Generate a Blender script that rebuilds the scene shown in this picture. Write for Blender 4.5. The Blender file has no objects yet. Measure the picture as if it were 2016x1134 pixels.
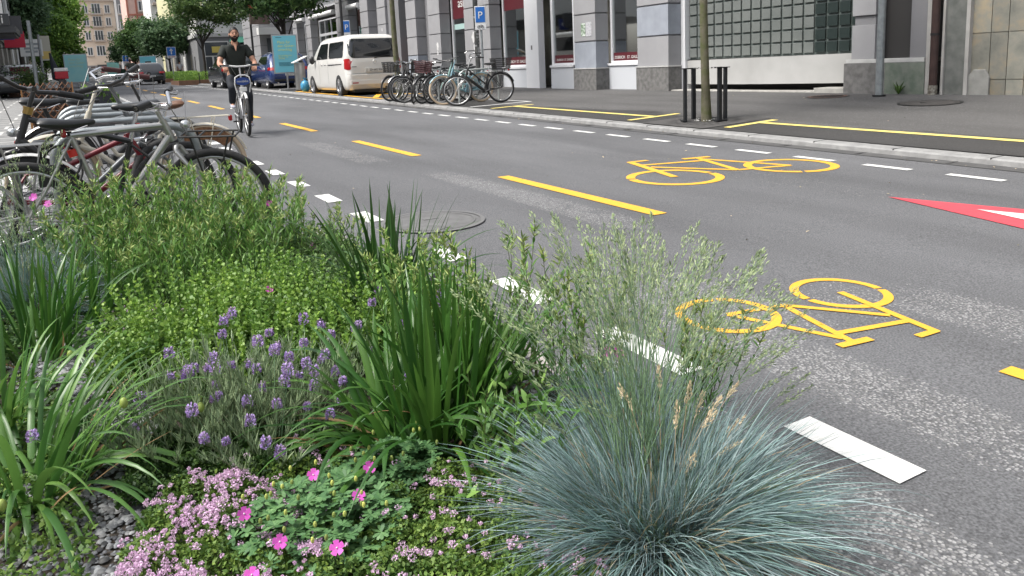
import bpy, math, random
import numpy as np
from mathutils import Vector, Matrix, Euler
random.seed(7)
NP = np.random.default_rng(11)
sc = bpy.context.scene
COL = sc.collection
PI = math.pi

# ---------------------------------------------------------------- camera
cd = bpy.data.cameras.new('camera')
cd.sensor_width = 36.0
cd.lens = 1510 / 2016 * 36
cd.shift_y = -189 / 2016
cd.clip_start = 0.05
cd.clip_end = 1500
cam = bpy.data.objects.new('camera', cd)
COL.objects.link(cam)
CAM_Z = 1.18


def basis():
    F, PX, PY = 1510., 1008., 378.
    ray = lambda u, v: Vector(((u - PX) / F, -(v - PY) / F, -1.0))
    hz = lambda u: 127 - .043 * (u - PX)
    vp = ray(131, hz(131)).normalized()
    h2 = ray(1500, hz(1500))
    up = h2.cross(vp).normalized()
    if up.y < 0:
        up = -up
    Y = (vp - up * vp.dot(up)).normalized()
    X = Y.cross(up)
    return Matrix((X, Y, up))


cam.matrix_world = Matrix.Translation((0, 0, CAM_Z)) @ basis().to_4x4()
sc.camera = cam

# ---------------------------------------------------------------- light: bright overcast day
SUN_EL, SUN_AZ = 55, 278     # azimuth measured clockwise from +Y
w = bpy.data.worlds.new("World")
sc.world = w
w.use_nodes = True
nt = w.node_tree
bgn = nt.nodes['Background']
sky = nt.nodes.new('ShaderNodeTexSky')
sky.sky_type = 'NISHITA'
sky.sun_disc = False
sky.sun_elevation = math.radians(SUN_EL)
sky.sun_rotation = math.radians(SUN_AZ)
sky.air_density = 1.0
sky.dust_density = 4.0
sky.ozone_density = 1.0
hsv = nt.nodes.new('ShaderNodeHueSaturation')
hsv.inputs['Saturation'].default_value = 0.35
nt.links.new(sky.outputs[0], hsv.inputs['Color'])
nt.links.new(hsv.outputs[0], bgn.inputs[0])
bgn.inputs[1].default_value = 0.15
sl = bpy.data.lights.new('sun', 'SUN')
sl.energy = 2.0
sl.angle = math.radians(15)
sl.color = (1.0, .96, .90)
so = bpy.data.objects.new('sun', sl)
COL.objects.link(so)
d = Vector((math.sin(math.radians(SUN_AZ)) * math.cos(math.radians(SUN_EL)), math.cos(math.radians(SUN_AZ)) * math.cos(math.radians(SUN_EL)), math.sin(math.radians(SUN_EL))))
so.rotation_euler = d.to_track_quat('Z', 'Y').to_euler()
so.location = d * 50
sc.view_settings.view_transform = 'Standard'
sc.view_settings.look = 'None'
sc.view_settings.gamma = 1
sc.view_settings.exposure = 0.85
sc.cycles.max_bounces = 6
sc.cycles.diffuse_bounces = 3
sc.cycles.glossy_bounces = 3
sc.cycles.transmission_bounces = 4
sc.cycles.transparent_max_bounces = 6
sc.cycles.use_denoising = True

# ---------------------------------------------------------------- helpers
S = .0138          # the street climbs away from the camera


def zb(y):
    return max(.38, S * y + .10)


def gz(x, y):
    if x < 7.45:
        return S * y
    return S * y + .06 + (x - 7.45) * (zb(y) - S * y - .06) / 5.35


def R3(x, y, z):
    return Euler((x, y, z)).to_matrix()


class MB:
    def __init__(s):
        s.v = []; s.f = []; s.mi = []; s.cur = 0

    def add(s, v, f):
        o = len(s.v)
        s.v.extend([tuple(p) for p in v])
        for q in f:
            s.f.append(tuple(i + o for i in q)); s.mi.append(s.cur)
        return s

    def box(s, c, d, rot=None):
        hx, hy, hz = d[0] / 2, d[1] / 2, d[2] / 2
        vs = [Vector((x, y, z)) for z in (-hz, hz) for y in (-hy, hy) for x in (-hx, hx)]
        if rot is not None:
            vs = [rot @ p for p in vs]
        c = Vector(c)
        return s.add([p + c for p in vs], [(0, 2, 3, 1), (4, 5, 7, 6), (0, 1, 5, 4), (2, 6, 7, 3), (0, 4, 6, 2), (1, 3, 7, 5)])

    def bb(s, x0, x1, y0, y1, z0, z1):
        return s.box(((x0 + x1) / 2, (y0 + y1) / 2, (z0 + z1) / 2), (x1 - x0, y1 - y0, z1 - z0))

    def tube(s, pts, r, n=8, cap=True, closed=False):
        pts = [Vector(p) for p in pts]
        k = len(pts)
        rs = r if isinstance(r, (list, tuple)) else [r] * k
        vs = []; prev = None
        for i, p in enumerate(pts):
            if closed:
                t = pts[(i + 1) % k] - pts[i - 1]
            else:
                t = pts[min(i + 1, k - 1)] - pts[max(i - 1, 0)]
            if t.length < 1e-9:
                t = Vector((0, 0, 1))
            t.normalize()
            if prev is None:
                a = Vector((0, 0, 1)) if abs(t.z) < .9 else Vector((1, 0, 0))
                u = t.cross(a).normalized()
            else:
                u = (prev - t * prev.dot(t))
                u = u.normalized() if u.length > 1e-6 else t.orthogonal().normalized()
            prev = u
            w_ = t.cross(u)
            for j in range(n):
                a = 2 * PI * j / n
                vs.append(p + (u * math.cos(a) + w_ * math.sin(a)) * rs[i])
        fs = []
        for i in range(k if closed else k - 1):
            for j in range(n):
                a = i * n + j; b = i * n + (j + 1) % n
                c = ((i + 1) % k) * n + (j + 1) % n; e = ((i + 1) % k) * n + j
                fs.append((a, b, c, e))
        if cap and not closed:
            fs.append(tuple(range(n - 1, -1, -1)))
            fs.append(tuple((k - 1) * n + j for j in range(n)))
        return s.add(vs, fs)

    def ring(s, c, ax, R, r, n=32, m=8, a0=0, a1=2 * PI, flat=1.0):
        """torus or arc round centre c, in the plane normal to ax (+Y default)."""
        c = Vector(c); ax = Vector(ax).normalized()
        u = ax.orthogonal().normalized() if abs(ax.z) > .9 else Vector((0, 0, 1)).cross(ax).normalized()
        v_ = ax.cross(u)
        full = abs(a1 - a0 - 2 * PI) < 1e-6
        k = n if full else n + 1
        vs = []
        for i in range(k):
            a = a0 + (a1 - a0) * i / n
            d_ = u * math.cos(a) + v_ * math.sin(a)
            for j in range(m):
                b = 2 * PI * j / m
                vs.append(c + d_ * (R + r * math.cos(b)) + ax * (r * flat * math.sin(b)))
        fs = []
        for i in range(n):
            for j in range(m):
                i2 = (i + 1) % k
                fs.append((i * m + j, i2 * m + j, i2 * m + (j + 1) % m, i * m + (j + 1) % m))
        return s.add(vs, fs)

    def cyl(s, c, ax, r, h, n=20):
        c = Vector(c); ax = Vector(ax).normalized()
        return s.tube([c - ax * h / 2, c + ax * h / 2], r, n)

    def ball(s, c, rad, n=14, m=9, rot=None):
        if not isinstance(rad, (list, tuple)):
            rad = (rad,) * 3
        vs = []; c = Vector(c)
        for i in range(m + 1):
            t = PI * i / m
            for j in range(n):
                a = 2 * PI * j / n
                p = Vector((rad[0] * math.sin(t) * math.cos(a), rad[1] * math.sin(t) * math.sin(a), rad[2] * math.cos(t)))
                if rot is not None:
                    p = rot @ p
                vs.append(c + p)
        fs = [(i * n + j, (i + 1) * n + j, (i + 1) * n + (j + 1) % n, i * n + (j + 1) % n) for i in range(m) for j in range(n)]
        return s.add(vs, fs)

    def extr(s, poly, h, fn):
        """closed outline poly [(a,b)], thickness h; fn(a,b,c) -> world point"""
        n = len(poly)
        vs = [fn(a, b, 0) for a, b in poly] + [fn(a, b, h) for a, b in poly]
        fs = [tuple(range(n - 1, -1, -1)), tuple(range(n, 2 * n))]
        fs += [(i, (i + 1) % n, n + (i + 1) % n, n + i) for i in range(n)]
        return s.add(vs, fs)

    def lathe(s, prof, c=(0, 0, 0), n=20):
        c = Vector(c)
        vs = [c + Vector((r * math.cos(2 * PI * j / n), r * math.sin(2 * PI * j / n), z)) for r, z in prof for j in range(n)]
        fs = [(i * n + j, i * n + (j + 1) % n, (i + 1) * n + (j + 1) % n, (i + 1) * n + j) for i in range(len(prof) - 1) for j in range(n)]
        return s.add(vs, fs)

    def grid(s, fn, nu, nv):
        vs = [fn(i / nu, j / nv) for j in range(nv + 1) for i in range(nu + 1)]
        fs = [(j * (nu + 1) + i, j * (nu + 1) + i + 1, (j + 1) * (nu + 1) + i + 1, (j + 1) * (nu + 1) + i) for j in range(nv) for i in range(nu)]
        return s.add(vs, fs)

    def build(s, name, mats, parent=None, smooth=None, bevel=0, loc=None, kind=None):
        me = bpy.data.meshes.new(name)
        me.from_pydata([tuple(p) for p in s.v], [], s.f)
        if not isinstance(mats, (list, tuple)):
            mats = [mats]
        for m_ in mats:
            me.materials.append(m_)
        if len(mats) > 1:
            me.polygons.foreach_set('material_index', s.mi)
        if smooth:
            me.polygons.foreach_set('use_smooth', [True] * len(me.polygons))
            me.set_sharp_from_angle(angle=math.radians(smooth if smooth is not True else 40))
        me.update()
        o = bpy.data.objects.new(name, me)
        COL.objects.link(o)
        if parent is not None:
            o.parent = parent
        if loc is not None:
            o.location = loc
        if bevel:
            b = o.modifiers.new('bevel', 'BEVEL'); b.width = bevel; b.segments = 2; b.limit_method = 'ANGLE'
        if kind:
            o['kind'] = kind
        return o


def empty(name, label, cat, loc=(0, 0, 0), rz=0, group=None):
    o = bpy.data.objects.new(name, None)
    COL.objects.link(o)
    o.empty_display_size = .1
    o.location = loc; o.rotation_euler = (0, 0, rz)
    o['label'] = label; o['category'] = cat
    if group: o['group'] = group
    return o


def tag(o, label, cat=None, group=None, kind=None):
    o['label'] = label
    if cat: o['category'] = cat
    if group: o['group'] = group
    if kind: o['kind'] = kind
    return o


def copy_tree(o, parent=None):
    c = o.copy(); COL.objects.link(c)
    if parent is not None: c.parent = parent
    for ch in list(o.children):
        copy_tree(ch, c)
    return c


def npmesh(name, v, f, mats, parent=None, smooth=False, mi=None, kind=None):
    """v Nx3 array; f list of index arrays (Mx3 or Mx4)"""
    me = bpy.data.meshes.new(name)
    v = np.asarray(v, dtype=np.float32)
    fl = f if isinstance(f, list) else [f]
    nl = sum(a.size for a in fl); nf = sum(a.shape[0] for a in fl)
    me.vertices.add(len(v)); me.vertices.foreach_set('co', v.ravel())
    me.loops.add(nl); me.loops.foreach_set('vertex_index', np.concatenate([a.ravel() for a in fl]).astype(np.int32))
    me.polygons.add(nf)
    tot = np.concatenate([np.full(a.shape[0], a.shape[1]) for a in fl])
    st = np.concatenate([[0], np.cumsum(tot)[:-1]])
    me.polygons.foreach_set('loop_start', st.astype(np.int32))
    if not isinstance(mats, (list, tuple)): mats = [mats]
    for m_ in mats: me.materials.append(m_)
    if mi is not None: me.polygons.foreach_set('material_index', mi.astype(np.int32))
    if smooth: me.polygons.foreach_set('use_smooth', np.ones(nf, dtype=bool))
    me.update(calc_edges=True); me.validate()
    o = bpy.data.objects.new(name, me)
    COL.objects.link(o)
    if parent is not None: o.parent = parent
    if kind: o['kind'] = kind
    return o


# ---------------------------------------------------------------- materials
_mc = {}


def mat(name, col, rough=.6, metal=0, var=0, scale=8, bump=0, bscale=None, spec=.5, transl=0, island=0, col2=None, coat=0, emit=0, alpha=1, detail=4, pos=True, voro=0):
    """Principled with noise variation of the base colour; var = strength of mix towards col2 (darker by default)."""
    if name in _mc: return _mc[name]
    m = bpy.data.materials.new(name); m.use_nodes = True
    nt = m.node_tree; N = nt.nodes; L = nt.links
    b = N['Principled BSDF']
    c = (*col, 1)
    b.inputs['Base Color'].default_value = c
    b.inputs['Roughness'].default_value = rough
    b.inputs['Metallic'].default_value = metal
    b.inputs['Specular IOR Level'].default_value = spec
    if coat:
        b.inputs['Coat Weight'].default_value = coat; b.inputs['Coat Roughness'].default_value = .05
    if alpha < 1: b.inputs['Alpha'].default_value = alpha
    if emit:
        b.inputs['Emission Color'].default_value = c; b.inputs['Emission Strength'].default_value = emit
    src = None
    if var or island or bump:
        if pos:
            tc = N.new('ShaderNodeNewGeometry'); co = tc.outputs['Position']
        else:
            tc = N.new('ShaderNodeTexCoord'); co = tc.outputs['Object']
        nz = N.new('ShaderNodeTexNoise'); nz.inputs['Scale'].default_value = scale; nz.inputs['Detail'].default_value = detail
        L.new(co, nz.inputs['Vector'])
        c2 = col2 or tuple(x * .45 for x in col)
        if var:
            rp = N.new('ShaderNodeMapRange'); rp.inputs[1].default_value = .35; rp.inputs[2].default_value = .68; rp.inputs[4].default_value = var
            L.new(nz.outputs[0], rp.inputs[0])
            mx = N.new('ShaderNodeMix'); mx.data_type = 'RGBA'
            L.new(rp.outputs[0], mx.inputs[0]); mx.inputs[6].default_value = c; mx.inputs[7].default_value = (*c2, 1)
            src = mx.outputs[2]
        if island:
            g = N.new('ShaderNodeNewGeometry')
            h = N.new('ShaderNodeHueSaturation')
            m1 = N.new('ShaderNodeMapRange'); m1.inputs[3].default_value = 1 - island; m1.inputs[4].default_value = 1 + island
            L.new(g.outputs['Random Per Island'], m1.inputs[0]); L.new(m1.outputs[0], h.inputs['Value'])
            m2 = N.new('ShaderNodeMapRange'); m2.inputs[3].default_value = .5 + island * .05; m2.inputs[4].default_value = .5 - island * .05
            L.new(g.outputs['Random Per Island'], m2.inputs[0]); L.new(m2.outputs[0], h.inputs['Hue'])
            if src: L.new(src, h.inputs['Color'])
            else: h.inputs['Color'].default_value = c
            src = h.outputs[0]
        if src: L.new(src, b.inputs['Base Color'])
        if bump:
            n2 = N.new('ShaderNodeTexNoise'); n2.inputs['Scale'].default_value = bscale or scale * 4; n2.inputs['Detail'].default_value = 3
            L.new(co, n2.inputs['Vector'])
            bp = N.new('ShaderNodeBump'); bp.inputs['Strength'].default_value = bump; bp.inputs['Distance'].default_value = .01
            L.new(n2.outputs[0], bp.inputs['Height']); L.new(bp.outputs[0], b.inputs['Normal'])
    if transl:
        tr = N.new('ShaderNodeBsdfTranslucent')
        if src: L.new(src, tr.inputs[0])
        else: tr.inputs[0].default_value = c
        ms = N.new('ShaderNodeMixShader'); ms.inputs[0].default_value = transl
        L.new(b.outputs[0], ms.inputs[1]); L.new(tr.outputs[0], ms.inputs[2])
        L.new(ms.outputs[0], N['Material Output'].inputs[0])
    _mc[name] = m
    return m


def glass(name, tint=(.02, .025, .025), rough=.04, alpha=.75):
    """dark reflective shop or car glass, partly see-through"""
    if name in _mc: return _mc[name]
    m = mat(name, tint, rough, 0, spec=.9)
    nt = m.node_tree; N = nt.nodes; L = nt.links
    b = N['Principled BSDF']
    b.inputs['IOR'].default_value = 1.6
    tr = N.new('ShaderNodeBsdfTransparent'); tr.inputs[0].default_value = (.85, .9, .88, 1)
    fr = N.new('ShaderNodeFresnel'); fr.inputs[0].default_value = 1.5
    mr = N.new('ShaderNodeMapRange'); mr.inputs[3].default_value = alpha; mr.inputs[4].default_value = 1
    L.new(fr.outputs[0], mr.inputs[0])
    ms = N.new('ShaderNodeMixShader'); L.new(mr.outputs[0], ms.inputs[0])
    gl = N.new('ShaderNodeBsdfGlossy'); gl.inputs[0].default_value = (.92, .95, .94, 1); gl.inputs[1].default_value = .03
    L.new(tr.outputs[0], ms.inputs[1]); L.new(gl.outputs[0], ms.inputs[2]); L.new(ms.outputs[0], N['Material Output'].inputs[0])
    return m


BLACK = mat('black_plastic', (.015, .015, .016), .45)
RUBBER = mat('tyre_rubber', (.02, .02, .021), .85, var=.5, scale=30, col2=(.05, .05, .05))
CHROME = mat('bright_metal', (.75, .75, .76), .22, 1)
STEEL = mat('brushed_steel', (.55, .56, .57), .38, 1, var=.4, scale=20)
GALV = mat('galvanised_steel', (.36, .39, .40), .5, .7, var=.6, scale=12, col2=(.22, .24, .25))
DARKM = mat('dark_metal', (.028, .029, .031), .45, .4)
WHITEP = mat('white_paint', (.72, .72, .70), .5, var=.25, scale=3, col2=(.55, .55, .54))
SKIN = mat('skin', (.50, .27, .18), .55, var=.3, scale=30, col2=(.36, .17, .11))


def text(body, size, mtl, parent, loc, rot, name='lettering', align='CENTER', ext=.002, spacing=1.0, line=1.0, kind=None):
    cu = bpy.data.curves.new(name, 'FONT')
    cu.body = body; cu.size = size; cu.align_x = align; cu.extrude = ext
    cu.space_character = spacing; cu.space_line = line
    tmp = bpy.data.objects.new(name, cu); COL.objects.link(tmp)
    dg = bpy.context.evaluated_depsgraph_get()
    me = bpy.data.meshes.new_from_object(tmp.evaluated_get(dg))
    bpy.data.objects.remove(tmp); bpy.data.curves.remove(cu)
    me.materials.clear(); me.materials.append(mtl)
    o = bpy.data.objects.new(name, me); COL.objects.link(o)
    if parent is not None: o.parent = parent
    o.location = loc; o.rotation_euler = rot
    return o


def bool_cut(o, cutters):
    for c in cutters:
        md = o.modifiers.new('cut', 'BOOLEAN'); md.object = c; md.operation = 'DIFFERENCE'; md.solver = 'EXACT'
    dg = bpy.context.evaluated_depsgraph_get()
    me = bpy.data.meshes.new_from_object(o.evaluated_get(dg))
    o.modifiers.clear(); o.data = me
    for c in cutters: bpy.data.objects.remove(c)
# ================================================================ GROUND, ROAD, MARKINGS
def asphalt_mat(name, base, worn=0.0, stones=.0, stain=0):
    m = bpy.data.materials.new(name); m.use_nodes = True
    nt = m.node_tree; N = nt.nodes; L = nt.links; b = N['Principled BSDF']
    b.inputs['Roughness'].default_value = .82; b.inputs['Specular IOR Level'].default_value = .35
    g = N.new('ShaderNodeNewGeometry')
    # large patches along the street
    mp = N.new('ShaderNodeMapping'); mp.inputs['Scale'].default_value = (1.0, .22, 1); L.new(g.outputs['Position'], mp.inputs[0])
    n1 = N.new('ShaderNodeTexNoise'); n1.inputs['Scale'].default_value = 1.3; n1.inputs['Detail'].default_value = 5; L.new(mp.outputs[0], n1.inputs['Vector'])
    n2 = N.new('ShaderNodeTexNoise'); n2.inputs['Scale'].default_value = 120; n2.inputs['Detail'].default_value = 2; L.new(g.outputs['Position'], n2.inputs['Vector'])
    vo = N.new('ShaderNodeTexVoronoi'); vo.inputs['Scale'].default_value = 105; vo.feature = 'F1'; L.new(g.outputs['Position'], vo.inputs['Vector'])
    r1 = N.new('ShaderNodeMapRange'); r1.inputs[1].default_value = .3; r1.inputs[2].default_value = .7; r1.inputs[3].default_value = .82; r1.inputs[4].default_value = 1.2; L.new(n1.outputs[0], r1.inputs[0])
    r2 = N.new('ShaderNodeMapRange'); r2.inputs[1].default_value = .3; r2.inputs[2].default_value = .7; r2.inputs[3].default_value = .6; r2.inputs[4].default_value = 1.4; L.new(n2.outputs[0], r2.inputs[0])
    mu = N.new('ShaderNodeMath'); mu.operation = 'MULTIPLY'; L.new(r1.outputs[0], mu.inputs[0]); L.new(r2.outputs[0], mu.inputs[1])
    cc = N.new('ShaderNodeMix'); cc.data_type = 'RGBA'; cc.blend_type = 'MULTIPLY'; cc.inputs[0].default_value = 1
    cc.inputs[6].default_value = (*base, 1); L.new(mu.outputs[0], cc.inputs[7])
    out = cc.outputs[2]
    if stones:
        # exposed pale aggregate: shows in bands where the binder has worn away
        xs = N.new('ShaderNodeSeparateXYZ'); L.new(g.outputs['Position'], xs.inputs[0])
        bands = None
        # (x0,x1,y0,y1,strength) worn strips as smooth boxes
        for (x0, x1, y0, y1, st) in stones:
            prod = None
            for (o_, a_, b_, sf) in ((xs.outputs[0], x0, x1, .05), (xs.outputs[1], y0, y1, .25)):
                for (e0, e1) in ((a_ - sf, a_ + sf), (b_ + sf, b_ - sf)):
                    rr = N.new('ShaderNodeMapRange'); rr.interpolation_type = 'SMOOTHSTEP'; rr.inputs[1].default_value = e0; rr.inputs[2].default_value = e1
                    L.new(o_, rr.inputs[0])
                    if prod is None: prod = rr.outputs[0]
                    else:
                        q = N.new('ShaderNodeMath'); q.operation = 'MULTIPLY'; L.new(prod, q.inputs[0]); L.new(rr.outputs[0], q.inputs[1]); prod = q.outputs[0]
            q = N.new('ShaderNodeMath'); q.operation = 'MULTIPLY'; L.new(prod, q.inputs[0]); q.inputs[1].default_value = st
            if bands is None: bands = q.outputs[0]
            else:
                mxx = N.new('ShaderNodeMath'); mxx.operation = 'MAXIMUM'; L.new(bands, mxx.inputs[0]); L.new(q.outputs[0], mxx.inputs[1]); bands = mxx.outputs[0]
        # ragged: modulate with noise
        nr = N.new('ShaderNodeTexNoise'); nr.inputs['Scale'].default_value = 5; nr.inputs['Detail'].default_value = 6; L.new(g.outputs['Position'], nr.inputs['Vector'])
        rn = N.new('ShaderNodeMapRange'); rn.inputs[1].default_value = .28; rn.inputs[2].default_value = .46; L.new(nr.outputs[0], rn.inputs[0])
        ad = N.new('ShaderNodeMath'); ad.operation = 'MULTIPLY'; L.new(bands, ad.inputs[0]); L.new(rn.outputs[0], ad.inputs[1])
        bs = N.new('ShaderNodeMath'); bs.operation = 'ADD'; bs.inputs[1].default_value = worn; L.new(ad.outputs[0], bs.inputs[0])
        # stone cells: random per cell > threshold
        sep = N.new('ShaderNodeSeparateColor'); L.new(vo.outputs['Color'], sep.inputs[0])
        th = N.new('ShaderNodeMath'); th.operation = 'ADD'; L.new(sep.outputs[0], th.inputs[0]); L.new(bs.outputs[0], th.inputs[1])
        st_ = N.new('ShaderNodeMapRange'); st_.inputs[1].default_value = .98; st_.inputs[2].default_value = 1.1; L.new(th.outputs[0], st_.inputs[0])
        ed = N.new('ShaderNodeMapRange'); ed.inputs[1].default_value = .62; ed.inputs[2].default_value = .40; L.new(vo.outputs['Distance'], ed.inputs[0])
        sm = N.new('ShaderNodeMath'); sm.operation = 'MULTIPLY'; L.new(st_.outputs[0], sm.inputs[0]); L.new(ed.outputs[0], sm.inputs[1])
        rc = N.new('ShaderNodeMapRange'); rc.inputs[3].default_value = .10; rc.inputs[4].default_value = .36; L.new(sep.outputs[1], rc.inputs[0])
        cmb = N.new('ShaderNodeCombineColor'); L.new(rc.outputs[0], cmb.inputs[0]); L.new(rc.outputs[0], cmb.inputs[1]); L.new(rc.outputs[0], cmb.inputs[2])
        m3 = N.new('ShaderNodeMix'); m3.data_type = 'RGBA'; L.new(sm.outputs[0], m3.inputs[0]); L.new(out, m3.inputs[6]); L.new(cmb.outputs[0], m3.inputs[7])
        out = m3.outputs[2]
    if stain:
        # darker soiled band along the kerb and ragged blotches
        xs2 = N.new('ShaderNodeSeparateXYZ'); L.new(g.outputs['Position'], xs2.inputs[0])
        ns = N.new('ShaderNodeTexNoise'); ns.inputs['Scale'].default_value = 1.1; ns.inputs['Detail'].default_value = 8; ns.inputs['Roughness'].default_value = .7; L.new(mp.outputs[0], ns.inputs['Vector'])
        ma = N.new('ShaderNodeMath'); ma.operation = 'MULTIPLY_ADD'; L.new(ns.outputs[0], ma.inputs[0]); ma.inputs[1].default_value = 2.6; L.new(xs2.outputs[0], ma.inputs[2])
        rs = N.new('ShaderNodeMapRange'); rs.interpolation_type = 'SMOOTHSTEP'; rs.inputs[1].default_value = 9.9; rs.inputs[2].default_value = 10.15; rs.inputs[3].default_value = .52; rs.inputs[4].default_value = 1.0; L.new(ma.outputs[0], rs.inputs[0])
        mz = N.new('ShaderNodeMix'); mz.data_type = 'RGBA'; mz.blend_type = 'MULTIPLY'; mz.inputs[0].default_value = 1; L.new(out, mz.inputs[6]); L.new(rs.outputs[0], mz.inputs[7]); out = mz.outputs[2]
    L.new(out, b.inputs['Base Color'])
    bp = N.new('ShaderNodeBump'); bp.inputs['Strength'].default_value = .5; bp.inputs['Distance'].default_value = .006
    L.new(vo.outputs['Distance'], bp.inputs['Height']); L.new(bp.outputs[0], b.inputs['Normal'])
    return m


ROADM = asphalt_mat('road_asphalt', (.122, .124, .130), .03, [
    (2.12, 2.46, -2, 2.9, .95), (3.12, 3.5, -2, 2.1, .9), (1.0, 1.74, -2, 2.4, .95), (2.25, 2.75, 2.15, 2.95, .85), (2.9, 3.3, 2.0, 2.4, .6),
    (3.08, 3.40, 4.1, 7.2, .8), (2.85, 3.2, 8.6, 11.4, .7), (5.2, 5.6, 3, 30, .1)])
WALKM = asphalt_mat('pavement_asphalt', (.095, .093, .092), .02, [(8, 12, 5, 14, .1)], stain=1)
PATCHM = asphalt_mat('road_patch_asphalt', (.085, .086, .09), .0, 0)
CONC = mat('kerb_granite', (.31, .31, .305), .8, var=.7, scale=9, col2=(.19, .19, .19), bump=.3)
GUTTER = mat('gutter_stone', (.075, .075, .075), .6, var=.6, scale=7, col2=(.12, .12, .12), bump=.3)
SOIL = mat('ground_soil', (.10, .09, .08), .95, var=.6, scale=2, bump=.4)

gm = MB()
gm.grid(lambda u, v: (-400 + 800 * u, -60 + 960 * v, S * (-60 + 960 * v) - .35), 20, 24)
tag(gm.build('ground', asphalt_mat('far_ground', (.12, .12, .12)), kind='structure'), 'dull grey ground reaching beyond the street')

ys = [-6 + 1.0 * i for i in range(28)] + [22 + 4 * i for i in range(38)]
rd = MB()
rd.grid(lambda u, v: (-60 + 67.25 * u, ys[0] + (ys[-1] - ys[0]) * v, S * (ys[0] + (ys[-1] - ys[0]) * v)), 12, 30)
tag(rd.build('road', ROADM, kind='structure'), 'grey asphalt carriageway with worn speckled patches')
# gutter stones, low rounded kerb
gt = MB()
kb = MB()
for i in range(len(ys) - 1):
    y0, y1 = ys[i], ys[i + 1]
    for (a, b, za, zb2, T) in ((7.2, 7.34, .005, -.006, gt), (7.34, 7.46, -.006, .0, gt)):
        T.add([(a, y0, S * y0 + za), (b, y0, S * y0 + zb2), (b, y1, S * y1 + zb2), (a, y1, S * y1 + za)], [(0, 1, 2, 3)])
    prof = [(7.46, -.02), (7.465, .045), (7.49, .06), (7.70, .063), (7.71, .05)]
    for (a, za), (b, zb2) in zip(prof[:-1], prof[1:]):
        kb.add([(a, y0, S * y0 + za), (b, y0, S * y0 + zb2), (b, y1, S * y1 + zb2), (a, y1, S * y1 + za)], [(0, 1, 2, 3)])
for i in range(-5, 60):
    y0 = i * 1.0; gt.bb(7.468, 7.712, y0 - .004, y0 + .004, S * y0 - .02, S * y0 + .0655); gt.bb(7.20, 7.46, y0 + .3, y0 + .308, S * y0 - .02, S * y0 + .0075)
tag(gt.build('gutter', GUTTER, kind='structure'), 'dark stone gutter beside the kerb')
tag(kb.build('kerb', CONC, smooth=50, kind='structure'), 'pale granite kerb between road and pavement')
wk = MB()
xs_ = [7.70, 8.5, 9.5, 10.5, 11.5, 12.3, 13.0, 16.5]
def wz(x, y): return gz(x, y) + .0
for i in range(len(ys) - 1):
    for j in range(len(xs_) - 1):
        q = [(xs_[j], ys[i]), (xs_[j + 1], ys[i]), (xs_[j + 1], ys[i + 1]), (xs_[j], ys[i + 1])]
        wk.add([(x, y, wz(min(x, 12.8), y)) for x, y in q], [(0, 1, 2, 3)])
tag(wk.build('pavement', WALKM, kind='structure'), 'dark asphalt pavement beside the grey arcade building')
# left side pavement of pale slabs
def slab_mat():
    m = mat('slab_paving', (.24, .24, .235), .8, var=.5, scale=3, bump=.2)
    nt = m.node_tree; N = nt.nodes; L = nt.links; b = N['Principled BSDF']
    old = b.inputs['Base Color'].links[0].from_socket
    g = N.new('ShaderNodeNewGeometry'); br = N.new('ShaderNodeTexBrick'); br.inputs['Scale'].default_value = 1
    br.inputs['Brick Width'].default_value = 1.2; br.inputs['Row Height'].default_value = .9; br.inputs['Mortar Size'].default_value = .035
    br.inputs['Mortar'].default_value = (.5, .5, .48, 1)
    L.new(g.outputs['Position'], br.inputs['Vector']); L.new(old, br.inputs['Color1']); L.new(old, br.inputs['Color2']); L.new(br.outputs[0], b.inputs['Base Color'])
    return m
lw = MB()
lw.grid(lambda u, v: (-9 + 8.3 * u, 7 + 150 * v, S * (7 + 150 * v) + .05), 4, 30)
lw.grid(lambda u, v: (-.7, 7 + 150 * v, S * (7 + 150 * v) + .05 - .07 * u), 1, 30)
tag(lw.build('left_pavement', slab_mat(), kind='structure'), 'pale slab pavement with light joints on the left side')
lk = MB()
for x0, x1 in ((-.72, -.60), (-.52, -.47)):
    lk.grid(lambda u, v: (x0 + (x1 - x0) * u, 7 + 100 * v, S * (7 + 100 * v) + (.056 if x0 < -.6 else .006)), 1, 20)
tag(lk.build('left_kerb_line', mat('pale_kerb', (.5, .5, .49), .7, var=.4, scale=6), kind='structure'), 'pale kerb edging the left pavement')

# paint
def paint(name, col, wear):
    m = mat(name, col, .6, var=.25, scale=5, bump=.35, bscale=90, col2=tuple(c * .8 for c in col))
    nt = m.node_tree; N = nt.nodes; L = nt.links; b = N['Principled BSDF']
    old = b.inputs['Base Color'].links[0].from_socket
    g = N.new('ShaderNodeNewGeometry')
    n1 = N.new('ShaderNodeTexNoise'); n1.inputs['Scale'].default_value = 95; n1.inputs['Detail'].default_value = 3; L.new(g.outputs['Position'], n1.inputs['Vector'])
    n2 = N.new('ShaderNodeTexNoise'); n2.inputs['Scale'].default_value = 6; n2.inputs['Detail'].default_value = 4; L.new(g.outputs['Position'], n2.inputs['Vector'])
    ad = N.new('ShaderNodeMath'); ad.operation = 'MULTIPLY_ADD'; L.new(n2.outputs[0], ad.inputs[0]); ad.inputs[1].default_value = .55; L.new(n1.outputs[0], ad.inputs[2])
    r = N.new('ShaderNodeMapRange'); r.inputs[1].default_value = .97; r.inputs[2].default_value = 1.06; r.inputs[4].default_value = .85; L.new(ad.outputs[0], r.inputs[0])
    mx = N.new('ShaderNodeMix'); mx.data_type = 'RGBA'; L.new(r.outputs[0], mx.inputs[0]); L.new(old, mx.inputs[6]); mx.inputs[7].default_value = (.15, .145, .14, 1)
    L.new(mx.outputs[2], b.inputs['Base Color'])
    return m
WH = paint('white_road_paint', (.74, .74, .72), 1)
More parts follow.
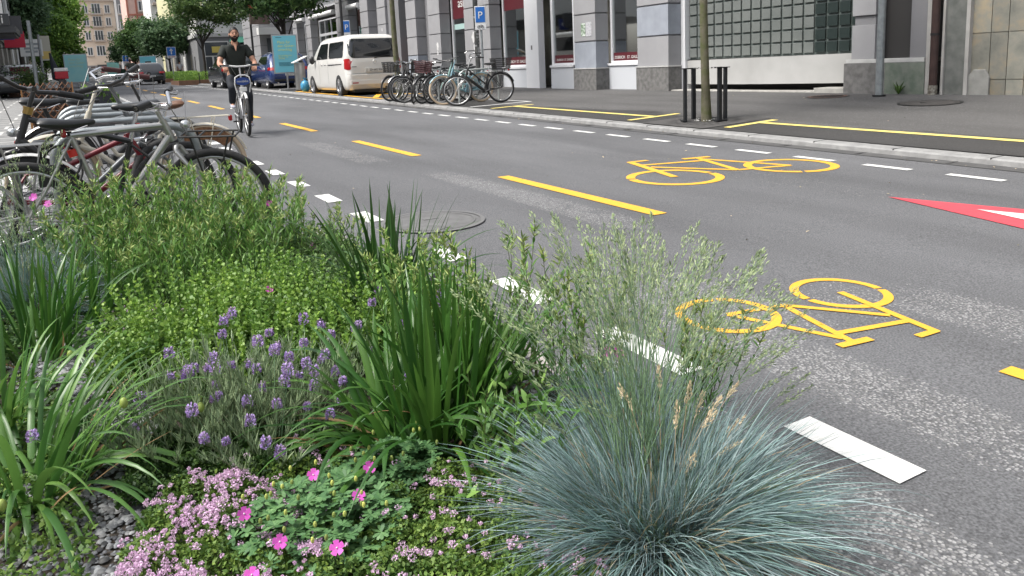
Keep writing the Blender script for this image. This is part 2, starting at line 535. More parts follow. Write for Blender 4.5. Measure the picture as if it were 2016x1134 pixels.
YE = paint('yellow_road_paint', (.82, .44, .045), 1)
YE2 = paint('pale_yellow_road_paint', (.80, .66, .20), 1)
RE = paint('red_road_paint', (.62, .075, .10), 1)


def strip(mb, x0, x1, y0, y1, zf=None, h=.005, n=1):
    zf = zf or (lambda x, y: S * y)
    mb.add([(x, y, zf(x, y) + h) for x, y in ((x0, y0), (x1, y0), (x1, y1), (x0, y1))], [(0, 1, 2, 3)])


def poly_strip(mb, pts, h=.005, zf=None):
    zf = zf or (lambda x, y: S * y)
    mb.add([(x, y, zf(x, y) + h) for x, y in pts], [tuple(range(len(pts)))])


# white parking-bay dashes on the left: 2 m rhythm near the bed, shorter ones past it
dl = MB()
for y0, y1 in ((1.16, 1.55), (2.02, 2.56), (3.02, 3.5), (3.98, 4.3)):
    strip(dl, 1.82, 1.94, y0, y1)
yy = 5.35
while yy < 95:
    strip(dl, 1.80, 1.93, yy, yy + .42); yy += 1.0 if yy < 40 else 1.25
tag(dl.build('white_dashes', WH, kind='structure'), 'row of white dashes on the road beside the flower bed and bicycles')
dr = MB()
yy = 2.62
while yy < 95:
    strip(dr, 6.62, 6.72, yy, yy + .48); yy += .83
tag(dr.build('white_dashes', WH, kind='structure'), 'row of white dashes near the far kerb')
dy = MB()
k = 0
for yc in [5.4 + 4.5 * i for i in range(0, 18)]:
    strip(dy, 3.56, 3.69, yc - 1.17, yc + 1.17)
strip(dy, 3.56, 3.69, -2, .2)
tag(dy.build('yellow_dashes', YE, kind='structure'), 'broken yellow cycle lane line down the road')
# yellow and white bay lines on the pavement
yl = MB()
zs = lambda x, y: gz(x, y)
def sstrip(mb, x0, x1, y0, y1):
    n = max(1, int(abs(y1 - y0)))
    for i in range(n):
        strip(mb, x0, x1, y0 + (y1 - y0) * i / n, y0 + (y1 - y0) * (i + 1) / n, zs, .006)
sstrip(yl, 8.30, 8.42, 9.9, 14.45); strip(yl, 7.80, 8.85, 14.45, 14.57, zs, .006); strip(yl, 7.80, 8.85, 9.78, 9.9, zs, .006)
sstrip(yl, 8.45, 8.57, -3, 7.72); strip(yl, 7.88, 8.85, 7.72, 7.84, zs, .006)
tag(yl.build('pale_yellow_bay_lines', YE2, kind='structure'), 'pale yellow bay lines with cross ends on the pavement')
yv = MB()
sstrip(yv, 7.80, 7.93, 21.3, 31); strip(yv, 7.80, 9.9, 21.2, 21.32, zs, .006)
for a in (22.2, 26.6):
    yv.add([(x, y, gz(x, y) + .006) for x, y in ((7.9, a), (8.1, a), (9.9, a + 4.2), (9.7, a + 4.2))], [(0, 1, 2, 3)])
    yv.add([(x, y, gz(x, y) + .0085) for x, y in ((9.7, a), (9.9, a), (8.1, a + 4.2), (7.9, a + 4.2))], [(0, 1, 2, 3)])
tag(yv.build('yellow_crossed_bay_lines', YE, kind='structure'), 'yellow crossed loading bay lines under the white van')
wl = MB()
strip(wl, 7.75, 9.35, 15.35, 15.45, zs, .006); sstrip(wl, 9.25, 9.35, 15.45, 20.9); strip(wl, 7.75, 9.35, 20.9, 21.0, zs, .006)
tag(wl.build('white_bay_lines', WH, kind='structure'), 'white lines framing the bicycle bay on the pavement')
wf = MB()
strip(wf, 3.9, 8.0, 48.2, 48.6); strip(wf, 5.0, 7.2, 41, 41.15); strip(wf, 5, 7.2, 46, 46.15)
for i in range(5): strip(wf, 2.2 + i * .9, 2.7 + i * .9, 62, 66)
tag(wf.build('white_far_lines', WH, kind='structure'), 'white bay lines on the road by the far planters')


def bike_symbol(name, label, origin, ang, sc_, mirror=1):
    """Swiss-type bicycle pictogram, laid in a local frame: a along the bicycle, b up the bicycle"""
    mb = MB(); hh = .0035
    ca, sa = math.cos(ang), math.sin(ang)
    def W(a, b):
        a *= sc_[0]; b *= sc_[1] * mirror
        return (origin[0] + a * ca - b * sa, origin[1] + a * sa + b * ca)
    def arc(ca_, cb_, R, wd, a0, a1, dz=0):
        n = max(6, int(abs(a1 - a0) / (PI / 24)))
        for i in range(n):
            t0 = a0 + (a1 - a0) * i / n; t1 = a0 + (a1 - a0) * (i + 1) / n
            q = [(ca_ + (R - wd / 2) * math.cos(t0), cb_ + (R - wd / 2) * math.sin(t0)), (ca_ + (R + wd / 2) * math.cos(t0), cb_ + (R + wd / 2) * math.sin(t0)),
                 (ca_ + (R + wd / 2) * math.cos(t1), cb_ + (R + wd / 2) * math.sin(t1)), (ca_ + (R - wd / 2) * math.cos(t1), cb_ + (R - wd / 2) * math.sin(t1))]
            poly_strip(mb, [W(*p) for p in q], hh + dz * .4)
    def bar(p, q, wd, dz=.0006):
        dx, dy_ = q[0] - p[0], q[1] - p[1]; l = math.hypot(dx, dy_); nx, ny = -dy_ / l * wd / 2, dx / l * wd / 2
        poly_strip(mb, [W(p[0] + nx, p[1] + ny), W(p[0] - nx, p[1] - ny), W(q[0] - nx, q[1] - ny), W(q[0] + nx, q[1] + ny)], hh + dz * .4)
    w_ = .085
    arc(0, 0, .41, w_, .12, 2 * PI - 1.2); arc(0, 0, .41, w_, 2 * PI - 1.12, 2 * PI + .06)
    arc(1.33, 0, .41, w_, .3, PI - .1); arc(1.33, 0, .41, w_, PI, 2 * PI + .2)
    bar((0, 0), (.44, .86), .07, .0006)
    bar((0, 0), (.60, .04), .065, .0012); bar((.60, .04), (.44, .98), .07, .0018)
    bar((.46, .76), (1.20, .82), .07, .0024); bar((.60, .04), (1.20, .66), .07, .003)
    bar((1.33, 0), (1.20, 1.10), .08, .0036); bar((1.22, 1.08), (.98, 1.10), .07, .0042)
    bar((.28, .97), (.62, .97), .08, .0048)
    return tag(mb.build(name, YE, kind='structure'), label)


bike_symbol('yellow_bicycle_symbol', 'large yellow bicycle symbol on the road by the far kerb', (6.14, 5.2), math.radians(170.4), (1, 1), -1)
bike_symbol('yellow_bicycle_symbol', 'small upside-down yellow bicycle symbol behind the flowering grass', (2.44, 2.40), math.radians(-7), (.5, .52), -1)
rt = MB()
poly_strip(rt, [(5.37, 3.62), (4.93, 2.05), (4.93, 1.95), (5.86, 1.95), (5.86, 2.05)])
tag(rt.build('red_triangle_marking', RE, kind='structure'), 'red triangle painted on the road')
rt = MB(); poly_strip(rt, [(5.39, 2.96), (5.17, 2.15), (5.63, 2.15)], .009)
tag(rt.build('white_triangle_marking', WH, kind='structure'), 'white middle of the red triangle on the road')
sy = MB(); strip(sy, 2.765, 2.85, -.6, 1.41)
tag(sy.build('short_yellow_marking', YE, kind='structure'), 'short yellow bar on the road at the frame edge')


def disc(name, x, y, r, z, mtl, label, ring=None, slots=0):
    mb = MB(); n = 48
    sl = gz(x, y + .5) - gz(x, y - .5); sx0 = gz(x + .5, y) - gz(x - .5, y)
    f = lambda a, rr, h: (x + rr * math.cos(a), y + rr * math.sin(a), z + h + sl * rr * math.sin(a) + sx0 * rr * math.cos(a))
    mb.add([f(2 * PI * i / n, r, .006) for i in range(n)], [tuple(range(n))])
    mb.cur = 1
    for (ra, rb) in ((r, r + .03), (r * .86, r * .88)):
        mb.add([f(2 * PI * i / n, rr, .0105) for i in range(n) for rr in (ra, rb)], [(2 * i, 2 * i + 1, (2 * i + 3) % (2 * n), (2 * i + 2) % (2 * n)) for i in range(n)])
    if slots:
        for k in range(-4, 5):
            h = math.sqrt(max(0, (r * .8) ** 2 - (k * r * .18) ** 2))
            mb.box((x + k * r * .18, y, z + .0085 + sx0 * k * r * .18), (r * .05, 2 * h, .004))
    else:
        mb.box((x + .02, y + r * .25, z + .0085), (r * .35, .03, .004))
    return tag(mb.build(name, [mtl, ring or DARKM]), label, 'manhole cover')


disc('manhole_cover', 2.2, 5.07, .35, S * 5.07, mat('concrete_lid', (.155, .155, .155), .8, var=.5, scale=10, bump=.3), 'round concrete manhole cover on the road behind the strap-leaved plants', ring=mat('iron_ring', (.15, .15, .15), .8))
disc('manhole_cover', 11.44, 7.08, .42, gz(11.44, 7.08), mat('iron_lid', (.07, .065, .062), .7, var=.5, scale=20, bump=.4), 'dark iron manhole cover on the pavement below the brown downpipe')
disc('manhole_cover', 12.05, 9.4, .34, gz(12.05, 9.4), mat('rust_lid', (.16, .09, .07), .8, var=.6, scale=20, bump=.4), 'rusty slotted cover on the pavement beside the speckled stone plinth', slots=1)
# ================================================================ RIGHT ARCADE BUILDING
XB, XI, XR = 12.8, 13.24, 13.34      # pilaster face, pilaster back, glazing plane
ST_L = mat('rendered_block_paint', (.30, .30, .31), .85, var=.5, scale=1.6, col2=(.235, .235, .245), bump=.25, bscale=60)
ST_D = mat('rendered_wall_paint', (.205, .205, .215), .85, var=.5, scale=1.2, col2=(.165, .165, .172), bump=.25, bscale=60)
PATCHB = mat('graffiti_cover_paint', (.30, .325, .37), .8, var=.3, scale=3)
PLINTH = mat('plinth_stone', (.175, .172, .168), .85, var=.9, scale=9, col2=(.095, .093, .09), bump=.5, bscale=60)
PLG = mat('plinth_stone_mossy', (.18, .20, .17), .85, var=.9, scale=6, col2=(.10, .13, .10), bump=.5, bscale=60)
LEDGE = mat('ledge_stone', (.50, .50, .49), .8, var=.3, scale=5)
WFR = mat('white_window_frame', (.70, .71, .73), .4, var=.15, scale=4, col2=(.6, .6, .62))
WBASE = mat('white_panel_paint', (.52, .54, .57), .6, var=.35, scale=2.5, col2=(.50, .52, .55))
CURVEW = mat('curved_wall_paint', (.42, .42, .41), .7, var=.6, scale=1.5, col2=(.30, .30, .29))
SHOPG = glass('shop_glass', tint=(.10, .10, .095), alpha=.36)
REDB = mat('dark_red_band', (.085, .009, .015), .5)
LETW = mat('white_lettering', (.62, .62, .6), .6)
INTER = mat('shop_interior_wall', (.62, .58, .50), .8, var=.8, scale=1.8, col2=(.30, .27, .22))
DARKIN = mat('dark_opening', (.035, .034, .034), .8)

bld = empty('arcade_building', 'long grey arcade building with block pilasters and shop windows along the right pavement', 'building', (0, 0, 0))
Z0 = .30
PIT = .753
J0 = .99      # first joint height (plinth top); later joints every PIT


def pilaster(y0, y1, patch=(), top=5.3, big=0, xin=XI):
    """street face from y0 (near) to y1; rusticated blocks"""
    mb = MB()
    mb.bb(XB - .03, xin, y0 - .03, y1 + .03, -.1, J0 - .03)
    mb.cur = 1
    mb.bb(XB - .045, xin - .002, y0 - .045, y1 + .045, J0 - .03, J0)
    z = J0; k = 0
    while z < top:
        zt = min(z + PIT, top + PIT)
        mb.cur = 3 if k in patch else 2
        mb.bb(XB, xin, y0, y1, z + .002, zt - .035)
        mb.cur = 4
        mb.bb(XB + .035, xin - .01, y0 + .035, y1 - .035, zt - .035, zt + .002)
        z = zt; k += 1
    return mb.build('pilaster', [PLINTH, LEDGE, ST_L, PATCHB, ST_D], bld, bevel=.006)


pilaster(14.57, 15.75, (1,)); pilaster(17.55, 18.59, (0,)); pilaster(23.66, 25.6); pilaster(27.70, 28.81)
pilaster(30.05, 31.09, (0,)); pilaster(33.50, 34.54); pilaster(35.79, 36.88); pilaster(38.67, 40.78)
pilaster(45.77, 46.76); pilaster(48.85, 49.83); pilaster(51.6, 53.0)

# corner pier by the ramp with split blocks and tall stone plinth
mb = MB()
mb.bb(XB - .05, 14.4, 8.01, 9.6, -.1, .93)
mb.cur = 1; mb.bb(XB - .03, 14.38, 8.03, 9.58, .93, 1.0)
mb.cur = 2
for a, b in ((1.0, 1.62), (1.79, 2.55), (2.72, 3.4), (3.57, 4.3), (4.47, 5.3)):
    mb.bb(XB, 13.14, 9.0, 9.48, a + .002, b)
    mb.cur = 4; mb.bb(XB + .04, 13.13, 9.02, 9.45, b, b + .17); mb.cur = 2
mb.cur = 4; mb.bb(13.14, 14.3, 8.01, 9.45, 1.0, 5.3)
mb.cur = 5; mb.bb(XB - .052, XB + .2, 8.005, 8.75, -.1, .925)
mb.build('corner_pier', [PLINTH, LEDGE, ST_L, PATCHB, ST_D, PLG], bld, bevel=.006)
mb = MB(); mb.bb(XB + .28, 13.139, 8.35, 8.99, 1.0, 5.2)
mb.build('niche_lining', mat('niche_shade_tone', (.022, .021, .021), .7), bld)  # shade of the recess is put into this near-black colour
mb = MB(); mb.bb(XB + .02, 13.138, 8.02, 8.33, 1.003, 5.2)
mb.build('pier_strip', ST_D, bld)

# upper storeys
mb = MB()
mb.bb(XB + .0, 24, 8.0, 53.0, 5.3, 15.5)
mb.cur = 1
mb.bb(XB - .25, XB, 8.0, 53.2, 5.3, 5.65); mb.bb(XB - .35, XB, 8.0, 53.2, 15.2, 15.6)
mb.build('upper_wall', [ST_L, LEDGE], bld)
UPG = mat('window_glass_dark', (.03, .035, .04), .06, spec=.8)
for i in range(14):
    for z in (6.7, 10.2):
        y = 9.6 + i * 3.1
        f = MB(); f.bb(XB - .05, XB - .003, y, y + 1.3, z, z + 2.1)
        fo = f.build('window', WFR, bld)
        g_ = MB()
        for a in (.08, .69): g_.bb(XB - .062, XB - .052, y + a, y + a + .53, z + .08, z + 2.02)
        g_.build('pane', UPG, fo)
mb = MB(); mb.cur = 0
mb.bb(14.6, 14.75, 9.6, 52.9, .2, 5.3)
mb.build('rear_wall', INTER, bld)
# shop ceilings: a lintel band over the bays so the shop reads as a room
mb = MB(); mb.bb(XR + .05, 14.6, 15.6, 52.9, 3.6, 3.7)
mb.build('shop_ceiling', mat('ceiling_paint', (.6, .6, .58), .8), bld)
mb = MB(); mb.bb(XR - .08, XR + .05, 15.6, 52.9, 4.35, 5.3)
mb.build('lintel', ST_D, bld)
mb = MB(); mb.bb(XR + .1, 14.6, 9.7, 52.9, .2, .34)
mb.build('shop_floor', mat('shop_floor', (.5, .46, .40), .6), bld)


def shop_window(y0, y1, zs_=1.1, top=4.35, base=True, red=None, redtop=False, mull=(), frame=.07, word=None, wordy=None, size=.16):
    fr = MB()
    fr.bb(XR - .06, XR + .04, y0, y0 + frame, zs_, top); fr.bb(XR - .06, XR + .04, y1 - frame, y1, zs_, top)
    fr.bb(XR - .06, XR + .04, y0 + frame, y1 - frame, zs_, zs_ + .06); fr.bb(XR - .06, XR + .04, y0 + frame, y1 - frame, top - .07, top)
    for yy in mull: fr.bb(XR - .045, XR + .035, yy - .025, yy + .025, zs_ + .06, top - .07)
    fo = fr.build('shop_window', WFR, bld)
    g_ = MB(); g_.bb(XR - .005, XR + .003, y0 + frame, y1 - frame, zs_ + .06, top - .07)
    g_.build('pane', SHOPG, fo)
    if red:
        r = MB(); r.bb(XR - .012, XR - .008, y0 + frame, y1 - frame, red[0], red[1])
        if redtop: r.bb(XR - .012, XR - .008, y0 + frame, y1 - frame, redtop, redtop + .45)
        r.build('red_band', REDB, fo)
    if word:
        text(word, size, LETW, fo, (XR - .016, wordy if wordy else (y0 + y1) / 2, (red[0] + red[1]) / 2 - size * .36), (PI / 2, 0, -PI / 2), spacing=1.0)
    if base:
        b_ = MB(); b_.bb(XR - .12, XR + .04, y0 - .02, y1 + .02, .2, zs_ - .07)
        b_.cur = 1; b_.bb(XR - .16, XR + .04, y0 - .04, y1 + .04, zs_ - .07, zs_ - .002)
        b_.build('window_base', [WBASE, WFR], fo, bevel=.006)
    return fo


# window 2 between the near pilasters: shelving inside
w2 = shop_window(15.83, 17.5, 1.1, 4.35, red=(1.13, 1.38), word='ZUERICH   ST. GALLEN', size=.112, wordy=16.82)
sh = MB()
for k in range(6):
    z = 1.42 + k * .38
    sh.bb(13.6, 14.0, 15.9, 17.45, z, z + .025)
for y in (15.9, 16.65, 17.4): sh.bb(13.58, 14.02, y, y + .05, 1.2, 3.6)
sh.build('shelving', mat('pale_green_shelf', (.42, .47, .42), .6), w2)
g2 = MB()
rr = random.Random(3)
cols = [(.5, .34, .08), (.6, .58, .5), (.08, .10, .09), (.35, .36, .3), (.12, .09, .07)]
gms = [mat('shelf_goods_%s' % n, c, .7) for n, c in zip(('ochre', 'cream', 'dark', 'olive', 'brown'), cols)]
for k in range(6):
    y = 15.98
    while y < 17.3:
        wd = rr.uniform(.08, .28); h = rr.uniform(.06, .26)
        g2.cur = rr.randrange(5)
        if rr.random() < .8: g2.bb(13.68, 13.95, y, y + wd, 1.447 + k * .38, 1.447 + k * .38 + h)
        y += wd + rr.uniform(.01, .08)
g2.build('shelf_goods', gms, w2)

# window 1, door and window by the bicycles
w1 = shop_window(19.27, 20.5, 1.1, 4.35, red=(1.12, 1.4), word='ZUERICH  ST. GALLEN', size=.092, wordy=19.88)
w0 = shop_window(21.95, 23.6, 1.1, 4.35, red=(1.13, 1.42), redtop=3.0, word='ZUERICH  ST. GALLEN', size=.135)
jb = MB(); jb.bb(XR - .2, XR + .04, 21.1, 21.9, .2, 4.35); jb.cur = 1; jb.bb(XR - .212, XR - .202, 21.46, 21.54, 1.62, 1.76)
jb.build('door_jamb', [WFR, mat('intercom_metal', (.2, .2, .2), .4, .5)], bld, bevel=.004)
dp = MB(); dp.bb(XR + .35, XR + .40, 20.52, 21.1, .44, 4.3)
dpo = dp.build('door', mat('door_glass_panel', (.24, .225, .20), .25), bld)
dh = MB(); dh.tube([(XR + .33, 20.62, 1.2), (XR + .30, 20.62, 1.25), (XR + .30, 20.62, 1.65), (XR + .33, 20.62, 1.7)], .012)
dh.build('handle', STEEL, dpo)
df = MB(); df.bb(XR - .05, XR + .42, 20.50, 20.56, .2, 4.35); df.bb(XR + .25, XR + .42, 20.56, 21.1, .25, .44)
df.build('door_frame', WFR, bld)
# goods, dummies in windows
mm = MB()
for y in (22.4, 23.0, 19.8, 20.2):
    mm.tube([(13.75, y, .9), (13.75, y, 1.5), (13.75, y, 1.95), (13.75, y, 2.2)], [.02, .13, .17, .05], 8); mm.ball((13.75, y, 2.36), (.09, .09, .12))
    mm.tube([(13.75, y - .12, 2.1), (13.72, y - .26, 1.8), (13.6, y - .2, 1.5)], .04)
mm.build('display_figures', mat('dark_clothing_display', (.03, .03, .035), .7, var=.8, scale=4, col2=(.22, .20, .16)), w0)
# 'asia' window between pilasters
wa = shop_window(26.1, 27.65, .6, 4.35, base=False, red=(3.0, 4.2), word='asia', size=.5, wordy=26.75)
mb = MB(); mb.bb(XR - .012, XR - .008, 26.2, 27.5, 2.6, 2.8); mb.build('pale_band', mat('pale_teal_film', (.35, .5, .48), .5), wa)
mb = MB(); mb.bb(XR - .1, XR + .04, 25.6, 26.1, .2, 5.3); mb.bb(XR - .1, XR + .04, 26.1, 27.7, .2, .6)
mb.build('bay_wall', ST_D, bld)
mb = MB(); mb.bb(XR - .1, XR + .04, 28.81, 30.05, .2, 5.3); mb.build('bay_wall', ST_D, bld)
# dark deep bay with colourful shop
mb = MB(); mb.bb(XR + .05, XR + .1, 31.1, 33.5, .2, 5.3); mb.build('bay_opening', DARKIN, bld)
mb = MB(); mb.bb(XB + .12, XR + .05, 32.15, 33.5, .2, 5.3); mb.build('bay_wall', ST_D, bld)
mb = MB()
mb.bb(XR, XR + .04, 31.25, 31.65, .5, 1.5); mb.cur = 1; mb.bb(XR, XR + .04, 31.25, 31.7, 1.7, 2.1); mb.cur = 2; mb.bb(XR, XR + .04, 31.2, 31.75, 3.0, 3.5)
mb.build('shop_posters', [mat('orange_poster', (.65, .28, .10), .6), mat('red_poster', (.6, .12, .05), .6), mat('green_poster', (.01, .12, .10), .6)], bld)
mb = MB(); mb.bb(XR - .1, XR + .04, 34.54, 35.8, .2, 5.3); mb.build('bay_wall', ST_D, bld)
# D sign window
GREEN = mat('green_sign', (.008, .17, .11), .5)
wd_ = shop_window(36.95, 38.6, .5, 4.35, base=False)
mb = MB(); mb.bb(XR - .1, XR - .07, 37.0, 38.3, 1.2, 3.35); mb.build('green_panel', GREEN, wd_)
text('D', .95, LETW, wd_, (XR - .104, 37.6, 2.15), (PI / 2, 0, -PI / 2), ext=.004)
mb = MB(); mb.bb(XR - .085, XR - .061, 37.0, 38.55, 3.45, 4.25); mb.build('brown_panel', mat('brown_film', (.12, .07, .06), .6), wd_)
ws = shop_window(40.85, 45.7, .9, 4.2, mull=(42.0, 43.4, 44.6))
mb = MB(); mb.bb(XR - .1, XR - .065, 40.95, 41.7, 1.0, 3.4); mb.build('green_panel', GREEN, ws)
text('D', .7, LETW, ws, (XR - .105, 41.3, 1.9), (PI / 2, 0, -PI / 2), ext=.004)
mb = MB(); mb.bb(XR - .06, XR + .04, 40.92, 45.6, 3.28, 3.42); mb.build('transom', WFR, ws)
mb = MB(); mb.bb(XR + .1, XR + .14, 42.1, 43.2, 1.0, 3.2); mb.bb(XR + .12, XR + .16, 43.5, 44.2, 1.2, 3.2); mb.build('blind', mat('cream_blind', (.5, .47, .40), .8), ws)
wg = shop_window(46.85, 48.8, .5, 4.2, base=False)
mb = MB(); mb.bb(XR - .1, XR - .065, 46.95, 47.4, .6, 4.1); mb.build('green_panel', mat('dark_green_panel', (.01, .09, .07), .5), wg)
wg = shop_window(49.9, 51.5, .5, 4.2, base=False)
# awning boxes
for y0, y1 in ((36.95, 38.6), (41.0, 45.6), (46.9, 48.7)):
    a = MB(); a.tube([(XB - .05, y0, 4.36), (XB - .05, y1, 4.36)], .13, 12)
    a.build('awning_roll', mat('awning_fabric', (.72, .72, .71), .6), bld, smooth=50)
mb = MB(); mb.bb(XB + .1, XB + .14, 40.9, 51.5, 4.75, 5.25); mb.build('fascia_panel', WFR, bld)

# glass-block wall in its recess, white frame, curved base over the ramp
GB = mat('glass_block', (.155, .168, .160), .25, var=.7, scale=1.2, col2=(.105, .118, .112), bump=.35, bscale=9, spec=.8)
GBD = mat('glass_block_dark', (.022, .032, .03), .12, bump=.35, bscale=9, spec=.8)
GRID = mat('block_mortar', (.075, .095, .088), .7)
XG = 13.36
mb = MB(); mb.bb(XG + .01, XG + .12, 9.5, 14.44, 1.1, 5.3)
gw = mb.build('glass_block_wall', GRID, bld)
mb = MB()
ny, nz_ = 17, 16
dy_ = (14.42 - 9.62) / ny; dz_ = (5.2 - 1.14) / nz_
for i in range(ny):
    for j in range(nz_):
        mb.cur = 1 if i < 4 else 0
        y = 9.62 + i * dy_; z = 1.14 + j * dz_
        mb.bb(XG - .03, XG + .012, y + .022, y + dy_ - .022, z + .02, z + dz_ - .02)
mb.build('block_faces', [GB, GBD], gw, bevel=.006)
mb = MB(); mb.bb(13.2, XG + .05, 14.42, 14.56, .4, 5.3); mb.build('white_frame', WFR, bld)
mb = MB()
n = 16
prof = []
for j in range(4): prof.append(j)
def basewall(u, v):
    y = 9.6 + 4.9 * u
    bulge = .30 * math.sin(PI * min(1, max(0, (y - 9.6) / 4.9))) ** .8
    z = (.52 + .03 * (1 - u)) + (1.12 - .55) * v
    return (XG - .06 - bulge * (1 - .0 * v), y, z)
mb.grid(basewall, 24, 3)
mb.grid(lambda u, v: ((XG - .06 - .30 * math.sin(PI * u) ** .8) * (1 - v) + XG * v if True else 0, 9.6 + 4.9 * u, 1.12), 24, 1)
mb.grid(lambda u, v: ((XG - .06 - .30 * math.sin(PI * u) ** .8) * (1 - v) + (XG + .3) * v, 9.6 + 4.9 * u, .52 + .03 * (1 - u)), 24, 1)
mb.build('curved_base', CURVEW, bld, smooth=60)
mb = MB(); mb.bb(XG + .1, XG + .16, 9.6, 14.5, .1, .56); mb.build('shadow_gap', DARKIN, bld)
mb = MB(); mb.bb(XB + .02, XG + .1, 10.3, 14.5, .28, .405); mb.bb(XB - .02, XB + .5, 9.6, 10.3, .28, .47)
mb.build('doorstep', mat('pale_step_stone', (.42, .41, .38), .8, var=.5, scale=6), bld, bevel=.01)

# sticker and poster scraps on pilasters
mb = MB(); mb.bb(XB - .008, XB - .003, 17.72, 18.0, 1.87, 2.26); mb.cur = 1; mb.bb(XB - .009, XB - .004, 18.02, 18.22, 1.88, 2.24)
mb.build('torn_poster', [mat('silver_foil', (.7, .7, .72), .4, .3, var=.7, scale=20, col2=(.3, .3, .34)), mat('green_white_poster', (.06, .14, .05), .6, var=1, scale=16, col2=(.75, .8, .75))], bld)
mb = MB()
for y, z, a, b in ((28.0, 2.0, .09, .17), (28.02, 1.75, .05, .1), (24.9, 2.2, .13, .18), (24.86, 1.85, .06, .1), (34.0, 3.0, .05, .08)):
    pts = [(y + a * math.cos(t) * (1 + .25 * math.sin(5 * t + z * 9)), z + b * math.sin(t) * (1 + .25 * math.cos(4 * t + y))) for t in [i * PI / 7 for i in range(14)]]
    mb.extr(pts, .004, lambda p, q, h: (XB - .003 - h, p, q))
mb.build('sticker', mat('sticker_paper', (.66, .66, .66), .7, var=.5, scale=30), bld)

# ================================================================ STONE-CLAD BUILDING FAR RIGHT
def clad_mat():
    m = bpy.data.materials.new('stone_cladding'); m.use_nodes = True
    nt = m.node_tree; N = nt.nodes; L = nt.links; b = N['Principled BSDF']; b.inputs['Roughness'].default_value = .7
    g = N.new('ShaderNodeNewGeometry'); n1 = N.new('ShaderNodeTexNoise'); n1.inputs['Scale'].default_value = 2.2; n1.inputs['Detail'].default_value = 9; n1.inputs['Roughness'].default_value = .65
    L.new(g.outputs['Position'], n1.inputs['Vector'])
    r = N.new('ShaderNodeValToRGB'); e = r.color_ramp.elements
    e[0].position = .28; e[0].color = (.115, .12, .105, 1); e[1].position = .72; e[1].color = (.31, .25, .16, 1)
    k = e.new(.5); k.color = (.20, .195, .165, 1)
    L.new(n1.outputs[0], r.inputs[0])
    h = N.new('ShaderNodeHueSaturation'); m1 = N.new('ShaderNodeMapRange'); m1.inputs[3].default_value = .72; m1.inputs[4].default_value = 1.22
    L.new(g.outputs['Random Per Island'], m1.inputs[0]); L.new(m1.outputs[0], h.inputs['Value']); L.new(r.outputs[0], h.inputs['Color'])
    L.new(h.outputs[0], b.inputs['Base Color'])
    return m


sb = empty('stone_clad_building', 'building clad in brownish grey stone slabs at the right edge', 'building')
mb = MB(); mb.bb(12.86, 24, -10, 7.69, -.4, 14)
mb.build('wall', mat('cladding_joint', (.42, .40, .34), .8), sb)
mb = MB()
y = 7.30
edges = [7.30] + [6.98 - .265 * i for i in range(60)]
zz = [.30, .55, 1.93, 3.3, 4.7, 6.1, 7.5, 9, 10.5, 12, 13.9]
zz = [-.1, .62, 1.36, 2.75, 4.1, 5.5, 7, 8.5, 10, 12, 13.9]
for a, b in zip(edges[:-1], edges[1:]):
    for z0, z1 in zip(zz[:-1], zz[1:]):
        mb.bb(12.83, 12.87, b + .006, a - .006, z0 + .006, z1 - .006)
mb.build('stone_slabs', clad_mat(), sb)
mb = MB(); mb.bb(12.80, 12.87, 7.34, 7.69, -.1, 14); mb.build('end_strip', mat('weathered_concrete', (.17, .175, .165), .85, var=.9, scale=5, col2=(.10, .11, .10), bump=.3), sb)
mb = MB(); mb.bb(12.74, 12.86, 7.27, 7.33, -.1, 14); mb.bb(12.76, 12.86, 7.69, 7.73, .0, 14); mb.bb(12.76, 12.87, 7.93, 8.0, -.1, 14)
mb.build('trim', mat('pale_trim', (.42, .41, .39), .7, var=.4, scale=4), sb)
mb = MB(); pts = [(6.95, -.05), (7.28, -.05), (7.28, .68), (7.2, .78), (7.02, .78), (6.95, .66)]
mb.extr(pts, .05, lambda p, q, h: (12.83 - h, p, q)); mb.build('cement_patch', mat('cement_patch', (.30, .30, .28), .85, var=.7, scale=7, col2=(.2, .2, .19)), sb, bevel=.01)
dpi = empty('downpipe', 'brown rain downpipe with a silver foot between the grey and the stone-clad building', 'downpipe', (12.72, 7.83, .33))
mb = MB(); mb.tube([(0, 0, .18), (0, 0, 12)], .065, 14); mb.build('pipe', mat('brown_pipe', (.075, .045, .04), .45, .3, var=.5, scale=6), dpi, smooth=50)
mb = MB(); mb.tube([(0, 0, -.02), (0, 0, .2)], .075, 14); mb.build('pipe_foot', mat('scuffed_tin', (.5, .48, .42), .4, .8, var=.9, scale=25, col2=(.15, .12, .1)), dpi, smooth=50)
mb = MB()
for z in (1.05, 3.2, 5.5): mb.tube([(0, 0, z - .02), (0, 0, z + .02)], .073, 14)
mb.build('clamp', DARKM, dpi, smooth=50)
# ================================================================ TREES
BARK = mat('mossy_bark', (.13, .115, .085), .9, var=1, scale=7, col2=(.075, .085, .03), bump=.6, bscale=50)
BARKD = mat('dark_bark', (.05, .042, .035), .9, var=.6, scale=9, bump=.4)
LEAF = {
    'dark': mat('dark_green_leaves', (.065, .135, .042), .55, var=.9, scale=1.1, col2=(.11, .20, .055), island=.45, transl=.35, spec=.4),
    'mid': mat('mid_green_leaves', (.085, .155, .05), .55, var=.9, scale=1.1, col2=(.13, .20, .06), island=.4, transl=.4, spec=.4),
    'light': mat('light_green_leaves', (.24, .40, .08), .55, var=.9, scale=.9, col2=(.10, .20, .045), island=.4, transl=.42, spec=.4),
    'blue': mat('bluish_dark_leaves', (.08, .15, .07), .55, var=.9, scale=1.1, col2=(.12, .20, .09), island=.4, transl=.35, spec=.4),
}


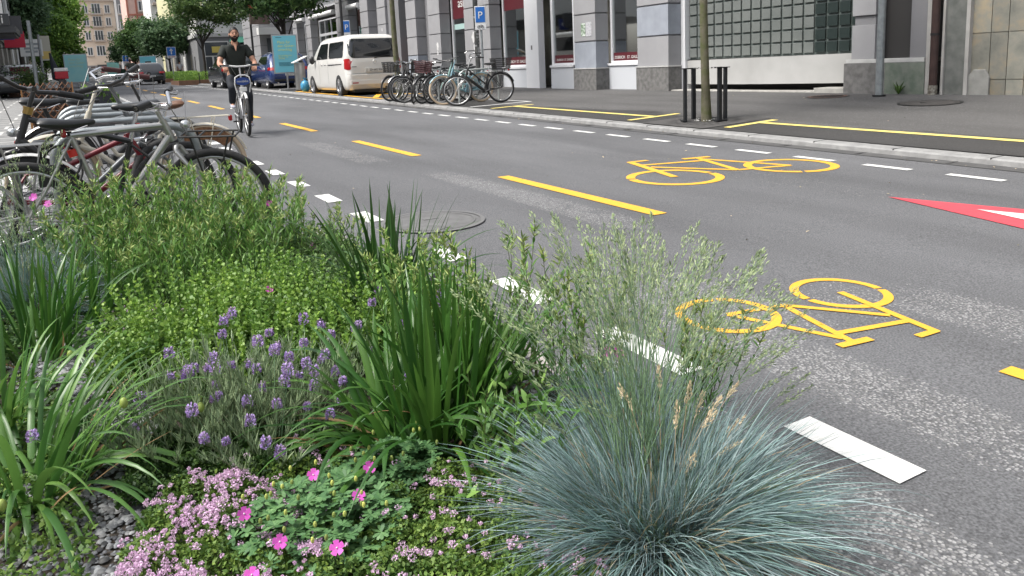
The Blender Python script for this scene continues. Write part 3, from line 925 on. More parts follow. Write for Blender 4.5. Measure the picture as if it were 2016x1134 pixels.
def rand_rot(n, rng, up=0.0):
    """n random orthonormal frames (u,v) for leaves"""
    a = rng.normal(size=(n, 3)); a[:, 2] += up
    a /= np.linalg.norm(a, axis=1)[:, None]
    b = rng.normal(size=(n, 3)); b -= a * (a * b).sum(1)[:, None]; b /= np.linalg.norm(b, axis=1)[:, None]
    return b, np.cross(a, b)


def leaf_cloud(P, size, rng, up=.6, asp=.55):
    n = len(P); u, v = rand_rot(n, rng, up)
    s = size * rng.uniform(.6, 1.4, n)[:, None]
    nrm = np.cross(u, v)
    a = P - u * s; b = P + v * s * asp + nrm * s * .12; c = P + u * s; d_ = P - v * s * asp + nrm * s * .12
    V = np.stack([a, b, c, d_], 1).reshape(-1, 3)
    F = np.arange(4 * n).reshape(n, 4)
    return V, F


def tree(name, label, x, y, trunk_h, r, blobs, leaf, nleaf, lsize, bark=BARKD, clump=.45, nclump=90, seed=1, group=None, lean=(0, 0), limbs=7, fill=.75):
    """blobs: list of (dx,dy,z,rx,ry,rz) relative to the base; z above ground"""
    rng = np.random.default_rng(seed)
    z0 = gz(x, y) - .03 if abs(x) < 14 else S * y
    t = empty(name, label, 'tree', (x, y, z0), group=group)
    mb = MB()
    top = Vector((lean[0], lean[1], trunk_h))
    pts = []
    for i in range(9):
        f = i / 8
        pts.append((top.x * f + .03 * math.sin(f * 5 + seed), top.y * f + .03 * math.cos(f * 4 + seed), trunk_h * f))
    mb.tube(pts, [r * (1.25 if i == 0 else 1.0 - .35 * i / 8) for i in range(9)], 12)
    ce = []
    tot = sum(b[3] * b[4] * b[5] for b in blobs)
    for (bx, by, bz, rx, ry, rz) in blobs:
        k = max(4, int(nclump * (rx * ry * rz) / tot))
        q = rng.normal(size=(k, 3)); q /= np.linalg.norm(q, axis=1)[:, None]
        q *= (rng.uniform(fill * .4, 1.0, k) ** .6)[:, None]
        ce.append(q * np.array([rx, ry, rz]) + np.array([bx, by, bz]))
    ce = np.concatenate(ce)
    for i in range(limbs):
        e = Vector(ce[int(rng.integers(len(ce)))])
        b0 = Vector(pts[5 + int(rng.integers(4))])
        mid = b0.lerp(e, .5) + Vector((0, 0, .25 * rng.uniform(.3, 1)))
        mb.tube([b0, b0.lerp(mid, .6), mid, e], [r * .42, r * .3, r * .2, r * .06], 6)
    mb.build('trunk', bark, t, smooth=60)
    w_ = rng.uniform(.5, 1.5, len(ce)); w_ /= w_.sum()
    idx = rng.choice(len(ce), nleaf, p=w_)
    sg = clump * rng.uniform(.6, 1.25, len(ce))[idx][:, None]
    P = ce[idx] + rng.normal(size=(nleaf, 3)) * sg * np.array([1, 1, .62])
    V, F = leaf_cloud(P, lsize, rng)
    npmesh('crown', V, F, LEAF[leaf], t)
    return t


# near tree in its guard (crown above the frame)
tree('street_tree', 'slim mossy-barked tree growing through the black tree guard', 8.32, 8.66, 4.3, .068, [(0, 0, 5.6, 1.5, 1.5, 1.3)], 'mid', 9000, .06, bark=BARK, clump=.3, nclump=70, seed=3)
tree('street_tree', 'moss-green thin tree trunk between the white van and the parked bicycles', 8.45, 21.3, 4.8, .088, [(0, 0, 6.3, 2.0, 2.0, 1.5)], 'dark', 9000, .07, bark=BARK, clump=.35, nclump=80, seed=4, lean=(-.15, 0))
tree('street_tree', 'tree with dark overhanging foliage behind the near turquoise poster stand', 9.7, 39.5, 3.2, .11,
     [(0, 0, 4.6, 2.0, 2.2, 1.3), (-1.7, 0, 4.85, 1.5, 1.4, .8), (1.7, -.3, 4.9, 1.3, 1.2, .7), (-3.0, 0, 5.2, .9, 1.2, .4)], 'dark', 12500, .10, clump=.30, nclump=150, seed=5, limbs=14)
tree('street_tree', 'loose-crowned tree with thin black trunk in the near planter', 8.15, 55.4, 3.4, .10,
     [(.5, 0, 5.3, 2.0, 2.0, 1.5), (-.9, 0, 4.7, .9, 1.1, 1.1), (2.0, 0, 5.0, 1.3, 1.4, 1.2), (.2, 0, 3.6, .6, .8, .3)], 'mid', 9500, .10, clump=.33, nclump=125, seed=6, limbs=14)
for i, (x, y, s_, lb) in enumerate(((8.3, 76, 1.0, 'round dark green tree behind the one-way sign, nearest of the row'), (7.3, 84, 1.05, 'round dark green tree in the middle of the row behind the second cyclist'), (6.9, 96, .95, 'smaller round green tree at the far end of the row near the parked white car'))):
    tree('street_tree', lb, x, y, 2.3 * s_, .12, [(0, 0, 4.05 * s_, 2.1 * s_, 2.0, 1.65 * s_), (-1.2, 0, 3.2 * s_, 1.2, 1.2, .9), (1.1, 0, 3.3 * s_, 1.2, 1.2, 1.0)], 'blue' if i != 1 else 'dark', 10500, .14, clump=.38, nclump=120, seed=20 + i, limbs=9, group='round trees along the far pavement')
tree('large_tree', 'tall bright green leafy tree left of the peach-coloured building', -.3, 96, 2.2, .25,
     [(-.2, 0, 6.6, 2.6, 2.3, 3.4), (-1.8, 0, 4.8, 1.4, 1.4, 2.2), (.7, 0, 2.9, 1.3, 1.3, 1.8), (-.9, 0, 8.3, 2.3, 2.0, 2.4)], 'light', 24000, .18, clump=.5, nclump=240, seed=31, limbs=10)
tree('large_tree', 'dark green tree overhanging the left pavement signs', -2.7, 70, 3.6, .2,
     [(.3, 0, 6.0, 1.7, 1.8, 2.2), (-.6, 0, 8.4, 1.9, 1.8, 2.0), (1.0, 0, 4.7, .7, .9, .8)], 'blue', 18000, .13, clump=.4, nclump=200, seed=33, limbs=10)
tree('large_tree', 'slender drooping green tree beside the tall bright one', -1.7, 92, 2.0, .15, [(0, 0, 3.6, 1.0, 1.2, 2.2), (1.4, 0, 5.2, 1.2, 1.2, 1.8)], 'light', 8000, .16, clump=.45, nclump=80, seed=35)

# ================================================================ FAR BUILDINGS
PEACH = mat('peach_render', (.76, .63, .50), .85, var=.35, scale=.4, col2=(.66, .54, .43))
ROOFD = mat('slate_roof', (.09, .09, .10), .7, var=.4, scale=2)
STONEW = mat('sandstone_trim', (.45, .38, .32), .85)
RED = mat('red_oxide_render', (.42, .16, .11), .85, var=.3, scale=.5)
PINK = mat('pink_render', (.62, .42, .36), .85, var=.3, scale=.5)
YELL = mat('pale_yellow_render', (.58, .56, .34), .85, var=.35, scale=.4, col2=(.5, .47, .32))
GREYF = mat('grey_facade', (.30, .30, .30), .85, var=.4, scale=.5)
WHITEF = mat('white_facade', (.62, .62, .60), .8, var=.35, scale=.5, col2=(.45, .45, .44))
WGLASS = mat('facade_glass', (.06, .07, .08), .1, spec=.8)


def facade_window(b, cx, cz, w_, h, yf, nx=2, sill=True, fr=WHITEP):
    """window on a wall facing -Y at y=yf"""
    m_ = MB(); m_.bb(cx - w_ / 2, cx + w_ / 2, yf - .04, yf + .02, cz - h / 2, cz + h / 2)
    f = m_.build('window', fr, b)
    g_ = MB()
    pw = (w_ - .12 * (nx + 1)) / nx
    for i in range(nx):
        x0 = cx - w_ / 2 + .12 + i * (pw + .12)
        g_.bb(x0, x0 + pw, yf - .055, yf - .042, cz - h / 2 + .12, cz + h / 2 - .12)
    g_.build('pane', WGLASS, f)
    if sill:
        s_ = MB(); s_.bb(cx - w_ / 2 - .15, cx + w_ / 2 + .15, yf - .2, yf - .001, cz - h / 2 - .22, cz - h / 2 - .003); s_.build('sill', STONEW, f)
    return f


def balcony(b, cx, z, w_, yf, mtl=DARKM):
    m_ = MB(); m_.bb(cx - w_ / 2, cx + w_ / 2, yf - .9, yf - .002, z - .18, z)
    m_.cur = 1
    m_.bb(cx - w_ / 2, cx + w_ / 2, yf - .9, yf - .86, z + .9, z + .95)
    k = int(w_ / .16)
    for i in range(k + 1): m_.bb(cx - w_ / 2 + i * w_ / k - .015, cx - w_ / 2 + i * w_ / k + .015, yf - .89, yf - .87, z, z + .9)
    return m_.build('balcony', [STONEW, mtl], b)


YP = 165
pb = empty('peach_building', 'peach-coloured apartment house with small balconies closing the street', 'building', (0, 0, 0))
m_ = MB(); m_.bb(3.2, 9.4, YP, YP + 12, 4.3, 16.0); m_.cur = 1; m_.bb(3.2, 9.4, YP, YP + 12, 0, 4.3)
m_.build('wall', [PEACH, GREYF], pb)
m_ = MB(); m_.bb(3.0, 9.6, YP - .5, YP + 12, 16.0, 16.4); m_.cur = 1
m_.add([(3.0, YP - .4, 16.4), (9.6, YP - .4, 16.4), (9.6, YP + 4, 19.5), (3.0, YP + 4, 19.5)], [(0, 1, 2, 3)]); m_.bb(3.0, 9.6, YP + 4, YP + 12, 16.4, 19.5)
m_.build('roof', [STONEW, ROOFD], pb)
for z in (6.9, 9.7, 12.3, 14.6):
    for cx in (4.55, 8.2): facade_window(pb, cx, z, .95, 1.55, YP)
    facade_window(pb, 6.35, z + .1, 1.5, 1.9, YP, 3, sill=False)
    if z > 7: balcony(pb, 6.35, z - .9, 2.0, YP)
m_ = MB(); m_.bb(4.3, 5.0, YP - .05, YP, 2.3, 5.0 - .9); m_.build('door', mat('brown_door', (.08, .05, .04), .6), pb)
m_ = MB(); m_.bb(5.6, 8.9, YP - .06, YP, 2.6, 3.9); m_.build('shop_front', mat('pinkish_shop_glass', (.42, .27, .22), .3, var=.8, scale=2, col2=(.2, .13, .12)), pb)
m_ = MB(); m_.bb(5.4, 9.1, YP - 1.0, YP, 4.15, 4.4); m_.build('canopy', mat('dark_canopy', (.07, .07, .07), .7), pb)

# grey bay house and red house next to it, set further forward
gb2 = empty('grey_bay_house', 'narrow grey house with oriel windows between the peach and the red houses', 'building')
m_ = MB(); m_.bb(9.42, 10.7, 158, 176, 0, 18); m_.build('wall', GREYF, gb2)
for z in (8.4, 11.2, 14.0): facade_window(gb2, 10.05, z, .8, 1.7, 158, 2)
rh = empty('red_house', 'red and pink painted house with red trim behind the round trees', 'building')
m_ = MB(); m_.bb(9.6, 12.9, 138, 150, 0, 19); m_.build('wall', PINK, rh)
m_ = MB()
for x in (9.62, 10.9, 12.6): m_.bb(x, x + .25, 137.9, 138, 2, 19)
for z in (8.2, 11.4, 14.6): m_.bb(9.6, 12.9, 137.85, 138, z, z + .25)
m_.build('trim', RED, rh)
for z in (9.7, 12.9, 16.2): facade_window(rh, 11.8, z, 1.0, 1.6, 137.99, 2)
bh = empty('balcony_house', 'pale grey house with wide iron balconies behind the round trees', 'building')
m_ = MB(); m_.bb(11.6, 16.2, 122, 134, 0, 19); m_.build('wall', WHITEF, bh)
for z in (8.6, 11.8): balcony(bh, 13.4, z, 3.2, 122); facade_window(bh, 12.6, z + 1.2, 1.0, 2.0, 122, 2); facade_window(bh, 14.4, z + 1.2, 1.0, 2.0, 122, 2)
yh = empty('yellow_house', 'pale yellow house with white windows and stone trim above the low grey building', 'building')
m_ = MB(); m_.bb(11.2, 24, 98, 110, 0, 15.5); m_.build('wall', YELL, yh)
m_ = MB()
for z in (4.9, 8.05, 11.2): m_.bb(11.15, 24, 97.85, 98, z, z + .3)
m_.build('trim', STONEW, yh)
for z in (6.3, 9.5, 12.7):
    for cx in (12.3, 15.4, 18.6, 21.6):
        f = facade_window(yh, cx, z, 1.15, 1.8, 98, 2)
        h_ = MB(); h_.bb(cx - .85, cx + .85, 97.8, 97.99, z + 1.05, z + 1.3); h_.build('window_hood', STONEW, f)

# low grey corner building
lg = empty('low_grey_building', 'low grey corner building with a long blank side wall and white parapet', 'building')
gwall = mat('grey_painted_wall', (.235, .24, .245), .85, var=.6, scale=.6, col2=(.17, .17, .18), bump=.2)
m_ = MB(); m_.bb(9.9, 24, 70, 95, .3, 4.55); m_.build('wall', gwall, lg)
m_ = MB(); m_.bb(9.75, 24, 69.85, 95, 4.55, 4.85); m_.build('cornice', LEDGE, lg)
m_ = MB(); m_.bb(10.0, 24, 70.1, 95, 4.85, 6.3); m_.build('parapet', WHITEF, lg)
m_ = MB()
for y0, y1, z0, z1, k in ((74.0, 74.8, 1.6, 3.2, 0), (72.0, 72.35, 1.4, 3.0, 1), (78.0, 79.6, 1.3, 3.2, 2), (83, 83.7, 1.0, 3.2, 1), (86.5, 88, 1.0, 3.3, 0)):
    m_.cur = k; m_.bb(9.87, 9.9, y0, y1, z0, z1)
m_.build('wall_panels', [mat('beige_panel', (.34, .32, .27), .8), mat('dark_slot', (.03, .03, .03), .7), WHITEP], lg)
fs = MB(); fs.bb(10.35, 12.4, 69.93, 69.998, 1.0, 4.2); f = fs.build('shop_window', WHITEP, lg)
m_ = MB(); m_.bb(10.45, 12.3, 69.90, 69.925, 3.0, 4.1); m_.bb(10.45, 10.95, 69.9, 69.925, 1.1, 2.9); m_.bb(11.1, 11.65, 69.9, 69.925, 1.1, 2.9); m_.bb(11.75, 12.3, 69.9, 69.925, 1.1, 2.9); m_.build('pane', WGLASS, f)
m_ = MB(); m_.bb(11.0, 12.3, 69.86, 69.895, 3.25, 3.75); m_.build('yellow_sign', mat('yellow_sign_paint', (.62, .50, .12), .5), f)
m_ = MB(); m_.bb(13.1, 24, 69.93, 69.99, .9, 4.1); m_.build('shop_window', WGLASS, lg)
m_ = MB()
m_.add([(12.6, 69.9, 4.5), (20, 69.9, 4.9), (20, 68.2, 4.35), (12.2, 68.6, 3.95)], [(0, 1, 2, 3)]); m_.add([(12.6, 69.9, 4.45), (20, 69.9, 4.85), (20, 68.2, 4.3), (12.2, 68.6, 3.9)], [(0, 1, 2, 3)])
m_.build('awning', mat('green_awning', (.02, .13, .09), .6), lg)
m_ = MB(); m_.bb(13.5, 18, 69.86, 69.92, 1.7, 2.3); m_.build('green_strip', mat('lime_film', (.25, .42, .08), .5), lg)

# grey rounded house behind the poster stand
cb = empty('corner_house', 'grey corner house with rusticated ground floor behind the turquoise poster', 'building')
m_ = MB()
for k in range(7): m_.bb(12.9, 20, 60 + .002 * k, 66, .4 + k * .75, 1.11 + k * .75)
m_.cur = 1; m_.bb(12.94, 20, 60.04, 66, .4, 16)
m_.build('wall', [ST_L, ST_D], cb)
for cx in (14.0, 16.2):
    m_ = MB(); m_.bb(cx - .6, cx + .6, 59.9, 59.99, .9, 3.9); m_.build('window', WGLASS, cb)
m_ = MB(); m_.bb(12.7, 15.4, 59.2, 59.9, 4.15, 4.65); m_.build('sign_panel', WHITEP, cb)
hs = empty('hanging_sign', 'red-topped brown projecting sign in the foliage above the blue car', 'hanging sign', (10.2, 47, 4.55))
m_ = MB(); m_.box((0, 0, 0), (1.1, .15, .85)); m_.cur = 1; m_.box((0, -.001, .55), (1.1, .152, .25)); m_.build('panel', [mat('brown_sign', (.16, .11, .09), .6, var=.8, scale=3), mat('red_sign', (.4, .03, .03), .5)], hs)
m_ = MB(); m_.tube([(.5, 0, .4), (2.7, 0, .4)], .03, 6); m_.tube([(.5, 0, -.3), (2.7, 0, -.3)], .03, 6); m_.build('bracket', DARKM, hs)

# ================================================================ LEFT SIDE BUILDINGS
la = empty('colonnade_building', 'beige building with square columns and dark canopy at the left edge', 'building')
COLB = mat('beige_column_stone', (.30, .285, .25), .85, var=.5, scale=1.5, col2=(.22, .21, .19))
m_ = MB()
for y in (44, 49, 53.4, 57.8, 62.2): m_.bb(-3.9, -3.0, y, y + 1.3, .4, 3.9)
m_.build('columns', COLB, la)
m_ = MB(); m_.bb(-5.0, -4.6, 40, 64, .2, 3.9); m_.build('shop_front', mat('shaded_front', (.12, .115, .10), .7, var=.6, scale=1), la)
m_ = MB(); m_.bb(-12, -3.1, 40, 64, 3.9, 14); m_.cur = 1; m_.bb(-3.15, -2.9, 40, 64, 3.7, 4.4); m_.build('upper_wall', [WHITEF, DARKM], la)
m_ = MB()
for y in range(42, 63, 4):
    for z in (6, 9): m_.bb(-3.14, -3.09, y, y + 1.6, z, z + 1.7)
m_.build('windows', WGLASS, la)
cn = MB(); cn.bb(-3.1, -1.55, 38.0, 42.0, 3.35, 3.62); cn.cur = 1; cn.bb(-3.1, -1.62, 38.2, 41.8, 3.28, 3.35)
cn.build('canopy', [mat('dark_grey_fascia', (.05, .052, .055), .6), BLACK], la)
sg = empty('shop_sign', 'white shop sign with dark board and white letters at the top left corner', 'sign', (-2.35, 37.9, 3.65))
m_ = MB(); m_.bb(-.9, .45, 0, .12, .45, 2.2); m_.cur = 1; m_.bb(-.9, .62, .02, .14, 0, .44); m_.build('board', [WHITEP, mat('dark_sign_board', (.045, .047, .05), .5)], sg)
text('ji', .5, LETW, sg, (.33, -.004, .06), (PI / 2, 0, 0))
for nm, lb, x0, x1, z0, z1, y_, colr in (('blue_sign', 'blue projecting sign above the left pavement', -2.5, -1.85, 3.3, 4.0, 43, (.03, .045, .20)), ('red_sign', 'red projecting sign behind the blue one on the left', -2.35, -1.5, 3.0, 3.75, 44.5, (.52, .02, .05)), ('dark_grey_sign', 'dark grey box sign between the white shop sign and the blue sign', -2.4, -1.45, 3.5, 4.3, 41.9, (.07, .07, .075))):
    s_ = empty(nm, lb, 'sign', (0, y_, 0))
    m_ = MB(); m_.bb(x0, x1, 0, .15, z0, z1); m_.build('board', mat(nm + '_paint', colr, .5), s_)
    if nm == 'blue_sign':
        m_ = MB(); m_.lathe([(0, 0), (.13, 0), (.13, .01), (0, .01)], (0, 0, 0), 16); q = m_.build('emblem', mat('sign_white', (.6, .6, .65), .5), s_); q.rotation_euler = (PI / 2, 0, 0); q.location = (-2.1, -.004, 3.65)
    m_ = MB(); m_.tube([(x0, .07, z1 - .1), (-3.0, .07, z1 - .1)], .03, 6); m_.build('bracket', DARKM, s_)
lb_ = empty('white_corner_building', 'pale building with tall grey openings and projecting light boxes on the left', 'building')
m_ = MB(); m_.bb(-14, -3.0, 64.2, 130, .4, 15); m_.build('wall', WHITEF, lb_)
for i in range(9):
    m_ = MB(); m_.bb(-3.06, -2.99, 66 + i * 6.5, 69.8 + i * 6.5, .8, 4.2); m_.build('shop_opening', mat('grey_opening', (.10, .105, .11), .4), lb_)
m_ = MB(); m_.bb(-3.12, -2.98, 64.3, 130, 4.3, 4.6); m_.build('trim', LEDGE, lb_)
for i in range(8):
    for z in (6.5, 9.8):
        m_ = MB(); m_.bb(-3.05, -2.99, 66 + i * 7.5, 67.6 + i * 7.5, z, z + 1.9); m_.build('window', WGLASS, lb_)
bx = empty('light_box_sign', 'white projecting box sign with grey print behind the left lamp poles', 'sign', (-1.5, 52, 2.8))
m_ = MB(); m_.bb(-.55, .55, 0, .2, 0, .95); m_.cur = 1
for z, a, b in ((.62, -.35, .35), (.38, -.35, .0), (.38, .1, .4), (.2, -.3, .3)): m_.bb(a, b, -.01, 0, z, z + .12)
m_.build('box', [WHITEP, mat('grey_print', (.3, .33, .34), .6)], bx)
m_ = MB(); m_.tube([(-.5, .1, .5), (-1.6, .1, .5)], .03, 6); m_.build('bracket', DARKM, bx)
bx = empty('yellow_box_sign', 'small yellowish box sign on the left behind the poles', 'sign', (-.95, 60, 2.75))
m_ = MB(); m_.bb(-.3, .3, 0, .2, 0, 1.6); m_.cur = 1; m_.bb(-.25, .28, -.01, 0, .1, .6); m_.build('box', [mat('cream_sign', (.5, .48, .40), .6), mat('warm_yellow', (.65, .48, .15), .6)], bx)
m_ = MB(); m_.tube([(-.3, .1, .8), (-2.1, .1, .8)], .03, 6); m_.build('bracket', DARKM, bx)
# houses across the street, outside the frame: what the shop windows mirror
ob = empty('opposite_building', 'pale street front across the road from the shops', 'building')
m_ = MB(); m_.bb(-24, -14.0, -30, 39, -.6, 12); m_.build('wall', WHITEF, ob)
for i in range(17):
    for z in (1.0, 4.6, 8.2):
        m_ = MB(); m_.bb(-14.0, -13.94, -28 + i * 4, -26.3 + i * 4, z, z + 2.0); m_.build('window', WGLASS, ob)
# ================================================================ STREET FURNITURE
def poster_stand(x, y, label, z_bot, h, w_, rz=0, txt=True, faded=0, group=None, foot=True):
    z0 = gz(x, y)
    t = empty('poster_stand', label, 'poster stand', (x, y, z0), rz, group)
    m_ = MB(); c = z_bot + h / 2; m_.bb(-w_ / 2 - .05, w_ / 2 + .05, -.05, .05, z_bot - .05, z_bot + h + .05)
    m_.build('frame', mat('aluminium_frame', (.42, .44, .46), .35, .8), t, bevel=.012)
    TQ = mat('turquoise_poster', (.16, .52, .64), .45, var=.3, scale=1.2, col2=(.20, .57, .62)) if not faded else mat('faded_turquoise_poster', (.34, .66, .66), .5, var=.5, scale=1.5, col2=(.20, .58, .64))
    m_ = MB(); m_.bb(-w_ / 2, w_ / 2, -.056, -.051, z_bot, z_bot + h); p = m_.build('poster', TQ, t)
    YT = mat('yellow_poster_text', (.62, .70, .25), .6)
    if txt:
        text('Platz für\nden Güter-\numschlag', w_ * .17, YT, p, (-w_ * .32, -.06, z_bot + h * .79), (PI / 2, 0, 0), align='LEFT', line=.95)
        text('Hier entstehen neue\nFlächen für den\nUmschlag', w_ * .07, YT, p, (-w_ * .32, -.06, z_bot + h * .45), (PI / 2, 0, 0), align='LEFT', line=1.0)
        DT = mat('dark_poster_text', (.03, .14, .19), .6)
        m_ = MB()
        for i in range(4): m_.bb(-w_ * .32, w_ * (.30 - .03 * (i % 2)), -.062, -.058, z_bot + h * (.26 - .028 * i), z_bot + h * (.272 - .028 * i))
        m_.bb(-w_ * .38, -w_ * .12, -.062, -.058, z_bot + h * .95, z_bot + h * .965)
        m_.build('small_print', DT, p)
    elif faded:
        text('Platz für\nden Güter-\numschlag', w_ * .17, mat('faded_yellow_text', (.45, .62, .45), .6), p, (-w_ * .32, -.06, z_bot + h * .79), (PI / 2, 0, 0), align='LEFT')
    if foot:
        m_ = MB(); m_.tube([(0, 0, 0), (0, 0, z_bot - .04)], .035, 10); m_.build('post', STEEL, t, smooth=50)
        m_ = MB(); m_.bb(-.35, .35, -.35, .35, 0, .06); m_.build('base', mat('concrete_foot', (.22, .22, .22), .8), t)
    return t


GP = 'turquoise poster stands along the street'
poster_stand(7.98, 32.6, 'turquoise poster on a steel post beside the white van', .75, 1.48, .92, math.radians(-6), group=GP)
poster_stand(.72, 62, 'pale turquoise poster behind the parked bicycles on the left', .42, 1.85, 1.35, 0, txt=False, faded=1, group=GP)
poster_stand(6.15, 72, 'turquoise poster above the black estate car', .55, 1.6, 1.2, math.radians(-5), txt=False, group=GP)
poster_stand(5.05, 104, 'farthest greenish poster stand beside the white parked car', .3, 1.7, 1.25, 0, txt=False, faded=1, group=GP)

bn = empty('litter_bin', 'brushed steel litter bin with slanted white lid beside the white van', 'litter bin', (8.15, 31.2, gz(8.15, 31.2)))
m_ = MB(); m_.tube([(0, 0, .05), (0, 0, 1.12)], .21, 24); m_.build('body', mat('satin_steel', (.48, .48, .47), .28, .9, var=.4, scale=3), bn, smooth=50)
m_ = MB(); m_.tube([(0, 0, 0), (0, 0, .06)], .2, 20); m_.build('foot', DARKM, bn)
m_ = MB(); m_.box((.02, 0, 1.24), (.62, .5, .04), R3(0, math.radians(-24), 0)); m_.build('lid', WHITEP, bn, bevel=.015)
bg = empty('rubbish_bag', 'light blue rubbish bag leaning between the bin and the van', 'rubbish bag', (7.98, 29.9, gz(7.9, 29.9)))
m_ = MB(); m_.ball((0, 0, .22), (.19, .17, .23), 14, 10); m_.lathe([(.05, .40), (.035, .46), (.09, .54)], (0, 0, 0), 10)
for i, v in enumerate(m_.v):
    k = 1 + .12 * math.sin(v[0] * 40 + v[2] * 31) * math.cos(v[1] * 35); m_.v[i] = (v[0] * k, v[1] * k, max(0, v[2]))
m_.build('bag', mat('blue_bag_film', (.06, .30, .50), .35, var=.5, scale=12), bg, smooth=70)


def pole(name, label, cat, x, y, r, h, mtl, extra=None, z=None):
    t = empty(name, label, cat, (x, y, gz(x, y) if z is None else z))
    m_ = MB(); m_.tube([(0, 0, -.02), (0, 0, h)], r, 14); m_.build('post', mtl, t, smooth=50)
    if extra: extra(t)
    return t


# right pole by the corner pier
def ex(t):
    m_ = MB(); m_.tube([(0, 0, 0), (0, 0, .03)], .11, 14); m_.build('foot_plate', DARKM, t, smooth=50)
    m_ = MB(); m_.bb(-.08, -.055, -.02, .03, 1.75, 2.0); m_.build('sticker', WHITEP, t)
pole('lamp_post', 'bluish galvanised post in front of the speckled stone corner plinth', 'lamp post', 12.25, 8.5, .066, 6.5, GALV, ex)
# dark sticker-covered lamp post
def ex(t):
    m_ = MB()
    rr = random.Random(5)
    for i in range(16):
        a = rr.uniform(-2.6, -.9); z = 1.15 + i * .085
        m_.box((.078 * math.cos(a), .078 * math.sin(a), z), (.07, .006, .06 * rr.uniform(.6, 1.3)), R3(0, 0, a + PI / 2))
    m_.build('sticker', mat('pole_stickers', (.55, .56, .55), .6, var=1, scale=40, col2=(.2, .2, .2)), t)
pole('lamp_post', 'dark lamp post covered in stickers behind the parked bicycles', 'lamp post', 10.9, 21.0, .075, 7, mat('old_dark_post', (.07, .072, .07), .6, var=.8, scale=8, col2=(.18, .18, .17)), ex)
def ex(t):
    m_ = MB(); m_.tube([(0, 0, 2.0), (0, 0, 2.12)], .085, 12); m_.build('collar', STEEL, t, smooth=50)
pole('lamp_post', 'thin black lamp post above the roof of the white van', 'lamp post', 10.35, 32.2, .06, 6.5, mat('black_post', (.02, .02, .022), .5), ex)
pole('lamp_post', 'thick grey lamp post on the left pavement, nearer of two', 'lamp post', -1.13, 40, .075, 3.4, GALV)
pole('lamp_post', 'grey post just behind the nearer left lamp post', 'lamp post', -.94, 45, .06, 3.0, GALV)
pole('lamp_post', 'dark post below the hanging sign by the corner house', 'lamp post', 9.75, 47.4, .06, 5.0, DARKM)


BLUE = mat('sign_blue', (.015, .12, .42), .4)
def p_sign(x, y, label, zt, w_, h, pole_h, rz=0):
    t = empty('parking_sign', label, 'parking sign', (x, y, gz(x, y)), rz)
    m_ = MB(); m_.tube([(0, 0, 0), (0, 0, pole_h)], .03, 10); m_.build('post', GALV, t, smooth=50)
    m_ = MB(); m_.bb(-w_ / 2, w_ / 2, -.055, -.035, zt - h, zt); p = m_.build('plate', mat('sign_white_sheet', (.62, .63, .64), .4), t, bevel=.01)
    m_ = MB(); m_.bb(-w_ / 2 + .025, w_ / 2 - .025, -.062, -.057, zt - h * .68, zt - .025); m_.build('blue_field', BLUE, p)
    text('P', h * .42, LETW, p, (0, -.066, zt - h * .52), (PI / 2, 0, 0))
    m_ = MB()
    zc = zt - h * .84
    for c in (-.05, .05): m_.ring((c, -.064, zc - .02), (0, 1, 0), .035, .005, 16, 4)
    m_.tube([(-.05, -.064, zc - .02), (-.01, -.064, zc + .03), (.04, -.064, zc + .03), (.05, -.064, zc - .02)], .005, 4)
    m_.build('bicycle_pictogram', BLACK, p)
    return t
p_sign(9.75, 18.5, 'blue parking sign on a thin post above the bicycle bay', 2.40, .30, .62, 2.3, math.radians(-38))
p_sign(11.0, 33.6, 'small blue parking sign half hidden above the van roof', 2.85, .32, .75, 2.4, math.radians(-25))


def oneway(x, y, label, w_, zt):
    t = empty('one_way_sign', label, 'one-way sign', (x, y, gz(x, y)))
    m_ = MB(); m_.tube([(0, 0, 0), (0, 0, zt - .1)], .035, 8); m_.build('post', GALV, t, smooth=50)
    m_ = MB(); m_.bb(-w_ / 2, w_ / 2, -.06, -.04, zt - w_ * 1.3, zt); p = m_.build('plate', mat('sign_white_sheet', (.62, .63, .64), .4), t)
    m_ = MB(); m_.bb(-w_ / 2 + .03, w_ / 2 - .03, -.068, -.061, zt - w_, zt - .03); m_.build('blue_field', BLUE, p)
    m_ = MB(); m_.bb(-.04, .04, -.075, -.069, zt - w_ * .85, zt - w_ * .35)
    m_.extr([(-.14, zt - w_ * .45), (.14, zt - w_ * .45), (0, zt - w_ * .15)], .006, lambda a, b, h: (a, -.069 - h, b)); m_.build('arrow', LETW, p)
    m_ = MB(); m_.bb(-w_ * .38, w_ * .38, -.068, -.061, zt - w_ * 1.24, zt - w_ * 1.06); m_.build('sub_text', mat('sign_red_print', (.4, .2, .2), .5, var=1, scale=14, col2=(.6, .6, .6)), p)
oneway(7.4, 66.3, 'blue one-way arrow sign standing by the planters', .66, 2.75)
oneway(5.75, 92, 'farther blue one-way arrow sign left of the black estate car', .62, 2.6)

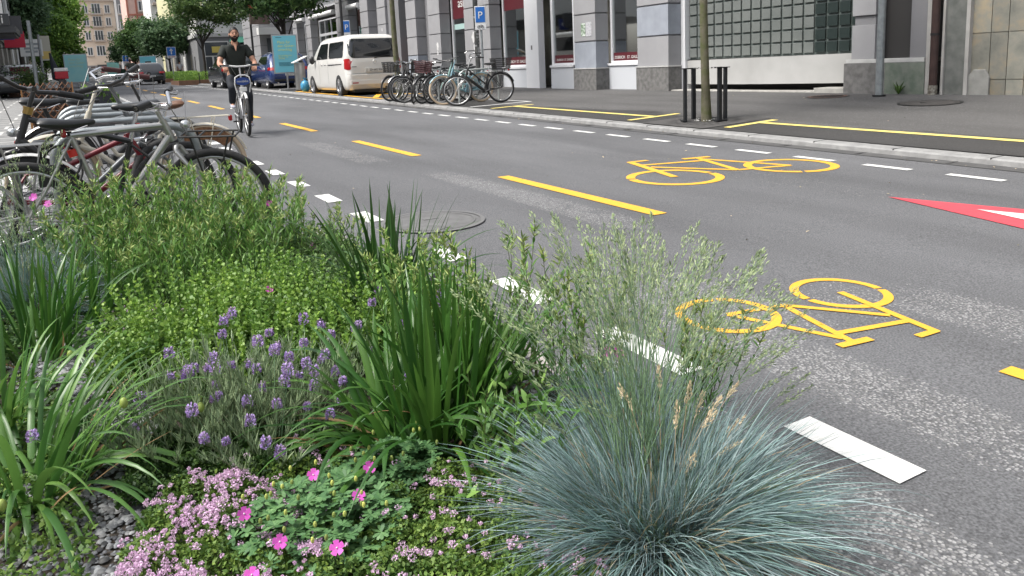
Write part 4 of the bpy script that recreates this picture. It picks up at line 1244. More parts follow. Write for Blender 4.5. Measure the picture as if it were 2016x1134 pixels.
# tree guard + grate
tg = empty('tree_guard', 'black steel tree guard round the slim tree on the pavement', 'tree guard', (8.32, 8.66, gz(8.32, 8.66)))
GRD = mat('guard_black_steel', (.03, .032, .036), .5, .5, var=.4, scale=10)
RG = .33
for k, (la, ne) in enumerate(((-.29, .11), (-.17, -.27), (.21, .24), (.30, -.13))):
    ux, uy = .72 * la - .69 * ne, -.69 * la - .72 * ne
    m_ = MB(); m_.box((ux, uy, .395), (.062, .045, .79), R3(0, 0, math.atan2(uy, ux) + PI / 2)); m_.build('upright', GRD, tg, bevel=.004)
m_ = MB(); n = 40
pr = []
for i in range(n):
    a0, a1 = 2 * PI * i / n, 2 * PI * (i + 1) / n
    f = lambda a, r_, z: ((RG + r_) * math.cos(a), (RG + r_) * math.sin(a), z)
    m_.add([f(a0, -.035, .79), f(a0, .035, .79), f(a1, .035, .79), f(a1, -.035, .79), f(a0, -.035, .80), f(a0, .035, .80), f(a1, .035, .80), f(a1, -.035, .80)], [(3, 2, 1, 0), (4, 5, 6, 7), (0, 1, 5, 4), (2, 3, 7, 6)])
m_.build('top_ring', GRD, tg)
m_ = MB()
for a in (30, 150, 270):
    a = math.radians(a); m_.box((RG * math.cos(a), RG * math.sin(a), .02), (.22, .05, .02), R3(0, 0, a + PI / 2))
m_.build('foot', GRD, tg)
gr = empty('tree_grate', 'square dark iron grate with radial slots under the slim tree', 'tree grate', (8.32, 8.66, gz(8.32, 8.66)))
sx = (gz(9, 8.6) - gz(8, 8.6))
gf = lambda a, b, h: (a, b, a * sx + b * S + h)
m_ = MB(); n = 24
sq = []
for i in range(n):
    a = 2 * PI * i / n; c, s_ = math.cos(a), math.sin(a); k = .68 / max(abs(c), abs(s_))
    sq.append((c * k, s_ * k))
for i in range(n):
    j = (i + 1) % n; a0, a1 = 2 * PI * i / n, 2 * PI * j / n
    m_.add([gf(.16 * math.cos(a0), .16 * math.sin(a0), .008), gf(sq[i][0], sq[i][1], .008), gf(sq[j][0], sq[j][1], .008), gf(.16 * math.cos(a1), .16 * math.sin(a1), .008)], [(0, 1, 2, 3)])
m_.build('plate', mat('cast_iron_grate', (.085, .082, .08), .75, var=.6, scale=8, bump=.3), gr)
m_ = MB()
for i in range(32):
    a = 2 * PI * i / 32; c, s_ = math.cos(a), math.sin(a)
    for r0, r1 in ((.22, .36), (.42, .56)):
        w_ = .009
        m_.add([gf(c * r0 - s_ * w_, s_ * r0 + c * w_, .0095), gf(c * r0 + s_ * w_, s_ * r0 - c * w_, .0095), gf(c * r1 + s_ * w_, s_ * r1 - c * w_, .0095), gf(c * r1 - s_ * w_, s_ * r1 + c * w_, .0095)], [(0, 1, 2, 3)])
m_.build('slots', BLACK, gr)
wt = MB()
rng = np.random.default_rng(4)
for i in range(26):
    a = rng.uniform(0, 2 * PI); q = rng.uniform(.1, .17); wt.ball(gf(q * math.cos(a), q * math.sin(a), .02), (.012, .01, .008), 6, 4)
wt.build('pale_pebbles', mat('pale_pebble', (.5, .5, .48), .7), gr)
WEED = mat('weed_leaf', (.06, .12, .02), .6, transl=.2)
wd = empty('weed', 'small green weed growing at the foot of the mossy plinth', 'weed', (12.68, 8.42, gz(12.68, 8.42)))
m_ = MB()
for i in range(12):
    a = i * 2.4; l = .12 + .14 * ((i * 37) % 10) / 10
    p0 = Vector((0, 0, 0)); p1 = Vector((math.cos(a) * .05, math.sin(a) * .07, l * .6)); p2 = Vector((math.cos(a) * .13, math.sin(a) * .16, l)); s_ = Vector((math.sin(a), -math.cos(a), 0)) * .012
    m_.add([p0 - s_, p0 + s_, p1 + s_ * 1.3, p1 - s_ * 1.3, p2], [(0, 1, 2, 3), (3, 2, 4)])
m_.build('leaves', WEED, wd)

# planters with grasses in the street
def planter(x0, x1, y0, y1, label, seed, posts=True, h=.28):
    zz_ = S * (y0 + y1) / 2
    cx, cy = (x0 + x1) / 2, (y0 + y1) / 2
    t = empty('planter', label, 'planter', (cx, cy, zz_), group='low wooden planters in the street')
    w_, d_ = (x1 - x0) / 2, (y1 - y0) / 2
    m_ = MB(); th = .08
    m_.bb(-w_, w_, -d_, -d_ + th, -.1, h); m_.bb(-w_, w_, d_ - th, d_, -.1, h); m_.bb(-w_, -w_ + th, -d_ + th, d_ - th, -.1, h); m_.bb(w_ - th, w_, -d_ + th, d_ - th, -.1, h)
    m_.build('timber_edge', mat('brown_timber', (.26, .14, .085), .8, var=.6, scale=5, col2=(.15, .09, .06)), t, bevel=.01)
    m_ = MB(); m_.bb(-w_ + th, w_ - th, -d_ + th, d_ - th, 0, h - .06); m_.build('soil', SOIL, t)
    rng = np.random.default_rng(seed); n = 5200
    P = np.stack([rng.uniform(-w_ + .1, w_ - .1, n), rng.uniform(-d_ + .1, d_ - .1, n), h - .05 + rng.uniform(0, 1, n) ** 1.3 * .6], 1)
    V, F = leaf_cloud(P, .085, rng, up=.2, asp=.18)
    npmesh('foliage', V, F, LEAF['light'], t)
    return t
planter(6.3, 9.2, 54.2, 58.5, 'wooden-edged planter round the loose-crowned tree', 1)
planter(6.7, 9.4, 67.0, 70.5, 'wooden-edged planter behind the one-way sign post', 2)
for x in (7.55, 8.75):
    t = empty('bollard', 'thin black stake in the near planter, %s of the tree trunk' % ('left' if x < 8 else 'right'), 'stake', (x, 54.05, S * 54))
    m_ = MB(); m_.bb(-.03, .03, -.03, .03, 0, .75); m_.build('shaft', BLACK, t, bevel=.005)

# left terrace: trellis boxes, flower pot, dark planter
TRW = mat('terracotta_brown_wood', (.24, .115, .06), .7, var=.5, scale=10)
def trellis(x, y, w_, h, label, zoff=0, n=5):
    t = empty('trellis_fence', label, 'trellis', (x, y, S * y + zoff), group='brown trellis fences')
    for i, sgn in ((0, 1), (1, -1)):
        m_ = MB(); k = n
        for j in range(-k, k * 2):
            x0 = j * w_ / k
            pts = []
            # diagonal slats clipped to the frame
            a = Vector((x0, 0)); b = Vector((x0 + h * .8 * sgn, h))
            # clip x to 0..w_
            def cl(p, q):
                d_ = q - p; t0, t1 = 0, 1
                for bound, s_ in ((0, 1), (w_, -1)):
                    f0 = (p.x - bound) * s_; f1 = (q.x - bound) * s_
                    if f0 < 0 and f1 < 0: return None
                    if f0 < 0: t0 = max(t0, f0 / (f0 - f1))
                    if f1 < 0: t1 = min(t1, f0 / (f0 - f1))
                return (p + d_ * t0, p + d_ * t1) if t0 < t1 else None
            c_ = cl(a, b)
            if c_: m_.tube([(c_[0].x, i * .012, c_[0].y), (c_[1].x, i * .012, c_[1].y)], .010, 4)
        m_.build('slats', TRW, t)
    m_ = MB(); m_.bb(-.03, 0, -.02, .03, 0, h); m_.bb(w_, w_ + .03, -.02, .03, 0, h); m_.build('frame', mat('orange_wood', (.42, .20, .07), .6), t)
    m_ = MB(); m_.bb(0, w_, .12, .5, 0, h * .85); m_.build('dark_box', mat('dark_planter_box', (.025, .022, .02), .7), t)
    return t
trellis(-.95, 22.0, 1.05, .92, 'brown trellis box seen above the black handlebar, farther one', 0, 8)
trellis(-.50, 13.4, .56, .70, 'brown trellis box seen between the bicycle frames, nearer one', 0, 5)
dpl = empty('planter_box', 'dark grey planter box with trailing greenery behind the parked bicycles', 'planter', (.38, 16.0, S * 16))
m_ = MB(); m_.bb(-.42, .30, -.2, .2, 0, .80); m_.build('box', mat('anthracite_box', (.035, .037, .045), .6), dpl, bevel=.01)
rng = np.random.default_rng(9); n = 900
P = np.stack([rng.uniform(-.15, .42, n), rng.uniform(-.22, .22, n), .82 + rng.normal(0, .05, n) - .10 * np.linspace(0, 1, n)], 1); P[:, 2] -= np.clip(P[:, 0] - .2, 0, 1) * .7
V, F = leaf_cloud(P, .035, rng); npmesh('foliage', V, F, LEAF['light'], dpl)
fp = empty('flower_pot', 'pinkish round flower pot with a dark shrub beside the beige columns', 'flower pot', (-2.2, 43.5, S * 43.5 + .05))
m_ = MB(); m_.lathe([(0, 0), (.20, 0), (.27, .2), (.27, .48), (.24, .48), (.22, .42), (0, .42)]); m_.build('pot', mat('pink_terracotta', (.50, .32, .26), .75), fp, smooth=50)
n = 1800; P = np.stack([rng.normal(0, .22, n), rng.normal(0, .22, n), .75 + rng.normal(0, .25, n)], 1); V, F = leaf_cloud(P, .05, rng); npmesh('shrub', V, F, LEAF['blue'], fp)
sh_ = empty('potted_shrub', 'dark box planter with green shrub beside the flower pot on the left', 'planter', (-1.35, 41, S * 41 + .05))
m_ = MB(); m_.bb(-.35, .35, -.3, .3, 0, .55); m_.build('box', mat('dark_planter_box', (.025, .022, .02), .7), sh_)
P = np.stack([rng.normal(0, .25, n), rng.normal(0, .22, n), .85 + rng.normal(0, .2, n)], 1); V, F = leaf_cloud(P, .05, rng); npmesh('foliage', V, F, LEAF['mid'], sh_)
ub = empty('folded_parasol', 'folded dark parasol on the left pavement beside the poster', 'parasol', (-.35, 57, S * 57 + .05))
m_ = MB(); m_.tube([(0, 0, 0), (0, 0, .5), (-.1, 0, .7), (-.35, 0, 2.3)], [.03, .03, .32, .05], 10); m_.build('canopy', mat('dark_canvas', (.03, .035, .045), .8), ub, smooth=50)
mt_ = empty('litter_container', 'green waste container beside the farthest parked cars', 'container', (5.6, 98, S * 98))
m_ = MB(); m_.bb(-.5, .5, -.4, .4, .1, 1.1); m_.cur = 1; m_.bb(-.55, .55, -.45, .45, 1.1, 1.2); m_.build('body', [mat('container_green', (.03, .10, .06), .6), DARKM], mt_, bevel=.03)
# ================================================================ VEHICLES
def rrect(z, y0, y1, w_, r, nc=6, ns=5):
    pts = []
    for (cx, cy, a0) in ((w_ - r, y1 - r, 0), (-(w_ - r), y1 - r, 90), (-(w_ - r), y0 + r, 180), (w_ - r, y0 + r, 270)):
        for i in range(nc + 1):
            a = math.radians(a0 + 90 * i / nc)
            pts.append((cx + r * math.cos(a), cy + r * math.sin(a), z))
        # straight run to the next corner
        nx = {0: (-(w_ - r), y1), 90: (-w_, y0 + r), 180: (w_ - r, y0), 270: (w_, y1 - r)}[a0]
        p = pts[-1]
        for i in range(1, ns):
            pts.append((p[0] + (nx[0] - p[0]) * i / ns, p[1] + (nx[1] - p[1]) * i / ns, z))
    return pts


class Body:
    """z-levels (z, y_rear, y_front, half width, corner radius), smoothly interpolated"""
    def __init__(s, lv): s.lv = lv

    def at(s, z):
        lv = s.lv
        if z <= lv[0][0]: return lv[0]
        for a, b in zip(lv[:-1], lv[1:]):
            if z <= b[0]:
                t = (z - a[0]) / (b[0] - a[0]); return tuple(a[i] + (b[i] - a[i]) * t for i in range(5))
        return lv[-1]

    def build(s, name, mtl, parent, wheels=None, wr=.34, bevel=0):
        mb = MB(); vs = []; n = None
        for l in s.lv:
            p = rrect(*l); n = len(p); vs += p
        fs = []
        for k in range(len(s.lv) - 1):
            for i in range(n): fs.append((k * n + i, k * n + (i + 1) % n, (k + 1) * n + (i + 1) % n, (k + 1) * n + i))
        fs.append(tuple(range(n - 1, -1, -1))); fs.append(tuple((len(s.lv) - 1) * n + i for i in range(n)))
        mb.add(vs, fs)
        o = mb.build(name, mtl, parent)
        if wheels:
            cs = []
            for (y, z) in wheels:
                for sx in (-1, 1):
                    c = MB(); c.cyl((sx * (s.at(.5)[3] + .02), y, z), (1, 0, 0), wr + .055, .52, 28)
                    cs.append(c.build('cut_tool', mtl))
            bool_cut(o, cs)
        o.data.polygons.foreach_set('use_smooth', [True] * len(o.data.polygons)); o.data.set_sharp_from_angle(angle=math.radians(32))
        return o

    def side(s, sx, y, z, off=.004):
        _, y0, y1, w_, r = s.at(z)
        x = w_
        if y < y0 + r: x = w_ - r + math.sqrt(max(0, r * r - (y0 + r - y) ** 2))
        if y > y1 - r: x = w_ - r + math.sqrt(max(0, r * r - (y - y1 + r) ** 2))
        return (sx * (x + off), y, z)

    def end(s, e, x, z, off=.004):
        _, y0, y1, w_, r = s.at(z)
        d_ = 0
        if abs(x) > w_ - r: d_ = r - math.sqrt(max(0, r * r - (abs(x) - (w_ - r)) ** 2))
        return (x, (y0 + d_ - off) if e < 0 else (y1 - d_ + off), z)

    def patch(s, name, mtl, parent, kind, a0, a1, z0, z1, off=.004, nu=10, nv=8, rc=.15, skew=None):
        """rounded patch on 'L','R' (side) or 'B','F' (ends). a0,a1 may be functions of z"""
        mb = MB()
        A0 = a0 if callable(a0) else (lambda z: a0); A1 = a1 if callable(a1) else (lambda z: a1)
        vals = []
        for j in range(nv + 1):
            tt = j / nv
            tt = .5 - .5 * math.cos(PI * tt)
            z = z0 + (z1 - z0) * tt
            h = z1 - z0; ins = 0
            e = min(tt, 1 - tt) * h
            if e < rc: ins = rc - math.sqrt(max(0, rc * rc - (rc - e) ** 2))
            l, r_ = A0(z) + ins, A1(z) - ins
            vals.append((z, l, r_))
        vs = []
        for z, l, r_ in vals:
            for i in range(nu + 1):
                a = l + (r_ - l) * i / nu
                if kind in 'LR': vs.append(s.side(-1 if kind == 'L' else 1, a, z, off))
                else: vs.append(s.end(-1 if kind == 'B' else 1, a, z, off))
        fs = [(j * (nu + 1) + i, j * (nu + 1) + i + 1, (j + 1) * (nu + 1) + i + 1, (j + 1) * (nu + 1) + i) for j in range(nv) for i in range(nu)]
        mb.add(vs, fs)
        return mb.build(name, mtl, parent, smooth=60)


CARGL = mat('car_glass', (.012, .014, .016), .05, spec=.9, coat=.3)
RLIGHT = mat('red_tail_light', (.34, .010, .012), .15, coat=.5)
PLATEM = mat('number_plate', (.66, .66, .64), .4)
PLTX = mat('plate_digits', (.03, .03, .03), .5)
RIMM = mat('alloy_rim', (.38, .38, .39), .3, .85)


def add_wheels(t, track, ys_, r, w_=.22, rim=RIMM):
    for y in ys_:
        for sx in (-1, 1):
            m_ = MB(); c = (sx * track, y, r)
            prof = [(r * .62, -w_ / 2), (r * .95, -w_ / 2), (r, -w_ / 2 + .03), (r, w_ / 2 - .03), (r * .95, w_ / 2), (r * .62, w_ / 2)]
            n = 28
            vs = [(c[0] + h, c[1] + q * math.cos(2 * PI * i / n), c[2] + q * math.sin(2 * PI * i / n)) for q, h in prof for i in range(n)]
            fs = [(k * n + i, k * n + (i + 1) % n, (k + 1) * n + (i + 1) % n, (k + 1) * n + i) for k in range(len(prof) - 1) for i in range(n)]
            m_.add(vs, fs)
            ty = m_.build('wheel', RUBBER, t, smooth=40)
            m_ = MB()
            m_.ring((c[0] + sx * w_ * .42, c[1], c[2]), (1, 0, 0), r * .62, .02, 28, 6)
            m_.cyl((c[0] + sx * w_ * .3, c[1], c[2]), (1, 0, 0), r * .16, .06, 14)
            for k in range(10):
                a = 2 * PI * k / 10; dy, dz = math.cos(a), math.sin(a)
                m_.tube([(c[0] + sx * w_ * .33, c[1] + dy * r * .1, c[2] + dz * r * .1), (c[0] + sx * w_ * .40, c[1] + dy * r * .62, c[2] + dz * r * .62)], .022, 5)
            m_.build('rim', rim, ty, smooth=40)
            m_ = MB(); m_.cyl((c[0] + sx * w_ * .15, c[1], c[2]), (1, 0, 0), r * .6, .03, 24); m_.build('brake_disc', DARKM, ty)


VW = mat('van_white_paint', (.70, .69, .66), .25, coat=.6, var=.15, scale=2, col2=(.62, .61, .57), spec=.6)
van = empty('van', 'white passenger van with dark rear windows parked on the crossed yellow lines', 'van', (8.72, 24.0, .372), math.radians(-.8))
vb = Body([(.20, .16, 4.95, .84, .12), (.26, .08, 5.02, .90, .16), (.36, .03, 5.08, .93, .18), (.52, .0, 5.12, .955, .20), (.66, .0, 5.12, .96, .22), (.70, .03, 5.11, .962, .22), (.90, .03, 5.08, .965, .24), (1.02, .04, 5.0, .962, .26), (1.08, .045, 4.85, .958, .28), (1.14, .06, 4.45, .94, .26), (1.18, .07, 4.3, .93, .22),
           (1.4, .10, 3.95, .905, .2), (1.62, .15, 3.6, .87, .2), (1.76, .2, 3.36, .84, .2), (1.83, .25, 3.2, .80, .22), (1.88, .36, 3.0, .72, .25), (1.905, .55, 2.75, .58, .3)])
vb.build('body', VW, van, wheels=((.95, .33), (4.25, .33)), wr=.335)
add_wheels(van, .86, (.95, 4.25), .345)
vb.patch('rear_window', CARGL, van, 'B', -.83, .83, 1.17, 1.76, .006, 20, 10, .16)
vb.patch('side_window', CARGL, van, 'L', .42, 2.05, 1.20, 1.70, .005, 14, 8, .09)
vb.patch('side_window', CARGL, van, 'L', 2.18, lambda z: 3.62 - (z - 1.2) * 1.05, 1.20, 1.70, .005, 10, 8, .05)
vb.patch('side_window', CARGL, van, 'R', .42, 3.5, 1.20, 1.70, .005, 14, 8, .09)
vb.patch('windscreen', CARGL, van, 'F', -.78, .78, 1.2, 1.72, .006, 12, 8, .08)
for sx in (-1, 1):
    a, b = (-.952, -.81) if sx < 0 else (.81, .952)
    vb.patch('tail_light', RLIGHT, van, 'B', a, b, .82, 1.16, .012, 6, 6, .03)
    vb.patch('tail_light', RLIGHT, van, 'L' if sx < 0 else 'R', .05, .24, .84, 1.14, .009, 4, 6, .04)
m_ = MB(); m_.bb(-.34, .34, -.002, .04, .735, .86); m_.build('plate_recess', mat('shaded_white', (.50, .49, .46), .4), van, bevel=.01)
m_ = MB(); m_.bb(-.26, .26, -.014, -.006, .745, .86); p = m_.build('number_plate', PLATEM, van)
text('ZH·682 936', .088, PLTX, p, (.01, -.018, .772), (PI / 2, 0, 0))
m_ = MB(); m_.ring((0, -.0, 1.045), (0, 1, 0), .05, .006, 24, 6)
for k in range(3):
    a = PI / 2 + k * 2 * PI / 3; m_.tube([(0, 0, 1.045), (.047 * math.cos(a), 0, 1.045 + .047 * math.sin(a))], .005, 5)
e_ = m_.build('emblem', CHROME, van, smooth=50); e_.location = (0, .024, 0)
m_ = MB(); m_.bb(-.78, -.62, .015, .03, .90, .925); m_.bb(.48, .78, .015, .03, .90, .925); m_.build('model_badge', CHROME, van)
m_ = MB(); m_.bb(-.85, .85, -.02, .06, .36, .50); m_.cur = 1; m_.bb(-.80, -.60, -.026, -.012, .40, .435); m_.bb(.60, .80, -.026, -.012, .40, .435)
m_.build('bumper', [VW, RLIGHT], van, bevel=.03)
m_ = MB(); m_.tube([(-.973, 1.3, 1.0), (-.973, 2.0, 1.0)], .012, 6); m_.bb(-.968, -.955, .5, 2.1, .985, 1.015); m_.build('door_rail', DARKM, van)
m_ = MB(); m_.ball((-1.06, 3.72, 1.20), (.10, .09, .14)); m_.tube([(-.93, 3.72, 1.16), (-1.02, 3.72, 1.16)], .03, 6); m_.build('wing_mirror', BLACK, van, smooth=60)
for y in (2.75, 2.35):
    m_ = MB(); m_.tube([(-.965, y, 1.03), (-.985, y + .03, 1.03), (-.985, y + .17, 1.03), (-.965, y + .2, 1.03)], .014, 6); m_.build('door_handle', VW, van, smooth=50)
m_ = MB(); m_.bb(-.22, .22, .26, .30, 1.80, 1.83); m_.build('brake_light', mat('dark_red_lens', (.15, .01, .01), .2), van)
m_ = MB(); m_.bb(-.72, .72, .12, 4.9, .13, .22); m_.tube([(.35, .05, .25), (.35, .5, .25)], .03, 8); m_.build('underbody', BLACK, van)
van.scale = (1, 1, 1.045)
m_ = MB(); m_.tube([(0, .06, 1.15), (.30, .062, 1.22), (.52, .075, 1.25)], [.014, .009, .007], 6); m_.build('rear_wiper', BLACK, van)
for y in (2.12, 3.2):
    m_ = MB(); m_.bb(-.9655, -.9635, y, y + .006, .40, 1.16); m_.build('door_seam', DARKM, van)
m_ = MB(); m_.bb(-.95, .95, .012, .026, .690, .698); m_.build('tailgate_seam', mat('seam_grey', (.2, .2, .19), .6), van)


def suv(name, label, x, y, rz, paint, h=1.0, plate='', roof=None, cat='car', wide=1.0, flipz=False, mirror=False):
    t = empty(name, label, cat, (x, y, gz(x, y)), rz)
    H_ = h
    lv = [(.22, .18, 4.5, .80, .15), (.30, .06, 4.62, .88, .2), (.45, .0, 4.68, .93, .24), (.62, .0, 4.68, .945, .26), (.80, .06, 4.62, .94, .28), (.92, .12, 4.3, .925, .3), (.98, .18, 3.55, .90, .26),
          (1.02, .22, 3.4, .885, .22), (1.2, .42, 3.05, .82, .2), (1.36, .62, 2.75, .76, .2), (1.44, .78, 2.55, .70, .22), (1.49, 1.0, 2.2, .56, .25)]
    lv = [(z if z < .5 else .5 + (z - .5) * H_, a, b, w_ * wide, r) for z, a, b, w_, r in lv]
    zz_ = lambda z: .5 + (z - .5) * H_
    b = Body(lv)
    b.build('body', paint, t, wheels=((.85, .34), (3.7, .34)), wr=.34)
    add_wheels(t, .80 * wide, (.85, 3.7), .34)
    b.patch('rear_window', CARGL, t, 'B', -.66, .66, zz_(1.0), zz_(1.38), .006, 14, 8, .08)
    b.patch('windscreen', CARGL, t, 'F', -.68, .68, zz_(1.02), zz_(1.38), .006, 14, 8, .08)
    for k in 'LR':
        b.patch('side_window', CARGL, t, k, lambda z: .75 + (z - 1) * .7, lambda z: 3.2 - (z - 1) * 1.3, zz_(1.03), zz_(1.36), .005, 14, 8, .07)
    for sx in (-1, 1):
        a0, a1 = sorted((sx * .50, sx * .93 * wide))
        b.patch('tail_light', RLIGHT, t, 'B', a0, a1, zz_(.78), zz_(.90), .012, 8, 5, .04)
        b.patch('tail_light', RLIGHT, t, 'L' if sx < 0 else 'R', .22, .46, zz_(.78), zz_(.90), .01, 4, 5, .04)
        m_ = MB(); m_.ball((sx * 1.02 * wide, 2.95, 1.02), (.1, .07, .08)); m_.tube([(sx * .85, 2.95, .99), (sx * .98 * wide, 2.95, .99)], .025, 6); m_.build('wing_mirror', paint, t, smooth=60)
        m_ = MB(); m_.tube([(sx * .6, .0, .24), (sx * .6, .2, .24)], .04, 10); m_.build('exhaust', CHROME, t)
        for zlt in (4.62,):
            a0, a1 = sorted((sx * .52, sx * .86 * wide))
            b.patch('headlight', mat('headlight_glass', (.55, .57, .6), .1), t, 'F', a0, a1, zz_(.66), zz_(.78), .01, 6, 5, .04)
    m_ = MB(); m_.bb(-.26, .26, -.016, -.006, .56, .67); p = m_.build('number_plate', PLATEM, t)
    if plate: text(plate, .085, PLTX, p, (0, -.019, .585), (PI / 2, 0, 0))
    m_ = MB(); m_.bb(-.75, .75, -.012, .05, .30, .42); m_.build('bumper_insert', BLACK, t, bevel=.02)
    if roof:
        m_ = MB()
        for sx in (-1, 1): m_.tube([(sx * .55, 1.0, zz_(1.45)), (sx * .55, 1.1, zz_(1.51)), (sx * .55, 2.2, zz_(1.51)), (sx * .55, 2.35, zz_(1.43))], .018, 6)
        m_.build('roof_rail', roof, t, smooth=50)
    return t


BLUEP = mat('dark_blue_paint', (.008, .03, .13), .22, coat=.8, spec=.7)
BLKP = mat('black_car_paint', (.012, .013, .016), .22, coat=.7, spec=.7)
GRYP = mat('dark_grey_paint', (.06, .063, .066), .25, coat=.6)
WHP = mat('white_car_paint', (.62, .62, .6), .25, coat=.5)
suv('parked_car', 'dark blue car parked behind the turquoise poster', 8.85, 35.4, math.radians(-1), BLUEP, 1.12, 'ZH 514 732', roof=CHROME)
suv('parked_car', 'black car partly hidden behind the cyclist', 7.85, 41.2, math.radians(1), BLKP, 1.18, '', roof=DARKM)
tx = suv('parked_car', 'black estate car with white roof behind the second cyclist', 5.35, 61.0, 0, BLKP, 1.08, 'ZH 27 418')
m_ = MB(); m_.bb(-.60, .60, .85, 2.5, 1.5, 1.57); m_.build('white_roof', WHP, tx, bevel=.04)
m_ = MB(); m_.bb(-.2, .2, 1.5, 1.65, 1.57, 1.7); m_.build('roof_box', DARKM, tx, bevel=.02)
suv('parked_car', 'small white car parked far down the street with dark roof', 4.9, 112, math.radians(4), WHP, 1.1)
suv('parked_car', 'black car at the far end left of the distant white car', 3.6, 122, math.radians(10), BLKP, 1.0)
lc = suv('parked_car', 'dark car with bright windscreen pillar behind the flower pot on the left', -1.9, 46.5, math.radians(180), GRYP, 1.05)
# scooter with red box
st = empty('scooter', 'delivery scooter with red and white box by the left lamp posts', 'scooter', (-.15, 41.5, S * 41.5 + .05), 0)
m_ = MB(); m_.bb(-.27, .27, -.3, .3, .78, 1.12); m_.build('box', mat('red_plastic', (.45, .015, .03), .35), st, bevel=.03)
m_ = MB(); m_.bb(-.28, .28, -.31, .31, 1.122, 1.28); m_.build('box_lid', WHITEP, st, bevel=.03)
m_ = MB(); m_.bb(-.16, .16, -.35, .9, .45, .75); m_.tube([(0, .95, .3), (0, .75, 1.1)], .06, 8); m_.tube([(-.33, .75, 1.12), (.33, .75, 1.12)], .02, 6); m_.build('frame', BLKP, st, bevel=.04)
for y in (-.25, 1.0):
    m_ = MB(); m_.ring((0, y, .25), (1, 0, 0), .20, .05, 20, 8); m_.build('wheel', RUBBER, st, smooth=60)
# ================================================================ BICYCLES
TYREC = mat('cream_tyre', (.55, .43, .30), .7)
SPOKE = mat('spoke_steel', (.5, .5, .5), .35, .9)
BROWNL = mat('brown_leather', (.16, .075, .04), .5, var=.4, scale=20)
BROWNG = mat('dark_brown_grip', (.085, .03, .03), .6)
SADM = mat('black_saddle', (.018, .019, .02), .38, var=.2, scale=20, spec=.6)


